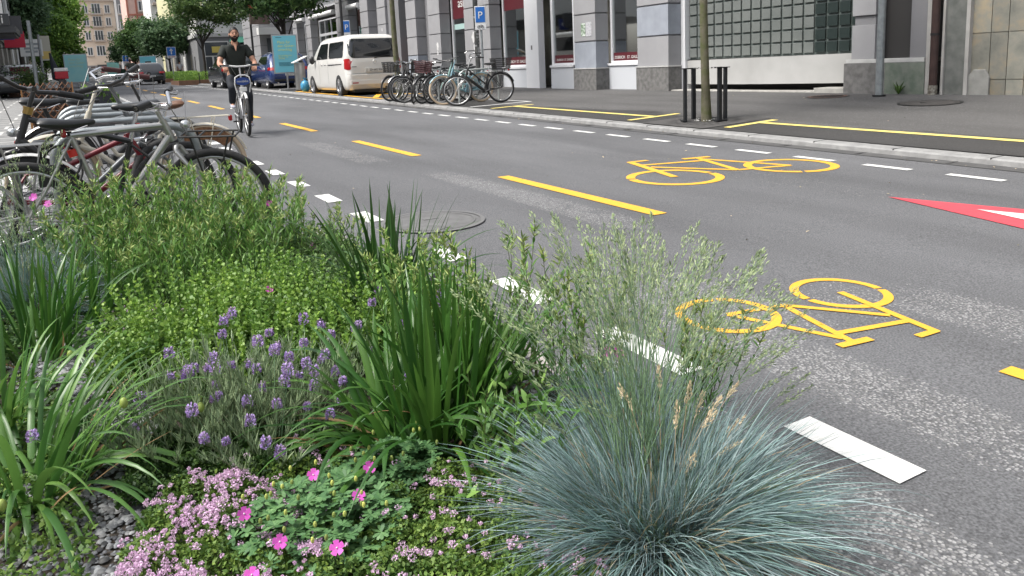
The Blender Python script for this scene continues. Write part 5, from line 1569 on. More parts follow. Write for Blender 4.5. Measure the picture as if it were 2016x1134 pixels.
def bicycle(label, pos, heading, frame, name='bicycle', steer=0, wb=1.04, r=.345, style='diamond', fender=None, tyre=None, rimc=None, saddle=SADM, sad_h=.92, bar_h=1.0, bar='flat', barm=None, gripm=BLACK,
            rack=None, basket=None, basket_front=None, front_rack=None, lean=0, group=None, rim_light=True, fork=None, plate=None, lamp=True, guard=None, collar=None, spokes=16, tyre_r=.021, chain_guard=None, lock=None, bottle=None, backrest=None, hd=(.30, .86, .20, .60), sm=.70):
    """rear wheel contact at the origin, front wheel towards +x"""
    t = empty(name, label, 'bicycle', pos, heading, group)
    t.rotation_mode = 'XYZ'; t.rotation_euler = (lean, 0, heading)
    tyre = tyre or RUBBER; fork = fork or frame; barm = barm or CHROME
    rimc = rimc or mat('silver_rim', (.55, .55, .55), .3, .9)
    axis_top = Vector((wb - hd[0], 0, hd[1])); axis_bot = Vector((wb - hd[2], 0, hd[3]))
    axd = (axis_top - axis_bot).normalized()
    q = Matrix.Rotation(steer, 3, axd)

    def ST(p):
        p = Vector(p); return q @ (p - axis_bot) + axis_bot
    BBp = Vector((.43, 0, .29)); seat_top = Vector((.43 - (sad_h - .36) * .28, 0, sad_h - .10)); seat_mid = BBp.lerp(seat_top, sm)
    fm = MB(); rt_ = .018
    rearc = Vector((0, 0, r)); front = Vector((wb, 0, r))
    if style in ('diamond', 'mtb'):
        fm.tube([BBp, seat_mid], rt_, 10)
        fm.tube([seat_mid, axis_top - Vector((0, 0, .03))], rt_ * 1.05, 10)
        fm.tube([BBp, axis_bot + Vector((-.01, 0, .04))], rt_ * 1.25, 10)
    elif style == 'step':
        fm.tube([BBp, seat_mid], rt_, 10)
        fm.tube([BBp + Vector((-.0, 0, .02)), axis_bot + Vector((-.02, 0, .06))], rt_ * 1.9, 10)
        fm.tube([BBp.lerp(seat_top, .28), axis_top - Vector((0, 0, .05))], rt_, 10)
    else:
        fm.tube([BBp, seat_mid], rt_, 10)
        fm.tube([BBp, Vector((.62, 0, .36)), Vector((wb - .30, 0, .55)), axis_bot], rt_ * 1.1, 10)
        fm.tube([BBp.lerp(seat_top, .3), Vector((.66, 0, .50)), axis_top - Vector((0, 0, .08))], rt_ * .9, 10)
    fm.tube([axis_bot, axis_top], .022, 12)
    for sy_ in (-1, 1):
        fm.tube([BBp + Vector((0, sy_ * .03, 0)), Vector((.2, sy_ * .055, .32)), rearc + Vector((0, sy_ * .06, 0))], .009, 8)
        fm.tube([seat_mid - Vector((0, 0, .02)) + Vector((0, sy_ * .02, 0)), Vector((.12, sy_ * .055, .52)), rearc + Vector((0, sy_ * .06, 0))], .008, 8)
    fm.cyl(BBp, (0, 1, 0), .028, .08)
    fo = fm.build('frame', frame, t, smooth=50)
    if collar:
        m_ = MB(); m_.tube([axis_top, axis_top + axd * .045], .028, 12); m_.build('headset_collar', collar, fo, smooth=50)
    # fork + stem
    m_ = MB()
    crown_ = axis_bot - axd * .03
    for sy_ in (-1, 1):
        m_.tube([ST(crown_ + Vector((0, 0, 0))), ST(crown_ + Vector((.01, sy_ * .05, -.02))), ST(front + Vector((-.06, sy_ * .055, .14))), ST(front + Vector((0, sy_ * .058, 0)))], [.018, .015, .012, .009], 8)
    m_.tube([ST(axis_top), ST(axis_top + axd * (bar_h - .90))], .014, 8)
    m_.build('fork', fork, t, smooth=50)
    bc = axis_top + axd * (bar_h - .88)
    m_ = MB()
    stem_f = bc + Vector((.07 if bar != 'dutch' else -.02, 0, .01))
    m_.tube([ST(bc), ST(stem_f)], .017, 8)
    g_ = MB()
    if bar == 'flat':
        pts = [(stem_f.x - .06, -.31, stem_f.z + .02), (stem_f.x - .03, -.16, stem_f.z + .015), (stem_f.x, -.06, stem_f.z), (stem_f.x, .06, stem_f.z), (stem_f.x - .03, .16, stem_f.z + .015), (stem_f.x - .06, .31, stem_f.z + .02)]
    elif bar == 'riser':
        pts = [(stem_f.x - .07, -.33, stem_f.z + .05), (stem_f.x - .04, -.17, stem_f.z + .05), (stem_f.x, -.06, stem_f.z), (stem_f.x, .06, stem_f.z), (stem_f.x - .04, .17, stem_f.z + .05), (stem_f.x - .07, .33, stem_f.z + .05)]
    else:
        pts = [(stem_f.x - .26, -.27, stem_f.z + .03), (stem_f.x - .10, -.26, stem_f.z + .06), (stem_f.x + .02, -.14, stem_f.z + .04), (stem_f.x + .03, 0, stem_f.z), (stem_f.x + .02, .14, stem_f.z + .04), (stem_f.x - .10, .26, stem_f.z + .06), (stem_f.x - .26, .27, stem_f.z + .03)]
    P_ = [ST(p) for p in pts]
    m_.tube(P_, .0125 if barm is CHROME else .0145, 8)
    grs = []
    for e0, e1 in ((P_[0], P_[1]), (P_[-1], P_[-2])):
        d_ = (e1 - e0); L_ = min(.145, d_.length)
        grs.append((e0, e0 + d_.normalized() * L_))
    hb = m_.build('handlebar', barm, t, smooth=50)
    for ga, gb in grs:
        g_ = MB(); g_.tube([ga, gb], .0205, 10); g_.build('grip', gripm, hb, smooth=50)

    m_ = MB()
    for e0, e1 in ((P_[0], P_[1]), (P_[-1], P_[-2])):
        d_ = (e1 - e0).normalized(); s0 = e0 + d_ * .15; fwd = q @ Vector((1, 0, -.25)); fwd.normalize()
        m_.tube([s0, s0 + fwd * .05, s0 + fwd * .055 - d_ * .07, s0 + fwd * .045 - d_ * .13], [.011, .007, .005, .005], 6)
        m_.tube([s0, s0 + fwd * .10 + Vector((0, 0, .03)), ST(axis_top) + fwd * .14 - Vector((0, 0, .05)), ST(crown_)], .003, 5)
    m_.build('brake_levers', mat('lever_metal', (.3, .3, .3), .35, .8), hb, smooth=50)
    # saddle
    sp = MB(); sp.tube([seat_mid, seat_top], .0135, 8); sp.build('seat_post', CHROME if style != 'mtb' else BLACK, t, smooth=50)
    sd = MB()
    prof = [(-.135, .070, .012), (-.12, .082, .03), (-.07, .078, .036), (-.01, .050, .032), (.05, .028, .028), (.11, .021, .024), (.145, .016, .016), (.152, .006, .006)]
    vs = []; n = 12
    for (x, hw, hh) in prof:
        for j in range(n):
            a = 2 * PI * j / n; zz_ = math.sin(a) * hh; 
            if zz_ < 0: zz_ *= .9
            dz = .018 * max(0, (-x - .03) / .1) + .006 * max(0, (x - .05) / .1)
            vs.append(seat_top + Vector((x - .01, math.cos(a) * hw, .035 + zz_ + dz)))
    fs = [(k * n + j, k * n + (j + 1) % n, (k + 1) * n + (j + 1) % n, (k + 1) * n + j) for k in range(len(prof) - 1) for j in range(n)]
    fs += [tuple(range(n)), tuple((len(prof) - 1) * n + j for j in range(n - 1, -1, -1))]
    sd.add(vs, fs); so_ = sd.build('saddle', saddle, t, smooth=60)
    m_ = MB()
    for sy_ in (-1, 1): m_.tube([seat_top + Vector((-.10, sy_ * .03, .03)), seat_top + Vector((-.03, sy_ * .02, .0)), seat_top + Vector((.03, sy_ * .02, .0)), seat_top + Vector((.10, sy_ * .015, .025))], .0035, 5)
    m_.build('saddle_rails', CHROME, so_)
    # wheels
    for wi, (c, st_) in enumerate(((rearc, False), (front, True))):
        F = ST if st_ else (lambda p: Vector(p))
        ctr = F(c); ax = (F(c + Vector((0, 1, 0))) - ctr).normalized()
        m_ = MB(); m_.ring(ctr, ax, r - tyre_r, tyre_r, 44, 8); wh = m_.build('wheel', tyre, t, smooth=70)
        m_ = MB(); m_.ring(ctr, ax, r - tyre_r * 2 - .008, .011, 44, 6, flat=1.1); m_.build('rim', rimc, wh, smooth=70)
        m_ = MB(); m_.cyl(ctr, ax, .018, .09, 10)
        u = Vector((0, 0, 1)); u = (u - ax * u.dot(ax)).normalized(); v_ = ax.cross(u)
        for k in range(spokes * 2):
            a = 2 * PI * k / (spokes * 2); b_ = a + (.9 if k % 4 < 2 else -.9); sgn = 1 if k % 2 else -1
            m_.tube([ctr + ax * .032 * sgn + (u * math.cos(b_) + v_ * math.sin(b_)) * .018, ctr + (u * math.cos(a) + v_ * math.sin(a)) * (r - tyre_r * 2 - .012)], .0011, 3, cap=False)
        m_.build('spokes', SPOKE, wh)
        if fender:
            m_ = MB(); n = 22
            a0, a1 = (math.radians(18), math.radians(195)) if not st_ else (math.radians(30), math.radians(170))
            vs = []
            for k in range(n + 1):
                a = a0 + (a1 - a0) * k / n
                for (rr_, yy_) in ((r + .008, -.026), (r + .022, -.012), (r + .022, .012), (r + .008, .026)):
                    xx = math.cos(a) * rr_ * (-1 if st_ is False else 1); xx = -math.cos(a) * rr_ if not st_ else math.cos(a) * rr_
                    vs.append(F(c + Vector((xx, yy_, math.sin(a) * rr_))))
            m_.add(vs, [(k * 4 + j, k * 4 + j + 1, (k + 1) * 4 + j + 1, (k + 1) * 4 + j) for k in range(n) for j in range(3)])
            m_.build('mudguard', fender, t, smooth=60)
    # crank, pedals, chain
    m_ = MB(); m_.ring(BBp + Vector((0, -.045, 0)), (0, 1, 0), .085, .006, 26, 5); m_.ring(BBp + Vector((0, -.045, 0)), (0, 1, 0), .03, .012, 16, 5)
    for k in range(5):
        a = 2 * PI * k / 5; m_.tube([BBp + Vector((0, -.045, 0)), BBp + Vector((.085 * math.cos(a), -.045, .085 * math.sin(a)))], .006, 5)
    m_.tube([BBp + Vector((0, -.06, 0)), BBp + Vector((.155, -.075, -.06))], .010, 6); m_.tube([BBp + Vector((0, .05, 0)), BBp + Vector((-.155, .075, .06))], .010, 6)
    m_.tube([BBp + Vector((0, -.045, .085)), rearc + Vector((0, -.045, .035))], .004, 5); m_.tube([BBp + Vector((0, -.045, -.085)), rearc + Vector((0, -.045, -.035))], .004, 5)
    ck = m_.build('crankset', mat('crank_steel', (.22, .22, .22), .35, .8), t, smooth=50)
    for s_, yy_ in ((1, -.12), (-1, .12)):
        m_ = MB(); m_.box(BBp + Vector((.155 * s_, yy_, -.06 * s_)), (.09, .08, .022)); m_.build('pedal', BLACK, ck)
    if chain_guard:
        m_ = MB(); m_.box((.22, -.055, .33), (.50, .012, .10)); m_.build('chain_guard', chain_guard, t, bevel=.02)
    if rack:
        m_ = MB(); zt = r * 2 + .07
        for sy_ in (-1, 1):
            m_.tube([(.22, sy_ * .05, zt), (-.22, sy_ * .06, zt)], .006, 6); m_.tube([(-.1, sy_ * .06, zt), (0, sy_ * .07, r)], .005, 6); m_.tube([(.1, sy_ * .055, zt), (0, sy_ * .07, r)], .005, 6)
        for x in (-.22, -.1, .02, .12, .22): m_.tube([(x, -.06, zt), (x, .06, zt)], .005, 6)
        rk = m_.build('rack', rack, t, smooth=50)
    if lamp:
        m_ = MB(); m_.box((-.235, 0, r * 2 + .045) if rack else (-.31, 0, r + .205) if fender else tuple(seat_mid.lerp(seat_top, .5) + Vector((-.03, 0, 0))), (.03, .05, .05)); m_.build('rear_light', RLIGHT, t, bevel=.01)
        m_ = MB(); lp = ST(axis_bot + Vector((.08, 0, .10))); m_.ball(lp, (.032, .028, .028)); m_.build('front_light', mat('lamp_lens_chrome', (.6, .62, .62), .12, .7), t, smooth=60)

    def wire_basket(nm, cx, cy, cz, lx, ly, lz, mtl, fn=None):
        fn = fn or (lambda p: Vector(p))
        m_ = MB(); nx_, ny_, nz2 = 7, 6, 5
        def W(a, b, c_):  # tapered box
            k = .82 + .18 * c_
            return fn((cx + (a - .5) * lx * k, cy + (b - .5) * ly * k, cz + c_ * lz))
        for i in range(nz2 + 1):
            c_ = i / nz2; rr_ = .006 if i < nz2 else .010
            m_.tube([W(0, 0, c_), W(1, 0, c_), W(1, 1, c_), W(0, 1, c_)], rr_, 4, closed=True)
        for i in range(nx_ * 2 + 1):
            a = i / (nx_ * 2)
            for b in (0, 1): m_.tube([W(a, b, 0), W(a, b, 1)], .0045, 4)
            m_.tube([W(a, 0, 0), W(a, 1, 0)], .003, 4)
        for i in range(ny_ * 2 + 1):
            b = i / (ny_ * 2)
            for a in (0, 1): m_.tube([W(a, b, 0), W(a, b, 1)], .0045, 4)
        m_.build(nm, mtl, t)
    if basket: wire_basket('basket', -.04, 0, r * 2 + .08, .42, .32, .24, basket)
    if basket_front: wire_basket('basket', wb - .02, 0, .78, .30, .36, .26, basket_front, ST)
    if front_rack:
        m_ = MB(); zt = r * 2 + .09
        for sy_ in (-1, 1):
            m_.tube([ST((wb - .16, sy_ * .08, zt)), ST((wb + .16, sy_ * .08, zt))], .007, 6); m_.tube([ST((wb + .12, sy_ * .08, zt)), ST((wb, sy_ * .075, r))], .006, 6); m_.tube([ST((wb - .10, sy_ * .08, zt)), ST((wb, sy_ * .075, r))], .006, 6)
        for x in (-.16, -.05, .06, .16): m_.tube([ST((wb + x, -.08, zt)), ST((wb + x, .08, zt))], .006, 6)
        m_.build('front_rack', front_rack, t, smooth=50)
    if guard:   # skirt guard over the rear wheel
        for sy_ in (-1, 1):
            m_ = MB(); n = 14
            vs = []
            for k in range(n + 1):
                a = math.radians(42 + 92 * k / n)
                for rr_ in (.225, .33): vs.append(rearc + Vector((-math.cos(a) * rr_ * .98, sy_ * .045, math.sin(a) * rr_)))
            m_.add(vs, [(2 * k, 2 * k + 1, 2 * k + 3, 2 * k + 2) for k in range(n)])
            m_.build('skirt_guard', guard, t)
    if lock:
        m_ = MB(); c = seat_mid + Vector((-.0, .0, -.12))
        for k in range(2): m_.tube([c + Vector((.10 * math.cos(a) - .06, .05 * math.sin(a * 2 + k), .13 * math.sin(a) - .06 * k)) for a in [i * PI / 9 for i in range(18)]], .007, 6, closed=True)
        m_.box(c + Vector((-.14, .02, -.10)), (.09, .05, .12)); m_.build('lock', BLACK, t, smooth=50)
        m_ = MB(); m_.tube([c + Vector((-.005, 0, .04)), c + Vector((.006, 0, .0))], .026, 10); m_.build('red_strap', mat('red_strap', (.55, .03, .02), .5), t, smooth=50)
    if bottle:
        m_ = MB(); a = BBp.lerp(axis_top, .35); m_.tube([a, a + (axis_top - BBp).normalized() * .02], .026, 10); m_.build('tape', bottle, t)
    return t


SILV = mat('silver_frame', (.42, .42, .41), .3, .75, var=.3, scale=10, col2=(.38, .38, .36))
BLKF = mat('black_frame', (.018, .018, .019), .35, coat=.4)
CREAM = mat('cream_frame', (.62, .58, .48), .35, coat=.4)
REDF = mat('red_frame', (.17, .005, .014), .35, coat=.4)
GRYF = mat('grey_frame', (.16, .17, .18), .35, .5)
LBLUE = mat('light_blue_frame', (.20, .36, .42), .35, coat=.4)
TEAL = mat('mint_frame', (.28, .46, .42), .35, coat=.4)
WHF = mat('white_frame', (.66, .66, .65), .35, coat=.4)
GOLD = mat('brass_collar', (.45, .30, .10), .3, .9)
WICK = mat('wicker_brown', (.13, .055, .025), .7, var=.8, scale=60, col2=(.28, .14, .06))
MBL = mat('black_wire', (.02, .02, .02), .5)
BRNW = mat('brown_wire', (.10, .04, .045), .6)

GL = 'bicycles locked to the left stands'
bicycle('silver bicycle with black saddle and lock, nearest of the left row', (-.29, 5.06, S * 5.06), math.radians(0), SILV, wb=1.03, r=.345, style='mtb', saddle=SADM, sad_h=.945, bar_h=.96, bar='riser', steer=math.radians(-24), hd=(.27, .87, .22, .74), sm=.95, front_rack=MBL, lock=1, tyre_r=.024, group=GL)
bicycle('black bicycle with brass headset collar and turned handlebar facing left', (.62, 5.55, S * 5.55), math.radians(180), BLKF, wb=1.18, r=.345, style='diamond', saddle=SADM, sad_h=1.0, bar_h=1.04, bar='flat', barm=BLKF, steer=math.radians(-62), hd=(.33, .93, .26, .74), collar=GOLD, fender=None, tyre_r=.024, group=GL)
bicycle('grey bicycle with tilted black grips and cables in the left row', (-.40, 6.35, S * 6.35), math.radians(2), GRYF, wb=1.05, style='mtb', sad_h=1.03, bar_h=1.12, bar='flat', barm=BLKF, steer=math.radians(-50), tyre_r=.025, group=GL)
bicycle('cream city bicycle with brown saddle, wicker skirt guard and red rear light', (.95, 6.95, S * 6.95), math.radians(180), CREAM, wb=1.12, style='dutch', sad_h=.93, bar_h=1.13, bar='dutch', saddle=BROWNL, gripm=BROWNG, fender=CREAM, rack=CREAM, guard=WICK, steer=math.radians(20), tyre=TYREC, group=GL)
bicycle('bicycle with thick dark red down tube behind the silver bicycle', (-.42, 5.95, S * 5.95), math.radians(1), REDF, wb=1.04, style='mtb', sad_h=.76, bar_h=.82, steer=math.radians(30), tyre_r=.025, fork=WHF, hd=(.30, .74, .20, .52), group=GL)
bicycle('silver bicycle with white mudguards at the left edge', (-.28, 5.35, S * 5.35), math.radians(183), SILV, wb=1.06, style='step', sad_h=.84, bar_h=.92, fender=WHF, steer=math.radians(-15), rack=SILV, group=GL)
bicycle('dark bicycle at the back of the left row with bell and lamp', (-.15, 8.3, S * 8.3), math.radians(4), BLKF, wb=1.06, style='step', sad_h=.95, bar_h=1.08, fender=mat('chrome_guard', (.5, .5, .5), .25, .9), steer=math.radians(25), group=GL)

GS = 'bicycle stands on the left'
for i, y in enumerate((5.25, 6.12, 6.98, 7.9, 8.85)):
    lb = ('nearest of the grey tube bicycle stands beside the silver bicycle', 'grey tube bicycle stand, second from the flower bed', 'grey tube bicycle stand in the middle of the left row', 'grey tube bicycle stand, fourth from the flower bed', 'grey tube bicycle stand farthest from the flower bed')[i]
    t = empty('bicycle_stand', lb, 'bicycle stand', (.0, y, S * y), group=GS)
    m_ = MB(); rr_ = .024
    pts = [(-.12, 0, 0), (-.12, 0, .60)] + [(-.12 + .18 * (1 - math.cos(a)), 0, .64 + .18 * math.sin(a)) for a in [k * PI / 12 for k in range(1, 7)]] + [(.52, 0, .82)] + [(.52 + .16 * math.sin(a), 0, .66 + .16 * math.cos(a)) for a in [k * PI / 12 for k in range(1, 7)]] + [(.68, 0, 0)]
    m_.tube(pts, rr_, 12); m_.build('tube', GALV, t, smooth=60)
    for x in (-.12, .68):
        m_ = MB(); m_.tube([(x, 0, 0), (x, 0, .012)], .07, 14); m_.build('base_plate', GALV, t)

GR_ = 'bicycles parked in the white-lined bay on the right'
zr = lambda x, y: gz(x, y)
def rb(label, rx, ry, fx, fy, **k):
    z0, z1 = gz(rx, ry), gz(fx, fy)
    a = math.atan2(fy - ry, fx - rx); L_ = math.hypot(fx - rx, fy - ry)
    t = bicycle(label, (rx, ry, z0), a, wb=L_, group=GR_, **k)
    t.rotation_euler = (k.get('lean', 0), -math.atan2(z1 - z0, L_), a)
    return t
rb('black step-through bicycle with black rear basket, nearest in the bay', 8.86, 15.95, 7.76, 16.02, frame=BLKF, steer=math.radians(-32), style='step', sad_h=.98, bar_h=1.10, bar='dutch', fender=BLKF, basket=MBL, rack=MBL, fork=SILV, r=.355)
rb('light blue bicycle with cream tyres beside the black basket bicycle', 8.75, 16.75, 7.72, 16.70, frame=LBLUE, tyre=TYREC, steer=math.radians(-12), style='dutch', sad_h=.90, bar_h=1.10, bar='flat', fender=LBLUE, rack=LBLUE, chain_guard=LBLUE, r=.35, tyre_r=.025)
rb('mint green bicycle with white bar tape in the middle of the bay', 8.90, 17.2, 7.90, 17.25, frame=TEAL, steer=math.radians(-20), style='diamond', sad_h=.95, bar_h=1.05, barm=WHF, r=.345)
rb('dark bicycle with maroon front basket', 8.65, 17.9, 7.62, 17.75, frame=BLKF, steer=math.radians(18), style='step', sad_h=.90, bar_h=1.02, fender=BLKF, basket_front=BRNW)
rb('black bicycle with black front basket and sharply turned wheel', 8.55, 18.4, 7.55, 18.15, frame=BLKF, steer=math.radians(42), style='diamond', sad_h=.92, bar_h=1.02, fender=BLKF, basket_front=MBL)
rb('black bicycle with silver mudguards next to the tree trunk', 8.60, 19.3, 7.58, 19.25, frame=BLKF, steer=math.radians(10), style='step', sad_h=.92, bar_h=1.04, fender=mat('chrome_guard', (.5, .5, .5), .25, .9))
rb('outermost dark bicycle with front basket beside the van', 8.58, 19.9, 7.55, 19.75, frame=GRYF, steer=math.radians(12), style='step', sad_h=.88, bar_h=1.0, fender=BLKF, basket_front=MBL, rack=MBL)
rb('dark grey bicycle squeezed behind the mint green one', 8.80, 17.5, 7.75, 17.45, frame=GRYF, steer=math.radians(22), style='diamond', sad_h=.98, bar_h=1.06, fender=BLKF, barm=BLKF)
rb('black bicycle with white grips behind the maroon basket', 8.45, 18.75, 7.48, 18.6, frame=BLKF, steer=math.radians(-18), style='diamond', sad_h=.90, bar_h=1.05, gripm=WHF, barm=WHF)
rb('black bicycle leaning against the farthest pale stand', 8.70, 19.6, 7.62, 19.5, frame=BLKF, steer=math.radians(25), style='step', sad_h=.95, bar_h=1.02, fender=BLKF, rack=MBL, barm=BLKF)
for i, y in enumerate((16.35, 17.5, 18.85)):
    t = empty('bicycle_stand', ('pale tube stand between the black and the light blue bicycles', 'pale tube stand behind the mint green bicycle', 'pale tube stand among the black bicycles')[i], 'bicycle stand', (7.95, y, gz(7.95, y)), group='bicycle stands on the right')
    m_ = MB(); pts = [(-.0, 0, 0), (0, 0, .60), (.04, 0, .72), (.16, 0, .80), (.9, 0, .82), (1.02, 0, .74), (1.06, 0, .60), (1.06, 0, .05)]
    m_.tube(pts, .022, 10); m_.build('tube', mat('pale_tube', (.50, .53, .52), .45, .5), t, smooth=60)
# ================================================================ PEOPLE
def skin_obj(name, V, E_, Rd, mtl, parent, lvl=2, root=0):
    """V: dict name->(x,y,z); E_: list of name pairs; Rd: dict name->radius or (rx,ry)"""
    keys = list(V); ix = {k: i for i, k in enumerate(keys)}
    me = bpy.data.meshes.new(name); me.from_pydata([V[k] for k in keys], [(ix[a], ix[b]) for a, b in E_], [])
    o = bpy.data.objects.new(name, me); COL.objects.link(o)
    sk = o.modifiers.new('skin', 'SKIN'); sk.use_smooth_shade = True
    for i, k in enumerate(keys):
        r = Rd[k]; me.skin_vertices[0].data[i].radius = r if isinstance(r, tuple) else (r, r)
        me.skin_vertices[0].data[i].use_root = (i == root)
    if lvl:
        sb_ = o.modifiers.new('sub', 'SUBSURF'); sb_.levels = lvl; sb_.render_levels = lvl
    dg = bpy.context.evaluated_depsgraph_get()
    m2 = bpy.data.meshes.new_from_object(o.evaluated_get(dg)); o.modifiers.clear(); o.data = m2
    m2.materials.clear(); m2.materials.append(mtl)
    m2.polygons.foreach_set('use_smooth', [True] * len(m2.polygons))
    o.parent = parent
    return o


def join_into(o, mb):
    """append an MB's geometry to an existing mesh object (same body)"""
    me = o.data
    import bmesh
    bm = bmesh.new(); bm.from_mesh(me)
    vs = [bm.verts.new(p) for p in mb.v]
    for f in mb.f:
        try: fc = bm.faces.new([vs[i] for i in f]); fc.smooth = True
        except ValueError: pass
    bm.to_mesh(me); bm.free()


def hand(mb, wrist, d, side, curl_axis, s_=1.0):
    """palm and five fingers curled over a bar along curl_axis"""
    d = Vector(d).normalized(); ca = Vector(curl_axis).normalized(); w_ = Vector(wrist)
    ca = (ca - d * ca.dot(d)).normalized(); down = d.cross(ca).normalized()
    if down.z > 0: down = -down
    for k in range(4):
        off = (k - 1.5) * .020
        L_ = (.040, .046, .043, .034)[k] * s_
        b0 = w_ + d * .03 + ca * off * .8; b1 = w_ + d * .085 + ca * off + down * .0
        b2 = b1 + (d * .75 + down * .5).normalized() * L_ * .8; b3 = b2 + (down - d * .15).normalized() * L_ * .75; b4 = b3 + (-d * .8 + down * .35).normalized() * L_ * .55
        mb.tube([w_, b0, b1, b2, b3, b4], [.020, .014, .0125, .0105, .0098, .0075], 8)
    tb = w_ + d * .02 + ca * side * .022
    mb.tube([tb, tb + d * .03 + ca * side * .02 + down * .008, tb + d * .055 + ca * side * .02 + down * .03, tb + d * .065 + ca * side * .0 + down * .05], [.017, .013, .011, .008], 8)


HAIR = mat('black_hair', (.010, .009, .008), .6, var=.4, scale=60)
BEARD = mat('black_beard', (.016, .012, .010), .8, var=.5, scale=80)
EYEW = mat('eye_white', (.22, .18, .16), .3)


def head_parts(t, hc, yaw=0, hair=HAIR, beard=True, cap=None, skinm=SKIN, body=None, s_=1.0):
    """face features on a head centred at hc, facing local +x turned by yaw"""
    Q = Matrix.Rotation(yaw, 3, 'Z'); hc = Vector(hc)
    W = lambda x, y, z: hc + Q @ Vector((x * s_, y * s_, z * s_))
    m_ = MB()
    # skull + face mask shaped
    n, k = 20, 16; vs = []
    for i in range(k + 1):
        th = PI * i / k; z = math.cos(th) * .122
        for j in range(n):
            a = 2 * PI * j / n
            rx, ry = .098, .077
            if z < 0: f = 1 - .30 * (-z / .122) ** 1.5; rx_, ry_ = rx * (f + .08), ry * f
            else: rx_, ry_ = rx, ry
            x = math.sin(th) * math.cos(a) * rx_; y = math.sin(th) * math.sin(a) * ry_
            if math.cos(a) > .3 and z < .0: x += .010 * (-z / .12)
            if math.cos(a) > .5 and .0 < z < .03: x -= .004
            vs.append(W(x, y, z))
    m_.add(vs, [(i * n + j, (i + 1) * n + j, (i + 1) * n + (j + 1) % n, i * n + (j + 1) % n) for i in range(k) for j in range(n)])
    m_.tube([W(.088, 0, .022), W(.104, 0, .0), W(.115, 0, -.020), W(.098, 0, -.028)], [.008, .011, .015, .008], 8)
    for sy_ in (-1, 1):
        m_.ball(W(-.005, sy_ * .078, -.005), (.018, .009, .030), 8, 6, Q)
        m_.ball(W(.106, sy_ * .011, -.024), (.008, .007, .006), 6, 5)
    join_into(body, m_)
    m_ = MB()
    for sy_ in (-1, 1): m_.ball(W(.083, sy_ * .030, .012), (.008, .012, .0055), 8, 6, Q)
    ey = m_.build('eyes', EYEW, t, smooth=80)
    m_ = MB()
    for sy_ in (-1, 1): m_.ball(W(.0925, sy_ * .030, .012), (.004, .006, .006), 8, 6, Q)
    m_.build('pupils', mat('dark_eye', (.01, .006, .004), .2), ey)
    m_ = MB()
    for sy_ in (-1, 1): m_.tube([W(.089, sy_ * .048, .030), W(.096, sy_ * .03, .036), W(.096, sy_ * .012, .031)], [.003, .0055, .0045], 6)
    m_.build('eyebrows', hair, t, smooth=80)
    m_ = MB(); m_.ball(W(.094, 0, -.054), (.008, .024, .007), 10, 6, Q); m_.build('lips', mat('lip_skin', (.34, .13, .10), .5), t, smooth=80)
    # hair shell
    m_ = MB(); vs = []; k = 10
    for i in range(k + 1):
        th = PI * .56 * i / k
        for j in range(24):
            a = 2 * PI * j / 24; fr = max(0, math.cos(a))
            th2 = th * (1 - .50 * fr ** 1.5 - .12 * (1 - abs(math.cos(a)))) if not cap else th * (1 - .2 * fr)
            if math.cos(a) < -.2: th2 = th * 1.12
            jig = 1 + .02 * math.sin(j * 5 + i * 3)
            vs.append(W(math.sin(th2) * math.cos(a) * .103 * jig, math.sin(th2) * math.sin(a) * .082 * jig, math.cos(th2) * .130 * jig))
    m_.add(vs, [(i * 24 + j, (i + 1) * 24 + j, (i + 1) * 24 + (j + 1) % 24, i * 24 + (j + 1) % 24) for i in range(k) for j in range(24)])
    if cap: m_.tube([W(.08, 0, .055), W(.15, 0, .045)], [.07, .055], 12)
    m_.build('cap' if cap else 'hair', cap or hair, t, smooth=80)
    if beard:
        m_ = MB(); vs = []; rows = 8; cols = 22
        for i in range(rows + 1):
            for j in range(cols + 1):
                a = math.radians(-100 + 200 * j / cols)
                zt = -.045 if abs(a) < .7 else (-.045 + .05 * min(1, (abs(a) - .7) / .7))
                if abs(a) < .42: zt = -.066
                z = zt + (-.132 - zt) * i / rows
                f = 1 - .30 * (max(0, -z) / .122) ** 1.5 if z > -.122 else .62
                sh = math.sqrt(max(0.08, 1 - min(1, (z / .135) ** 2)))
                x = math.cos(a) * .098 * (f + .10) * sh + (.014 * (-z / .12) if math.cos(a) > .3 else 0); y = math.sin(a) * .079 * f * sh
                g = 1.06 if 0 < i < rows else .99
                vs.append(W(x * g, y * g, z))
        m_.add(vs, [(i * (cols + 1) + j, i * (cols + 1) + j + 1, (i + 1) * (cols + 1) + j + 1, (i + 1) * (cols + 1) + j) for i in range(rows) for j in range(cols)])
        m_.tube([W(.092, -.034, -.056), W(.101, -.018, -.041), W(.106, 0, -.038), W(.101, .018, -.041), W(.092, .034, -.056)], [.006, .008, .007, .008, .006], 7)
        m_.build('beard', BEARD, t, smooth=80)


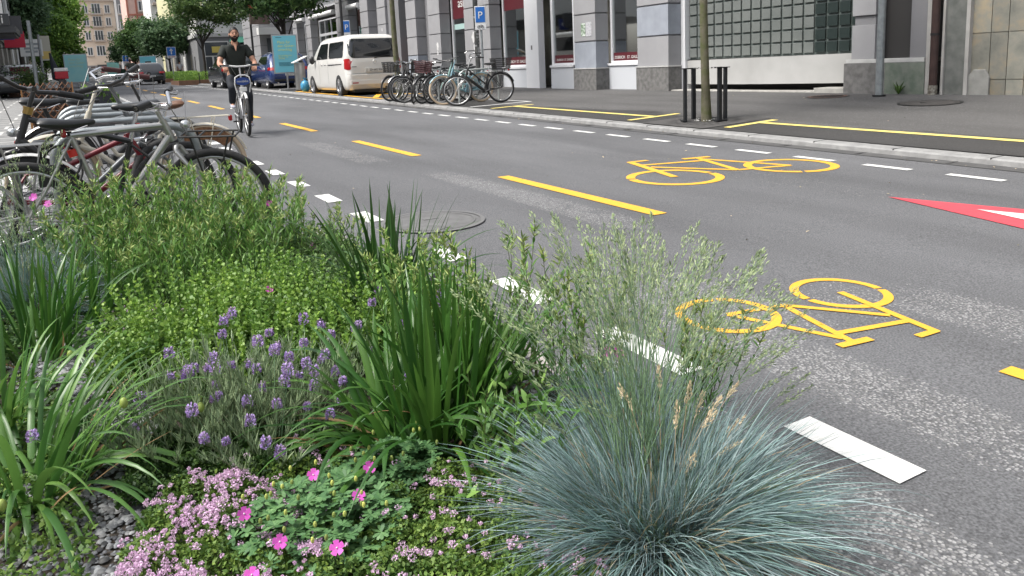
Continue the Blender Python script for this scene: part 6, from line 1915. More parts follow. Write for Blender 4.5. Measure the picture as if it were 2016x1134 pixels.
def rider(label, pos, heading, shirt, trousers, shoe, hip=(.30, 0, .99), sh=(.42, 0, 1.43), head=(.47, 0, 1.665), hands=((.86, -.24, 1.065), (.86, .24, 1.065)), elb=((.56, -.30, 1.17), (.56, .30, 1.17)),
          knees=((.66, -.13, .80), (.58, .13, .64)), ankles=((.42, -.13, .53), (.42, .13, .21)), shorts=False, cap=None, beard=True, hair=HAIR, sw=.185, lvl=2, skinm=SKIN, collar=True, name='person'):
    t = empty(name, label, 'person', pos, heading)
    hip, sh, head = Vector(hip), Vector(sh), Vector(head)
    V, E_, Rd = {}, [], {}
    def J(n, p, r, link=None):
        V[n] = tuple(p); Rd[n] = r
        if link: E_.append((link, n))
    J('pelvis', hip, (.105, .125)); J('waist', hip.lerp(sh, .35), (.115, .14), 'pelvis'); J('chest', hip.lerp(sh, .75), (.125, .165), 'waist')
    J('neck0', sh + Vector((.0, 0, .05)), .07, 'chest'); J('neck', head + Vector((-.02, 0, -.12)), .056, 'neck0'); J('skull', head + Vector((-.01, 0, -.04)), .055, 'neck')
    for i, (s_, nm) in enumerate(((-1, 'r'), (1, 'l'))):
        shp = sh + Vector((0, s_ * sw, -.01)); J('sh' + nm, shp, .066, 'chest')
        J('ua' + nm, shp.lerp(Vector(elb[i]), .5), .052, 'sh' + nm); J('el' + nm, elb[i], .042, 'ua' + nm)
        J('fa' + nm, Vector(elb[i]).lerp(Vector(hands[i]), .4), .043, 'el' + nm)
        wr = Vector(elb[i]).lerp(Vector(hands[i]), .86) + Vector((0, 0, .02)); J('wr' + nm, wr, .028, 'fa' + nm)
        hp = hip + Vector((.02, s_ * .09, -.04)); J('hp' + nm, hp, .085, 'pelvis')
        J('th' + nm, hp.lerp(Vector(knees[i]), .5), .066, 'hp' + nm); J('kn' + nm, knees[i], .046, 'th' + nm)
        J('ca' + nm, Vector(knees[i]).lerp(Vector(ankles[i]), .4) + Vector((-.015, 0, 0)), .052, 'kn' + nm); J('an' + nm, ankles[i], .036, 'ca' + nm)
        J('ft' + nm, Vector(ankles[i]) + Vector((.13, 0, -.06)), .030, 'an' + nm)
    body = skin_obj('body', V, E_, Rd, skinm, t, lvl)
    hm = MB()
    for i, (s_, nm) in enumerate(((-1, 'r'), (1, 'l'))):
        wr = Vector(V['wr' + nm]); d_ = Vector(hands[i]) - wr; d_.z *= .5
        hand(hm, wr, d_ if d_.length > .01 else (1, 0, -.2), -s_, (0, 1, 0))
    join_into(body, hm)
    head_parts(t, head, 0, hair, beard, cap, skinm, body)
    # shirt
    V2, E2, R2 = {}, [], {}
    def K(n, p, r, link=None):
        V2[n] = tuple(p); R2[n] = r
        if link: E2.append((link, n))
    K('a', hip + Vector((.02, 0, -.05)), (.150, .185)); K('b', hip.lerp(sh, .38) + Vector((.015, 0, 0)), (.142, .178), 'a'); K('c', hip.lerp(sh, .76), (.145, .195), 'b'); K('d', sh + Vector((0, 0, .035)), (.085, .10), 'c')
    for i, (s_, nm) in enumerate(((-1, 'r'), (1, 'l'))):
        shp = sh + Vector((0, s_ * sw, -.01)); K('s' + nm, shp, .084, 'c'); K('m' + nm, shp.lerp(Vector(elb[i]), .42), .072, 's' + nm); K('u' + nm, shp.lerp(Vector(elb[i]), .66), .070, 'm' + nm)
    sm_ = skin_obj('shirt', V2, E2, R2, shirt, t, lvl)
    if collar:
        m_ = MB()
        nb = sh + Vector((.01, 0, .085))
        for s_ in (-1, 1):
            m_.add([nb + Vector((-.075, s_ * .0, .035)), nb + Vector((-.03, s_ * .072, .03)), nb + Vector((.055, s_ * .060, -.005)), nb + Vector((.098, s_ * .018, -.115)), nb + Vector((.115, s_ * .075, -.065)), nb + Vector((.01, s_ * .105, -.02)), nb + Vector((-.085, s_ * .03, .0))],
                   [(0, 1, 5, 6), (1, 2, 4, 5), (2, 3, 4)])
        c_ = m_.build('collar', shirt, t, smooth=30)
        sd_ = c_.modifiers.new('thick', 'SOLIDIFY'); sd_.thickness = .006
        m_ = MB(); vv = nb + Vector((.118, 0, -.03))
        m_.add([vv + Vector((-.045, -.034, .035)), vv + Vector((-.045, .034, .035)), vv + Vector((.016, .0, -.11))], [(0, 1, 2)])
        m_.build('open_neck', skinm, t)
    V3, E3, R3_ = {}, [], {}
    def Q(n, p, r, link=None):
        V3[n] = tuple(p); R3_[n] = r
        if link: E3.append((link, n))
    Q('w', hip + Vector((0, 0, .03)), (.135, .165)); Q('w2', hip + Vector((0, 0, -.04)), (.14, .175), 'w')
    for i, (s_, nm) in enumerate(((-1, 'r'), (1, 'l'))):
        hp = hip + Vector((.02, s_ * .09, -.05)); Q('h' + nm, hp, .122, 'w2'); Q('t' + nm, hp.lerp(Vector(knees[i]), .5), .098, 'h' + nm)
        Q('k' + nm, Vector(hp).lerp(Vector(knees[i]), 1.0 if not shorts else .8), (.076 if not shorts else .10), 't' + nm)
        if not shorts:
            Q('c' + nm, Vector(knees[i]).lerp(Vector(ankles[i]), .45) + Vector((-.01, 0, 0)), .064, 'k' + nm); Q('e' + nm, Vector(knees[i]).lerp(Vector(ankles[i]), 1.04), .060, 'c' + nm)
    skin_obj('shorts' if shorts else 'trousers', V3, E3, R3_, trousers, t, lvl)
    for i in (0, 1):
        a = Vector(ankles[i]); m_ = MB()
        prof = [(-.075, .030, .04), (-.05, .038, .052), (0, .040, .058), (.07, .046, .036), (.13, .047, .028), (.17, .036, .022), (.19, .012, .012)]
        vs = []; n = 12
        for (x, hw, hh) in prof:
            for j in range(n):
                b = 2 * PI * j / n; vs.append(a + Vector((x, math.cos(b) * hw, -.075 + hh * .7 + math.sin(b) * hh * (1 if math.sin(b) > 0 else .6))))
        fs = [(k * n + j, k * n + (j + 1) % n, (k + 1) * n + (j + 1) % n, (k + 1) * n + j) for k in range(len(prof) - 1) for j in range(n)] + [tuple(range(n)), tuple((len(prof) - 1) * n + j for j in range(n - 1, -1, -1))]
        m_.add(vs, fs); so2 = m_.build('shoe', shoe, t, smooth=60)
        m_ = MB(); m_.tube([a + Vector((-.07, 0, -.085)), a + Vector((.0, 0, -.087)), a + Vector((.09, 0, -.085)), a + Vector((.175, 0, -.08))], [.035, .04, .046, .030], 12)
        for k_, v in enumerate(m_.v): m_.v[k_] = (v[0], v[1], a.z - .085 + (v[2] - a.z + .085) * .35)
        m_.build('sole', WHITEP, so2, smooth=50)
    return t


SHIRT = mat('dark_green_polo', (.013, .018, .014), .8, var=.4, scale=14)
TROU = mat('navy_black_jeans', (.008, .011, .018), .8, var=.5, scale=14, col2=(.018, .022, .032))
SHOE = mat('navy_canvas_shoe', (.30, .30, .38), .7, var=.8, scale=30, col2=(.5, .5, .52))
hd_ = math.atan2(-1.08, -.07)
CB = (2.575, 14.24, S * 14.2)
cbk = bicycle('white rental bicycle with blue oval plate ridden by the bearded man', CB, hd_, mat('rental_silver_white', (.62, .63, .64), .35, .2), wb=1.08, r=.345, style='step', sad_h=.96, bar_h=1.12, bar='flat', barm=WHF, fender=None, fork=mat('fork_silver', (.5, .5, .52), .3, .6), tyre_r=.026, steer=0, hd=(.26, .90, .20, .66), name='rental_bicycle')
m_ = MB(); X0 = 1.08 - .26 + .13
m_.extr([(.115 * math.cos(a), .065 * math.sin(a)) for a in [k * PI / 12 for k in range(24)]], .02, lambda a, b, h: (X0 + .02 + h, a, .90 + b))
pl = m_.build('front_plate', mat('rental_blue', (.012, .05, .24), .35), cbk, smooth=40)
text('nextbike', .052, LETW, pl, (X0 + .042, 0, .885), (PI / 2, 0, PI / 2), ext=.001)
m_ = MB()
for s_ in (-1, 1): m_.tube([(X0 + .0, s_ * .10, .72), (X0 + .03, s_ * .125, .85), (X0 + .03, s_ * .11, .965), (X0 + .01, s_ * .05, 1.0)], .010, 8)
m_.tube([(X0 + .01, -.05, 1.0), (X0 + .01, .05, 1.0)], .010, 8); m_.tube([(X0 - .1, 0, .8), (X0 + .02, 0, .84)], .012, 6)
m_.build('front_carrier', WHF, cbk, smooth=50)
m_ = MB(); m_.box((X0 + .03, 0, .77), (.05, .11, .07)); m_.ball((X0 + .02, 0, .655), (.05, .045, .045)); m_.build('front_lamp', WHF, cbk, bevel=.01)
m_ = MB(); m_.tube([(1.08 + .33 * math.cos(a), 0, .345 + .36 * math.sin(a)) for a in [math.radians(q) for q in (50, 65, 80, 95, 110)]], .022, 6); m_.build('mudguard', WHF, cbk, smooth=50)
man = rider('bearded man in dark polo shirt riding a white rental bicycle', CB, hd_, SHIRT, TROU, SHOE,
      hands=((.80, -.235, 1.115), (.80, .235, 1.115)), elb=((.50, -.29, 1.20), (.50, .29, 1.21)), head=(.44, 0, 1.685), sh=(.38, 0, 1.455), hip=(.27, 0, 1.00))
for s_ in (-1, 1):
    m_ = MB(); m_.tube([(.735, s_ * .243, 1.155), (.755, s_ * .24, 1.148)], .034, 12); m_.build('wristband' if s_ < 0 else 'watch', BLACK if s_ < 0 else STEEL, man, smooth=50)

C2 = (3.42, 51.6, S * 51.6)
bicycle('bicycle of the second rider in the distance', C2, math.radians(-92), mat('far_bike_white', (.55, .55, .55), .4), wb=1.06, style='step', sad_h=.95, bar_h=1.1, bar='flat', spokes=8, hd=(.26, .9, .2, .64))
rider('man in grey-green t-shirt and light shorts cycling far behind', C2, math.radians(-92), mat('grey_green_tshirt', (.05, .06, .05), .8), mat('light_shorts', (.42, .38, .32), .8), BLACK, shorts=True, cap=mat('beige_cap', (.36, .30, .26), .7), beard=True, hair=mat('brown_beard', (.12, .05, .03), .7), collar=False, lvl=1,
      hands=((.80, -.25, 1.12), (.80, .25, 1.12)), elb=((.50, -.31, 1.20), (.50, .31, 1.21)), head=(.40, 0, 1.70), sh=(.33, 0, 1.47), skinm=mat('tanned_skin', (.42, .17, .11), .55))
st_ = dict(hip=(0, 0, .95), sh=(0, 0, 1.42), head=(.03, 0, 1.64), hands=((.05, -.25, .82), (.05, .25, .82)), elb=((-.03, -.25, 1.12), (-.03, .25, 1.12)), knees=((.04, -.09, .50), (.10, .09, .50)), ankles=((-.08, -.09, .10), (.05, .09, .10)), lvl=1)
rider('pedestrian in white shirt and dark trousers walking by the low grey wall', (8.95, 75, S * 75), math.radians(100), mat('white_shirt', (.6, .6, .62), .8), TROU, BLACK, collar=False, beard=False, **st_)
rider('tiny dark-clad pedestrian near the door of the peach building', (4.9, 148, S * 148), math.radians(80), TROU, TROU, BLACK, collar=False, beard=False, **st_)
# ================================================================ FLOWER BED
BZ = .08
def bz(x, y): return S * y + BZ
BX1, BY1 = 1.34, 4.78
def ex_(y): return BX1 - .24 * max(0, min(1, (2.0 - y) / 1.3)) ** 1.3
SOILB = mat('bed_soil', (.045, .033, .025), .95, var=.8, scale=9, col2=(.10, .085, .07), bump=.8, bscale=60)
m_ = MB(); m_.grid(lambda u, v: (-3.2 + (3.2 + ex_(-2 + (2 + BY1) * v)) * u, -2 + (2 + BY1) * v, bz(0, -2 + (2 + BY1) * v) + .008 * math.sin(u * 40) * math.cos(v * 55)), 60, 80)
tag(m_.build('flower_bed_soil', SOILB, smooth=True, kind='structure'), 'dark soil of the flower bed between gravel and plants')
ke = empty('bed_edging', 'pale stone edging round the flower bed', 'edging')
m_ = MB()
for i in range(34):
    y0_ = -2 + i * .2; xa = ex_(y0_ + .1); m_.bb(xa, xa + .07, y0_, y0_ + .195, -.2, S * y0_ + .095)
m_.build('road_side_stones', mat('edging_stone', (.48, .45, .42), .8, var=.6, scale=14, col2=(.34, .30, .27), bump=.4), ke, bevel=.008)
m_ = MB()
for i in range(7): m_.bb(-3.2 + i * .65, -3.2 + i * .65 + .645, BY1 + .02, BY1 + .12, -.2, S * 4.8 + .10)
m_.build('end_stones', _mc['edging_stone'], ke, bevel=.008)


def strips(P0, D0, L, w_, droop, prof, rng=None, keel=0.0, roll=.4, power=1.0, drift=0.0):
    """ribbons: P0 Nx3 roots, D0 Nx3 unit directions, L,w,droop N (or scalar); prof = width profile at each ring.
    keel>0 folds the ribbon along its midrib"""
    rng = rng or NP
    n = len(P0); k = len(prof)
    L = np.broadcast_to(np.asarray(L, float), (n,)); w_ = np.broadcast_to(np.asarray(w_, float), (n,)); droop = np.broadcast_to(np.asarray(droop, float), (n,))
    hz_ = D0.copy(); hz_[:, 2] = 0
    nn = np.linalg.norm(hz_, axis=1); az = np.where(nn > 1e-3, np.arctan2(D0[:, 1], D0[:, 0]), rng.uniform(0, 2 * PI, n))
    up = np.array([0, 0, 1.0])
    side0 = np.stack([-np.sin(az), np.cos(az), np.zeros(n)], 1)
    rl = rng.normal(0, roll, n)[:, None]
    sidew = rng.normal(0, 1, (n, 3)) * drift
    P = P0.copy(); D = D0.copy(); V = []
    for i in range(k):
        t = i / (k - 1)
        nrm = np.cross(side0, D); nrm /= np.linalg.norm(nrm, axis=1)[:, None] + 1e-9
        sd = side0 * np.cos(rl) + nrm * np.sin(rl)
        hw = (w_ * prof[i] * .5)[:, None]
        if keel:
            V += [P - sd * hw + nrm * hw * keel, P.copy(), P + sd * hw + nrm * hw * keel]
        else:
            V += [P - sd * hw, P + sd * hw]
        if i < k - 1:
            st = (L / (k - 1))[:, None]
            P = P + D * st
            D = D - up * (droop / (k - 1) * (.4 + 1.2 * (t ** power)))[:, None] + sidew / (k - 1)
            D /= np.linalg.norm(D, axis=1)[:, None]
    m = 3 if keel else 2
    V = np.stack(V, 1).reshape(-1, 3)   # n, k*m
    base = (np.arange(n) * k * m)[:, None, None, None]
    ring = (np.arange(k - 1) * m)[None, :, None, None]
    q = []
    for j in range(m - 1): q.append([j, j + 1, m + j + 1, m + j])
    q = np.array(q)[None, None, :, :]
    F = (base + ring + q).reshape(-1, 4)
    return V, F, P


def cat(parts):
    V = []; F = []; o = 0
    for v, f in parts:
        V.append(v); F.append(f + o); o += len(v)
    return np.concatenate(V), np.concatenate(F)


def dirs(az, tilt):
    return np.stack([np.sin(tilt) * np.cos(az), np.sin(tilt) * np.sin(az), np.cos(tilt)], 1)


BLADE = [.7, 1, 1, .95, .85, .7, .45, .05]
LANC = [.25, .85, 1, .8, .45, .03]
ROUND = [.3, 1, 1.05, .75, .1]
FES = mat('blue_fescue_blades', (.22, .33, .33), .5, var=.5, scale=5, col2=(.14, .23, .215), island=.5, transl=.15, spec=.5)
FESS = mat('silvery_fescue_blades', (.36, .46, .47), .45, island=.3, transl=.15, spec=.5)
FESG = mat('green_fescue_blades', (.10, .16, .085), .55, island=.4, transl=.2)
FESD = mat('dry_fescue_blades', (.46, .36, .22), .7, island=.35, transl=.15)
STALK = mat('grey_green_stalk', (.16, .26, .14), .6, island=.25)
SPIK = mat('pale_green_spikelet', (.30, .38, .20), .65, island=.45, transl=.25)
SPIKD = mat('tan_dry_spikelet', (.72, .60, .40), .7, island=.3, transl=.2)
STRAP = mat('strap_leaf_green', (.065, .17, .027), .38, var=.6, scale=4, col2=(.040, .11, .02), island=.35, transl=.25, spec=.6)
STRAPL = mat('strap_leaf_light_green', (.105, .235, .05), .38, var=.6, scale=4, col2=(.065, .16, .035), island=.4, transl=.3, spec=.6)
STRAPD = mat('strap_leaf_dark_green', (.035, .095, .02), .4, island=.35, transl=.2, spec=.6)
DRY = mat('dry_leaf_tan', (.38, .24, .12), .75, island=.3, transl=.2)
AMS = mat('willow_leaf_green', (.13, .28, .06), .5, var=.7, scale=5, col2=(.21, .37, .10), island=.4, transl=.3)
AMSB = mat('yellowish_bud', (.30, .38, .12), .6, island=.35, transl=.2)
STEMR = mat('reddish_green_stem', (.07, .075, .03), .6)
LIME = mat('lime_leaf', (.24, .40, .07), .5, var=.8, scale=9, col2=(.10, .22, .045), island=.35, transl=.3)
LAVF = mat('lavender_leaf', (.27, .36, .20), .6, var=.6, scale=6, col2=(.18, .25, .13), island=.35, transl=.2)
LAVP = mat('lavender_flower', (.50, .36, .68), .6, island=.35, transl=.25)
LAVPD = mat('faded_lavender_flower', (.34, .25, .36), .7, island=.4, transl=.2)
MAG = mat('magenta_petal', (.80, .13, .62), .5, island=.12, transl=.35)
GERL = mat('geranium_leaf', (.12, .25, .09), .5, var=.5, scale=7, col2=(.07, .17, .07), island=.3, transl=.25)
THYG = mat('thyme_leaf', (.085, .17, .03), .6, var=.8, scale=8, col2=(.16, .26, .045), island=.4, transl=.2)
THYP = mat('thyme_flower', (.74, .52, .70), .6, island=.35, transl=.3)
GC = mat('ground_cover_leaf', (.09, .18, .05), .6, var=.7, scale=5, col2=(.14, .23, .06), island=.4, transl=.2)


def root(name, label, cat_, x, y, group=None):
    return empty(name, label, cat_, (x, y, bz(x, y) - .004), group=group)


def fescue(label, x, y, n, L, rad, rng, low=.55, group='blue fescue clumps', lopside=(0, 0)):
    """tussocky clump: blades gathered in tufts, most of them splayed low"""
    t = root('fescue_grass', label, 'ornamental grass', x, y, group)
    nt_ = 70
    ta = rng.uniform(0, 2 * PI, nt_); tt = rng.uniform(0, 1, nt_) ** .6 * 1.22; tb = rng.uniform(-.35, .6, nt_); tlen = rng.uniform(.72, 1.12, nt_)
    def tuft(m, lf, wlo, whi, spread=.16, tmax=9):
        k = rng.integers(nt_, size=m)
        az = ta[k] + rng.normal(0, spread * 1.6, m); tl = np.clip(np.abs(tt[k] * (tmax if tmax < 2 else 1) + rng.normal(0, spread, m)), 0, 1.42)
        r_ = rad * .24 * np.sqrt(rng.uniform(0, 1, m))
        a2 = az + rng.normal(0, .5, m)
        P0 = np.stack([r_ * np.cos(a2), r_ * np.sin(a2), np.zeros(m)], 1)
        l = L * lf * rng.uniform(.62, 1.12, m) * (low + (1 - low) * np.clip(tl / 1.1, 0, 1))
        l = l * tlen[k] * (1 + lopside[0] * np.cos(az) + lopside[1] * np.sin(az))
        dr = np.clip(.55 + tb[k] + rng.normal(0, .22, m), .02, 1.5) * (.35 + .6 * tl)
        V, F, _ = strips(P0, dirs(az, tl), l, rng.uniform(wlo, whi, m), dr, BLADE, rng, roll=1.0, drift=.10)
        return V, F
    V, F = tuft(int(n * .62), 1.0, .0018, .0030); npmesh('blades', V, F, FES, t)
    V, F = tuft(int(n * .22), 1.05, .0016, .0028, .3); npmesh('silvery_blades', V, F, FESS, t)
    V, F = tuft(int(n * .22), .85, .0016, .0028, .3, .7); npmesh('green_blades', V, F, FESG, t)
    V, F = tuft(int(n * .14), .80, .0018, .0034, .45); npmesh('dry_blades', V, F, FESD, t)
    return t


def stalks(t, base, tips, rng, name='flower_stalks', mats=(STALK, SPIK), r=.0016, plen=.13, nsp=74, sl=.0105, sw_=.0030, bend=.35):
    """panicle stalks from base (local) to each tip (local)"""
    parts = []; parts2 = []
    base = np.asarray(base); tips = np.asarray(tips); n = len(tips)
    b = base[rng.integers(len(base), size=n)] + rng.normal(0, .012, (n, 3)) * np.array([1, 1, 0])
    k = 8
    d_ = tips - b; up = np.array([0, 0, 1.0]); Ls = np.linalg.norm(d_, axis=1)
    ctrl = b + np.stack([d_[:, 0] * .35, d_[:, 1] * .35, d_[:, 2] * .65], 1)
    ts = np.linspace(0, 1, k + 1)
    C = np.stack([(1 - q) ** 2 * b + 2 * q * (1 - q) * ctrl + q * q * tips for q in ts], 1)
    # stalk as 3-sided tube
    V = []; ang = np.array([0, 2.1, 4.2])
    for i in range(k + 1):
        rr = r * (1 - .5 * i / k)
        for a in ang: V.append(C[:, i] + np.array([math.cos(a) * rr, math.sin(a) * rr, 0]))
    V = np.stack(V, 1).reshape(-1, 3)
    q = np.array([[0, 1, 4, 3], [1, 2, 5, 4], [2, 0, 3, 5]])
    F = ((np.arange(n) * (k + 1) * 3)[:, None, None, None] + (np.arange(k) * 3)[None, :, None, None] + q[None, None]).reshape(-1, 4)
    npmesh(name, V, F, mats[0], t)
    # spikelets
    tip = C[:, -1]; ax = C[:, -1] - C[:, -2]; ax /= np.linalg.norm(ax, axis=1)[:, None]
    pl = plen * rng.uniform(.6, 1.2, n)
    u = rng.uniform(0, 1, (n, nsp)) ** .9
    prof = np.sin(np.clip(u, .03, 1) * PI * .93 + .1) * .024 * rng.uniform(.4, 1.1, (n, 1)) * (plen / .13)
    az = rng.uniform(0, 2 * PI, (n, nsp))
    off = np.stack([np.cos(az) * prof, np.sin(az) * prof, np.zeros_like(prof)], 2)
    P0 = tip[:, None] - ax[:, None] * ((1 - u) * pl[:, None])[..., None] + off * rng.uniform(.2, 1, (n, nsp))[..., None]
    D = ax[:, None] * 1.0 + off / .018 * .45 + rng.normal(0, .18, (n, nsp, 3)); D = D.reshape(-1, 3); D /= np.linalg.norm(D, axis=1)[:, None]
    V, F, _ = strips(P0.reshape(-1, 3), D, sl * rng.uniform(.7, 1.35, n * nsp), sw_, .3, [.25, 1, .85, .05], rng, roll=1.5)
    npmesh('seed_heads' if name == 'flower_stalks' else 'dry_seed_heads', V, F, mats[1], t)


rng = np.random.default_rng(101)
f1 = fescue('large steel-blue fescue clump spreading at the bottom right of the bed', 1.06, 1.27, 7800, .425, .5, rng, low=.44, lopside=(.04, -.02))
n = 150
tx_ = np.column_stack([rng.uniform(.82, 1.72, n), rng.uniform(1.25, 1.85, n), np.zeros(n)])
tx_[:, 2] = .80 - .30 * ((tx_[:, 0] - 1.15) / .62) ** 2 * (tx_[:, 0] > 1.15) - rng.uniform(0, .30, n) - .1 * (tx_[:, 0] < .95)
loc = np.array([1.06, 1.27, bz(1.06, 1.27)])
stalks(f1, [(.0, .08, 0), (.05, .10, 0), (-.03, .06, 0), (.08, .05, 0)], tx_ - loc, rng)
tips = np.array([(1.16, 1.30, .33), (1.22, 1.32, .36), (1.28, 1.28, .32), (1.19, 1.40, .38), (1.10, 1.44, .34), (1.30, 1.36, .30), (1.25, 1.18, .26), (1.33, 1.25, .27), (1.24, 1.26, .30), (1.14, 1.22, .24), (1.36, 1.30, .33)]) + np.array([0, 0, .0])
stalks(f1, [(.05, .0, 0)], tips - loc + np.array([0, 0, .05]), rng, 'dry_stalks', (FESD, SPIKD), plen=.075, nsp=80, sl=.008, sw_=.0022)
f1b = fescue('smaller blue-green fescue tucked behind the large clump', 1.26, 1.62, 2200, .30, .3, rng, low=.8)
tx2 = np.column_stack([rng.uniform(1.15, 1.75, 26), rng.uniform(1.6, 2.0, 26), rng.uniform(.42, .70, 26)])
stalks(f1b, [(0, 0, 0), (.04, .02, 0)], tx2 - np.array([1.26, 1.62, bz(1.26, 1.62)]), rng)
f2 = fescue('pale blue fescue with tall feathery stalks at the left edge', -.27, 3.98, 4200, .42, .4, rng, low=.75)
tx3 = np.column_stack([rng.uniform(-.62, -.02, 60), rng.uniform(3.9, 4.5, 60), rng.uniform(.45, .98, 60)])
stalks(f2, [(0, 0, 0), (-.05, .05, 0), (.05, 0, 0)], tx3 - np.array([-.27, 3.98, bz(0, 3.98)]), rng, nsp=50, sl=.011, sw_=.003, plen=.15)


def strap_plant(label, x, y, n, L, w_, mtl, rng, rad=.10, tilt=(.05, .9), droop=(.2, 1.9), seed=0, dry=6, azc=None, cat_='strap-leaved plant', buds=0, group='strap-leaved plants'):
    t = root('daylily', label, cat_, x, y, group)
    az = rng.uniform(0, 2 * PI, n) if azc is None else rng.normal(azc[0], azc[1], n)
    r_ = rad * np.sqrt(rng.uniform(0, 1, n)); u = rng.uniform(0, 1, n)
    tl = tilt[0] + (tilt[1] - tilt[0]) * u ** 1.3
    dr = droop[0] + (droop[1] - droop[0]) * np.clip(u + rng.normal(0, .2, n), 0, 1)
    P0 = np.stack([r_ * np.cos(az), r_ * np.sin(az), np.zeros(n)], 1)
    V, F, _ = strips(P0, dirs(az, tl), L * rng.uniform(.6, 1.12, n), w_ * rng.uniform(.65, 1.15, n), dr, [.55, .8, .95, 1, 1, .97, .92, .84, .72, .55, .32, .03], rng, keel=.35, roll=.3, power=1.2, drift=.10)
    npmesh('leaves', V, F, mtl, t, smooth=True)
    if dry:
        az = rng.uniform(0, 2 * PI, dry)
        V, F, _ = strips(np.stack([rad * np.cos(az), rad * np.sin(az), np.zeros(dry)], 1), dirs(az, rng.uniform(.8, 1.4, dry)), L * rng.uniform(.35, .7, dry), w_ * .5, rng.uniform(.4, 1.2, dry), BLADE, rng, keel=.3, roll=.6, drift=.3)
        npmesh('dry_leaves', V, F, DRY, t, smooth=True)
    if buds:
        az = rng.uniform(-2.5, 1.5, buds); P0 = np.stack([rad * np.cos(az), rad * np.sin(az), np.zeros(buds)], 1)
        V, F, end = strips(P0, dirs(az, rng.uniform(.3, .6, buds)), L * rng.uniform(.6, .85, buds), .006, rng.uniform(1.5, 2.6, buds), [1] * 10, rng, keel=1.0, roll=0)
        npmesh('stalks', V, F, STRAPL, t, smooth=True)
        mb = MB()
        for e in end: mb.ball(Vector(e), (.010, .010, .015), 8, 6)
        mb.build('flower_buds', mat('pale_green_bud', (.28, .36, .08), .5), t, smooth=80)
    return t


strap_plant('dense dark green strap-leaved plant in the middle of the bed', .80, 1.93, 135, .55, .020, STRAP, rng, rad=.12, tilt=(.02, 1.05), droop=(.1, 3.0), dry=16)
strap_plant('upright strap leaves leaning to the right of the middle clump', .95, 2.02, 60, .50, .019, STRAP, rng, rad=.08, tilt=(.02, .5), droop=(.1, 1.2), dry=4)
strap_plant('broad arching strap leaves spilling left of the middle clump', .68, 1.98, 60, .46, .022, STRAP, rng, rad=.09, tilt=(.3, 1.2), droop=(1.2, 3.0), dry=6)
strap_plant('narrow dark strap-leaved plant at the road edge in front of the manhole', 1.08, 3.02, 110, .58, .016, STRAPD, rng, rad=.12, tilt=(.02, .75), droop=(.2, 1.9), dry=3)
strap_plant('light green arching strap-leaved plant at the bottom left corner', -.22, 2.28, 170, .50, .019, STRAPL, rng, rad=.13, tilt=(.35, 1.3), droop=(1.7, 3.1), dry=16, buds=5)
strap_plant('second arching strap-leaved plant behind the bottom left one', -.34, 2.70, 80, .44, .018, STRAPL, rng, rad=.12, tilt=(.1, 1.1), droop=(1.0, 2.6), dry=6, buds=3)
strap_plant('dark green strap-leaved plant below the blue fescue on the left', -.22, 3.42, 110, .50, .014, STRAP, rng, rad=.13, tilt=(.02, 1.05), droop=(.4, 2.6), dry=5, buds=2)
strap_plant('low strap-leaved tuft beside the pink creeping thyme on the left', -.02, 3.72, 80, .36, .013, STRAP, rng, rad=.12, tilt=(.1, 1.1), droop=(.5, 2.0), dry=3)


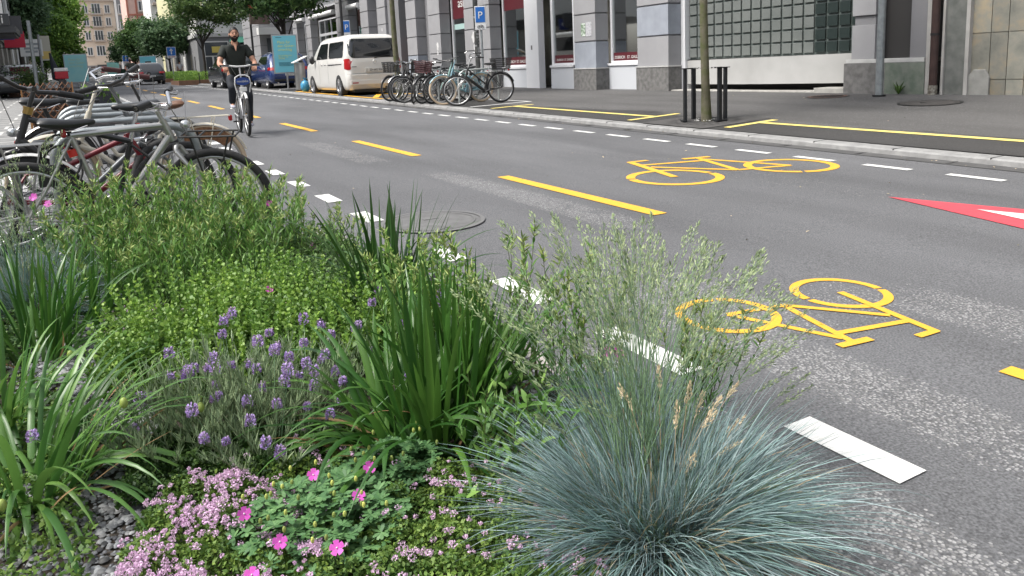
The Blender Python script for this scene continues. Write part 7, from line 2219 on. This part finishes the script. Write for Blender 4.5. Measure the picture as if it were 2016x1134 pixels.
def willow_plant(label, x, y, ns, h, rng, spread=.22, seed=0, leafl=.062, lw=.010, sparse=1.0, tiltm=.35, azc=None, buds=True, red=False, group='willow-leaved perennials', start=.1):
    t = root('willow_leaved_plant', label, 'perennial', x, y, group)
    az = rng.uniform(0, 2 * PI, ns) if azc is None else rng.normal(azc[0], azc[1], ns)
    r_ = spread * .5 * np.sqrt(rng.uniform(0, 1, ns)); tl = np.abs(rng.normal(0, tiltm, ns))
    P0 = np.stack([r_ * np.cos(az), r_ * np.sin(az), np.zeros(ns)], 1); D = dirs(az, tl); L = h * rng.uniform(.65, 1.1, ns)
    k = 9
    # stem curves
    Pc = [P0]; Dc = [D]; P = P0; d_ = D
    for i in range(k):
        P = P + d_ * (L / k)[:, None]; d_ = d_ + rng.normal(0, .03, d_.shape) - np.array([0, 0, 1]) * .015; d_ /= np.linalg.norm(d_, axis=1)[:, None]
        Pc.append(P); Dc.append(d_)
    C = np.stack(Pc, 1); DD = np.stack(Dc, 1)
    V = []
    for i in range(k + 1):
        rr = .0019 * (1 - .5 * i / k)
        for a in (0, 2.1, 4.2): V.append(C[:, i] + np.array([math.cos(a) * rr, math.sin(a) * rr, 0]))
    V = np.stack(V, 1).reshape(-1, 3); q = np.array([[0, 1, 4, 3], [1, 2, 5, 4], [2, 0, 3, 5]])
    F = ((np.arange(ns) * (k + 1) * 3)[:, None, None, None] + (np.arange(k) * 3)[None, :, None, None] + q[None, None]).reshape(-1, 4)
    npmesh('stems', V, F, STEMR, t)
    nl = int(30 * sparse * h / .5)
    tt = np.linspace(start, .97, nl)[None, :] + rng.normal(0, .01, (ns, nl)); tt = np.clip(tt, 0, .999)
    i0 = np.floor(tt * k).astype(int); fr = tt * k - i0; ii = np.arange(ns)[:, None]
    PP = C[ii, i0] * (1 - fr)[..., None] + C[ii, np.minimum(i0 + 1, k)] * fr[..., None]; SD = DD[ii, i0]
    a = (np.arange(nl) * 2.4)[None, :] + rng.uniform(0, 6, (ns, 1)) + rng.normal(0, .3, (ns, nl))
    e = rng.uniform(.5, 1.2, (ns, nl))
    hd2 = np.stack([np.cos(a) * np.sin(e), np.sin(a) * np.sin(e), np.cos(e)], 2)
    LD = hd2 + SD * .5; LD /= np.linalg.norm(LD, axis=2)[..., None]
    ll = leafl * rng.uniform(.6, 1.25, (ns, nl)) * (1.05 - .35 * tt)
    V, F, _ = strips(PP.reshape(-1, 3), LD.reshape(-1, 3), ll.ravel(), lw * rng.uniform(.7, 1.3, ns * nl), rng.uniform(.3, 1.2, ns * nl), LANC, rng, roll=.5)
    npmesh('leaves', V, F, AMS, t)
    if buds:
        nb = 14; tip = np.repeat(C[:, -1][:, None], nb, 1) - (DD[:, -1][:, None] * rng.uniform(0, .055, (ns, nb, 1)))
        a = rng.uniform(0, 2 * PI, (ns, nb)); e = rng.uniform(.3, 1.3, (ns, nb))
        LD = np.stack([np.cos(a) * np.sin(e), np.sin(a) * np.sin(e), np.cos(e)], 2)
        V, F, _ = strips(tip.reshape(-1, 3), LD.reshape(-1, 3), .034 * rng.uniform(.5, 1.2, ns * nb), .0055, rng.uniform(-.3, .8, ns * nb), LANC, rng, roll=1)
        npmesh('top_whorls', V, F, AMSB, t)
    return t


for i, (x, y, ns, h, lb) in enumerate((
        (.02, 4.40, 30, .50, 'leafy perennial below the bicycle saddle at the back left of the bed'), (.18, 4.15, 42, .60, 'bushy willow-leaved perennial in front of the silver bicycle frame'),
        (.42, 4.15, 46, .62, 'tallest willow-leaved perennial in front of the silver bicycle wheel'), (.66, 4.22, 44, .56, 'willow-leaved perennial at the back edge of the bed below the front wheel'),
        (.90, 4.20, 36, .50, 'willow-leaved perennial leaning over the corner of the bed toward the dashes'), (.30, 3.72, 38, .46, 'leafy perennial behind the lime green bush'),
        (.62, 3.78, 38, .46, 'leafy perennial between the lime bush and the bed corner'), (.08, 3.90, 26, .42, 'low willow-leaved perennial behind the creeping thyme'))):
    willow_plant(lb, x, y, int(ns * 1.2), h, rng, spread=.30, leafl=.066, lw=.0085)
willow_plant('reddish perennial at the bed corner beside the white dashes', 1.10, 4.05, 30, .36, rng, spread=.35, leafl=.04, lw=.007, tiltm=.6)
willow_plant('sparse dark-stemmed perennial with spiky tops right of the middle strap leaves', 1.10, 2.10, 24, .52, rng, spread=.24, leafl=.055, sparse=.8, tiltm=.18)
willow_plant('spiky-topped perennial between the strap leaves and the flowering grass', 1.22, 1.90, 26, .50, rng, spread=.26, leafl=.05, sparse=.7, tiltm=.18)
willow_plant('leafy perennial at the left foot of the blue fescue', .92, 1.66, 22, .26, rng, spread=.22, leafl=.06, lw=.013, tiltm=.35, buds=False)
willow_plant('perennial reaching over the edging right of the flowering grass', 1.36, 1.50, 20, .40, rng, spread=.14, leafl=.035, lw=.006, tiltm=.25, azc=(.25, .5))
willow_plant('spiky-topped perennial behind the middle strap leaves', .98, 2.40, 22, .50, rng, spread=.22, leafl=.055, sparse=.8, tiltm=.18)


def leafy_mound(name, label, cat_, x, y, rx, ry, h, nst, mtl, rng, leafl=.018, lw=.013, pairs=9, tiltm=.35, prof=ROUND, group=None, droop=.5, stemm=None):
    t = root(name, label, cat_, x, y, group)
    a = rng.uniform(0, 2 * PI, nst); r_ = np.sqrt(rng.uniform(0, 1, nst))
    bx, by = rx * r_ * np.cos(a), ry * r_ * np.sin(a); hh = h * (1 - .45 * r_ ** 2) * rng.uniform(.62, 1.25, nst)
    D = dirs(a, r_ * tiltm + np.abs(rng.normal(0, .1, nst)))
    P0 = np.stack([bx, by, np.zeros(nst)], 1)
    u = np.linspace(.25, 1, pairs)[None, :] ** .8
    PP = P0[:, None] + D[:, None] * (hh[:, None] * u)[..., None]
    az = (np.arange(pairs) * PI / 2)[None] + rng.uniform(0, 6, (nst, 1))
    parts = []
    for s_ in (0, PI):
        e = rng.uniform(.7, 1.35, (nst, pairs)) * (1 - .35 * u)
        LD = np.stack([np.cos(az + s_) * np.sin(e), np.sin(az + s_) * np.sin(e), np.cos(e)], 2)
        V, F, _ = strips(PP.reshape(-1, 3), LD.reshape(-1, 3), (leafl * rng.uniform(.7, 1.3, (nst, pairs)) * (1.15 - .5 * u)).ravel(), lw * rng.uniform(.7, 1.2, nst * pairs), droop, prof, rng, roll=.4)
        parts.append((V, F))
    V, F = cat(parts); npmesh('leaves', V, F, mtl, t)
    V, F, _ = strips(P0, D, hh, .003, 0.02, [1, 1, .8], rng, roll=1); npmesh('stems', V, F, stemm or LIME, t)
    return t


for x, y, rx, ry, h, ns, lb in ((.30, 2.98, .26, .22, .34, 300, 'lime green small-leaved bush behind the lavender'), (.58, 3.10, .24, .24, .34, 280, 'lime green small-leaved bush right behind the lavender'), (.45, 2.70, .24, .18, .26, 240, 'lower lime green growth between lavender and strap leaves'),
                                (.14, 2.86, .16, .16, .22, 160, 'lime green bush beside the creeping thyme'), (.80, 2.72, .18, .18, .26, 170, 'light green small-leaved growth left of the middle strap leaves'), (1.08, 2.66, .17, .14, .36, 150, 'yellowish green small-leaved bush behind the middle strap leaves'), (.85, 3.3, .2, .22, .22, 160, 'small-leaved green growth near the narrow strap-leaved plant')):
    leafy_mound('oregano_bush', lb, 'herb bush', x, y, rx, ry, h, ns, LIME if 'growth near' not in lb else GC, rng, leafl=.019, lw=.013, pairs=12, group='lime green herb bushes')

# lavender
def lavender(label, x, y, ns, h, rng, spread=.16, group='lavender bushes'):
    t = root('lavender', label, 'lavender', x, y, group)
    a = rng.uniform(0, 2 * PI, ns); r_ = np.sqrt(rng.uniform(0, 1, ns)); tl = r_ * .8 + np.abs(rng.normal(0, .1, ns))
    P0 = np.stack([spread * .5 * r_ * np.cos(a), spread * .5 * r_ * np.sin(a), np.zeros(ns)], 1); D = dirs(a, tl); L = h * rng.uniform(.6, 1.1, ns)
    nl = 30; u = np.linspace(.3, 1, nl)[None]
    PP = P0[:, None] + D[:, None] * (L[:, None] * u)[..., None]
    az = rng.uniform(0, 2 * PI, (ns, nl)); e = rng.uniform(.25, .9, (ns, nl))
    LD = np.stack([np.cos(az) * np.sin(e), np.sin(az) * np.sin(e), np.cos(e)], 2) + D[:, None] * .5
    LD /= np.linalg.norm(LD, axis=2)[..., None]
    V, F, _ = strips(PP.reshape(-1, 3), LD.reshape(-1, 3), .036 * rng.uniform(.6, 1.3, ns * nl), .0032, rng.uniform(-.2, .5, ns * nl), [.7, 1, .9, .1], rng, roll=1)
    npmesh('foliage', V, F, LAVF, t)
    V, F, _ = strips(P0, D, L, .0035, .02, [1, 1, .7], rng, roll=1); npmesh('stems', V, F, mat('lavender_stem', (.18, .22, .11), .7), t)
    return t


LV = []
for x, y, ns, h, lb in ((.14, 2.28, 60, .26, 'grey-green lavender bush on the left of the group'), (.33, 2.30, 85, .30, 'grey-green lavender bush in the middle with the most flower spikes'), (.52, 2.27, 60, .26, 'grey-green lavender bush beside the middle strap leaves'), (.36, 2.08, 36, .18, 'low lavender growing over the dark green mat')):
    LV.append((x, y, lavender(lb, x, y, ns, h, rng)))
HEADS = [(0.435, 2.27, 0.424), (0.395, 2.244, 0.413), (0.425, 2.168, 0.402), (0.5, 2.12, 0.362), (0.525, 2.232, 0.383), (0.528, 2.015, 0.24), (0.339, 1.954, 0.239), (0.318, 2.037, 0.271), (0.4, 2.078, 0.281), (0.439, 2.143, 0.312), (0.333, 2.142, 0.282), (0.206, 2.307, 0.344), (0.168, 2.385, 0.385), (0.365, 2.461, 0.446), (0.334, 2.432, 0.436), (0.076, 2.388, 0.265), (0.047, 2.268, 0.224), (0.08, 2.148, 0.142), (0.251, 2.018, 0.24), (0.373, 1.956, 0.199), (0.602, 2.122, 0.282), (0.593, 2.161, 0.302), (0.522, 2.134, 0.282), (0.477, 2.057, 0.261), (0.267, 2.201, 0.293), (0.263, 2.327, 0.335), (0.576, 2.196, 0.343), (0.876, 2.543, 0.407), (0.83, 2.483, 0.387), (1.073, 2.516, 0.427), (1.032, 2.363, 0.405), (1.247, 2.474, 0.367), (0.738, 2.369, 0.355), (0.744, 2.25, 0.303), (0.706, 2.178, 0.252), (0.656, 2.159, 0.222), (1.006, 2.321, 0.384), (1.445, 2.297, 0.304), (1.276, 2.065, 0.301), (0.906, 2.418, 0.306)]


def spikes(t, lx, ly, heads, rng):
    z0 = bz(lx, ly); heads = np.array(heads); n = len(heads)
    tip = heads - np.array([lx, ly, z0]); base = np.stack([tip[:, 0] * .35, tip[:, 1] * .35, np.zeros(n)], 1)
    d_ = tip - base; L = np.linalg.norm(d_, axis=1)
    V, F, _ = strips(base, d_ / L[:, None], L, .0022, 0, [1, 1, 1, .8], rng, roll=1, keel=.8); npmesh('flower_stems', V, F, STALK, t)
    for nm, mt_, lo, hi in (('flower_spikes', LAVP, 0, .7), ('faded_florets', LAVPD, .7, 1.0)):
        m = 90 if lo == 0 else 30
        u = rng.uniform(-.6, 1, (n, m)); sz = rng.uniform(.55, 1.15, (n, 1))
        rad = (.0105 * np.sqrt(np.clip(1 - (u * .9) ** 2, 0, 1))) * sz
        az = rng.uniform(0, 2 * PI, (n, m))
        P0 = tip[:, None] + np.stack([np.cos(az) * rad, np.sin(az) * rad, u * .019 * sz], 2)
        LD = np.stack([np.cos(az), np.sin(az), .6 + 0 * u], 2) + rng.normal(0, .3, (n, m, 3)); LD /= np.linalg.norm(LD, axis=2)[..., None]
        V, F, _ = strips(P0.reshape(-1, 3), LD.reshape(-1, 3), .0062, .0046, .2, [.5, 1, .8], rng, roll=1.5)
        npmesh(nm, V, F, mt_, t)


hh = {0: [], 1: [], 2: [], 3: []}
far = []
for p in HEADS:
    ds = [math.hypot(p[0] - l[0], p[1] - l[1]) for l in LV]
    if min(ds) < .42: hh[ds.index(min(ds))].append(p)
    else: far.append(p)
for i, l in enumerate(LV):
    ex = [(l[0] + rng.normal(0, .12), l[1] + rng.normal(0, .10), bz(0, 2.2) + rng.uniform(.14, .32)) for _ in range(7)]
    spikes(l[2], l[0], l[1], hh[i] + ex, rng)
lf = lavender('small lavender with pale spikes among the strap leaves', .98, 2.6, 24, .20, rng)
spikes(lf, .98, 2.6, far or [(.98, 2.6, .4)], rng)

# geranium
def palmate(P0, size, rng, lobes=7):
    """deeply cut leaves: several narrow lobes from one point, near-horizontal"""
    n = len(P0); parts = []
    a0 = rng.uniform(0, 2 * PI, n); tx_ = rng.normal(0, .25, (n, 2))
    for k in range(lobes):
        a = a0 + (k - (lobes - 1) / 2) * .72
        D = np.stack([np.cos(a), np.sin(a), .15 + tx_[:, 0] * np.cos(a) + tx_[:, 1] * np.sin(a)], 1); D /= np.linalg.norm(D, axis=1)[:, None]
        V, F, _ = strips(P0, D, size * rng.uniform(.8, 1.1, n), size * .42, .35, [.25, .7, 1, .55], rng, roll=.15)
        parts.append((V, F))
    return cat(parts)


def flower5(mb, c, r, nrm, rng):
    c = Vector(c); nrm = Vector(nrm).normalized(); u = nrm.orthogonal().normalized(); v_ = nrm.cross(u); a0 = rng.uniform(0, 6)
    for k in range(5):
        a = a0 + 2 * PI * k / 5
        e = u * math.cos(a) + v_ * math.sin(a); s_ = nrm.cross(e)
        mb.add([c, c + e * r * .5 + s_ * r * .36 + nrm * r * .12, c + e * r * .92 + s_ * r * .42 + nrm * r * .22, c + e * r * 1.0 + nrm * r * .26, c + e * r * .92 - s_ * r * .42 + nrm * r * .22, c + e * r * .5 - s_ * r * .36 + nrm * r * .12], [(0, 1, 2, 3, 4, 5)])


def geranium(label, x, y, rx, ry, h, nl, flowers, rng, size=.022, buds=20, fr=.0155, group='magenta geraniums'):
    t = root('geranium', label, 'geranium', x, y, group)
    a = rng.uniform(0, 2 * PI, nl); r_ = np.sqrt(rng.uniform(0, 1, nl))
    P = np.stack([rx * r_ * np.cos(a), ry * r_ * np.sin(a), h * (1 - .5 * r_ ** 2) * rng.uniform(.35, 1.1, nl)], 1)
    V, F = palmate(P, size, rng); npmesh('leaves', V, F, GERL, t)
    B = P * np.array([.5, .5, 0]); d_ = P - B; L = np.linalg.norm(d_, axis=1)
    V, F, _ = strips(B, d_ / L[:, None], L, .0022, 0, [1, 1, 1], rng, roll=1); npmesh('stems', V, F, GERL, t)
    o = Vector((x, y, bz(x, y)))
    fs = MB(); cs = MB()
    for f in flowers:
        p = Vector(f) - o; fl = MB(); v_ = Vector((-p.x * .2 + rng.normal(0, .2) - .15, -.75 + rng.normal(0, .25), .65)); flower5(fl, p, fr, v_, rng); q = fl.build('flower', MAG, t)
        q['label'] = 'magenta five-petalled flower'
        c_ = MB(); c_.ball(p + v_.normalized() * .002, .0022, 6, 4); c_.build('flower_eye', mat('pale_stamen', (.7, .6, .65), .6), q)
        cs.tube([(p.x * .6, p.y * .6, 0), p - Vector((0, 0, .004))], .0012, 4)
    cs.build('flower_stems', STEMR, t)
    if buds:
        b_ = MB()
        for _ in range(buds):
            a = rng.uniform(0, 2 * PI); q = math.sqrt(rng.uniform(0, 1)); b_.ball((rx * q * math.cos(a), ry * q * math.sin(a), h * rng.uniform(.9, 1.3)), (.0045, .0045, .0075), 6, 5)
        b_.build('buds', mat('yellow_green_bud', (.36, .42, .10), .6, island=.5), t)
    return t


geranium('magenta-flowered geranium in the foreground over the pink thyme', .40, 1.66, .20, .19, .12, 620, [(0.273, 1.53, 0.221), (0.369, 1.444, 0.22), (0.229, 1.677, 0.223), (0.469, 1.604, 0.222), (0.532, 1.708, 0.224), (0.406, 1.752, 0.224), (0.205, 1.483, 0.20)], rng, buds=34)
geranium('sprawling geranium between the foreground clump and the middle strap leaves', .60, 1.80, .16, .13, .11, 260, [], rng, buds=10)
geranium('geranium with a pair of large magenta flowers before the white dash', 1.38, 1.95, .07, .10, .12, 50, [(1.395, 1.90, .264), (1.448, 1.90, .248)], rng, buds=3, fr=.02)
geranium('geranium with two magenta flowers above the lime bush', .62, 3.2, .12, .1, .20, 50, [(.611, 3.1, .33), (.681, 3.1, .27)], rng, buds=4)
geranium('geranium with two magenta flowers beside the left fescue', -.15, 4.35, .12, .12, .38, 60, [(-.201, 4.3, .653), (-.145, 4.3, .613)], rng, buds=4, fr=.020)
geranium('geranium with a single pink flower at the back corner of the bed', .95, 4.3, .2, .12, .30, 60, [(.871, 4.2, .498), (1.10, 4.25, .22)], rng, buds=4, fr=.019)

# creeping thyme mats
def mat_cover(name, label, poly, nleaf, rng, mtl, size=.006, zh=.03, flowers=0, dens=None, patchy=1.0, fcl=26, bump_=.02):
    px_ = np.array(poly); lo = px_.min(0); hi = px_.max(0)
    def inside(P):
        ok = np.zeros(len(P), bool); j = len(px_) - 1
        for i in range(len(px_)):
            xi, yi = px_[i]; xj, yj = px_[j]
            c = ((yi > P[:, 1]) != (yj > P[:, 1])) & (P[:, 0] < (xj - xi) * (P[:, 1] - yi) / (yj - yi + 1e-12) + xi)
            ok ^= c; j = i
        return ok
    P = rng.uniform(lo, hi, (int(nleaf * 2.2), 2)); P = P[inside(P)][:nleaf]
    hm = bump_ * (np.sin(P[:, 0] * 37 + P[:, 1] * 11) * np.cos(P[:, 1] * 29 - P[:, 0] * 7) + 1) + bump_ * .5 * (np.sin(P[:, 0] * 90) * np.cos(P[:, 1] * 80) + 1)
    z = bz(0, P[:, 1]) + hm + rng.uniform(0, zh, len(P))
    P3 = np.column_stack([P, z])
    t = empty(name, label, 'ground cover', (0, 0, 0)); t['kind'] = 'stuff'
    V, F = leaf_cloud(P3, size, rng, up=.9, asp=.6); npmesh('leaves', V, F, mtl, t)
    if flowers:
        Q = rng.uniform(lo, hi, (flowers * 12, 2)); Q = Q[inside(Q)]
        # patchy bloom
        g_ = np.sin(Q[:, 0] * 17 + 1.3) * np.cos(Q[:, 1] * 15 + .4) + np.sin(Q[:, 0] * 31 + Q[:, 1] * 23) * .6 + rng.normal(0, .5, len(Q))
        Q = Q[g_ > (.0 if patchy else -9)][:flowers]
        hm = bump_ * (np.sin(Q[:, 0] * 37 + Q[:, 1] * 11) * np.cos(Q[:, 1] * 29 - Q[:, 0] * 7) + 1) + bump_
        c = np.column_stack([Q, bz(0, Q[:, 1]) + hm + zh + rng.uniform(0, .012, len(Q))])
        o = rng.normal(0, 1, (len(c), fcl, 3)); o /= np.linalg.norm(o, axis=2)[..., None]
        rr = rng.uniform(.004, .0105, (len(c), 1, 1))
        PP = (c[:, None] + o * rr * rng.uniform(.6, 1, (len(c), fcl, 1)) * np.array([1, 1, .75])).reshape(-1, 3)
        V, F = leaf_cloud(PP, .0024, rng, up=.5, asp=.75); npmesh('flower_heads', V, F, THYP, t)
    return t


TD = [(-.05, 1.55), (-.02, 1.78), (.05, 1.97), (.17, 2.05), (.30, 2.0), (.36, 1.84), (.36, 1.5), (.2, 1.25), (.0, 1.25)]
mat_cover('creeping_thyme', 'creeping thyme thick with pink flower heads at the bottom of the bed', TD, 26000, rng, THYG, flowers=760)
mat_cover('creeping_thyme', 'greener creeping thyme with scattered pink heads beside the blue fescue', [(.30, 1.2), (.33, 1.98), (.45, 2.05), (.74, 1.72), (.95, 1.45), (.85, 1.1), (.5, 1.1)], 36000, rng, THYG, flowers=240)
mat_cover('creeping_thyme', 'strip of pink-flowered thyme at the far side of the gravel', [(-.02, 3.2), (.02, 3.78), (.28, 3.85), (.42, 3.4), (.30, 3.05), (.14, 2.9), (.05, 2.95)], 16000, rng, THYG, flowers=190, fcl=18, size=.008)
mat_cover('moss_mat', 'dark green low mat in front of the lavender', [(-.02, 2.02), (.02, 2.22), (.13, 2.36), (.43, 2.25), (.62, 2.02), (.40, 1.95), (.21, 1.98)], 20000, rng, mat('moss_mat_leaf', (.035, .085, .012), .6, island=.4, transl=.15), size=.006)
mat_cover('ground_cover_leaves', 'mixed low green ground cover filling the gaps between the plants', [(-1.6, 2.9), (-1.6, 4.7), (1.33, 4.7), (1.33, 2.3), (.9, 2.2), (.6, 2.4), (.2, 2.55), (.35, 3.4), (.2, 3.9), (-.1, 3.9), (-.3, 3.2)], 36000, rng, GC, size=.012, zh=.09)
mat_cover('ground_cover_leaves', 'low green ground cover under the bottom left strap-leaved plants', [(-.7, 1.3), (-.7, 3.2), (-.16, 3.1), (-.12, 2.4), (-.06, 1.9), (-.14, 1.3)], 12000, rng, THYG, size=.008, zh=.03)

# pebbles
def pebbles(label, poly, n, rng, size=(.004, .013), cols=None):
    px_ = np.array(poly); lo = px_.min(0); hi = px_.max(0)
    P = rng.uniform(lo, hi, (n, 2))
    th = np.linspace(0, 2 * PI, 7)[:-1]
    ring1 = np.stack([np.cos(th), np.sin(th), 0 * th], 1); top = np.stack([.6 * np.cos(th), .6 * np.sin(th), .75 + 0 * th], 1)
    T = np.concatenate([ring1, top]); a = rng.uniform(0, 2 * PI, n); s_ = rng.uniform(size[0], size[1], n) * rng.uniform(.6, 1, n)
    sx_, sy_, sz = s_ * rng.uniform(.7, 1.3, n), s_, s_ * rng.uniform(.35, .7, n)
    X = T[None, :, 0] * sx_[:, None]; Y = T[None, :, 1] * sy_[:, None]; Z = T[None, :, 2] * sz[:, None]
    V = np.stack([X * np.cos(a)[:, None] - Y * np.sin(a)[:, None] + P[:, 0:1], X * np.sin(a)[:, None] + Y * np.cos(a)[:, None] + P[:, 1:2], Z + bz(0, P[:, 1:2]) + .006 + rng.uniform(0, .006, (n, 1))], 2).reshape(-1, 3)
    q = np.array([[i, (i + 1) % 6, 6 + (i + 1) % 6, 6 + i] for i in range(6)]); F = ((np.arange(n) * 12)[:, None, None] + q[None]).reshape(-1, 4)
    h6 = np.array([[6, 7, 8, 9, 10, 11]]); F2 = ((np.arange(n) * 12)[:, None, None] + h6[None]).reshape(-1, 6)
    o = npmesh('gravel', V, [F, F2], mat('gravel_stones', (.11, .115, .13), .7, var=.9, scale=30, col2=(.30, .30, .30), island=.75), None, smooth=False)
    return tag(o, label, 'gravel', kind='stuff')


pebbles('grey and white gravel showing between the plants on the left of the bed', [(-.26, 1.2), (.12, 3.85)], 9000, rng)
pebbles('gravel along the road side edging of the bed', [(1.15, 1.3), (1.35, 4.7)], 5000, rng)
pebbles('gravel under the back perennials', [(-1.4, 3.0), (1.15, 4.7)], 6000, rng, (.006, .016))

# small fallen bits on the road edge and pavement
rng = np.random.default_rng(77)
n = 260
X = np.concatenate([rng.uniform(7.15, 7.5, 90), rng.uniform(7.8, 12.6, 120), rng.uniform(1.4, 6.5, 50)]); Y = np.concatenate([rng.uniform(2.5, 24, 90), rng.uniform(3, 24, 120), rng.uniform(.8, 12, 50)])
Z = np.array([gz(a, b) for a, b in zip(X, Y)]) + .012
V, F = leaf_cloud(np.column_stack([X, Y, Z]), .013, rng, up=3.5, asp=.5)
tag(npmesh('fallen_leaf_litter', V, F, mat('litter_tan', (.34, .29, .20), .8, island=.7), None), 'scattered small dry leaves and bits on the road edge and pavement', 'leaf litter', kind='stuff')
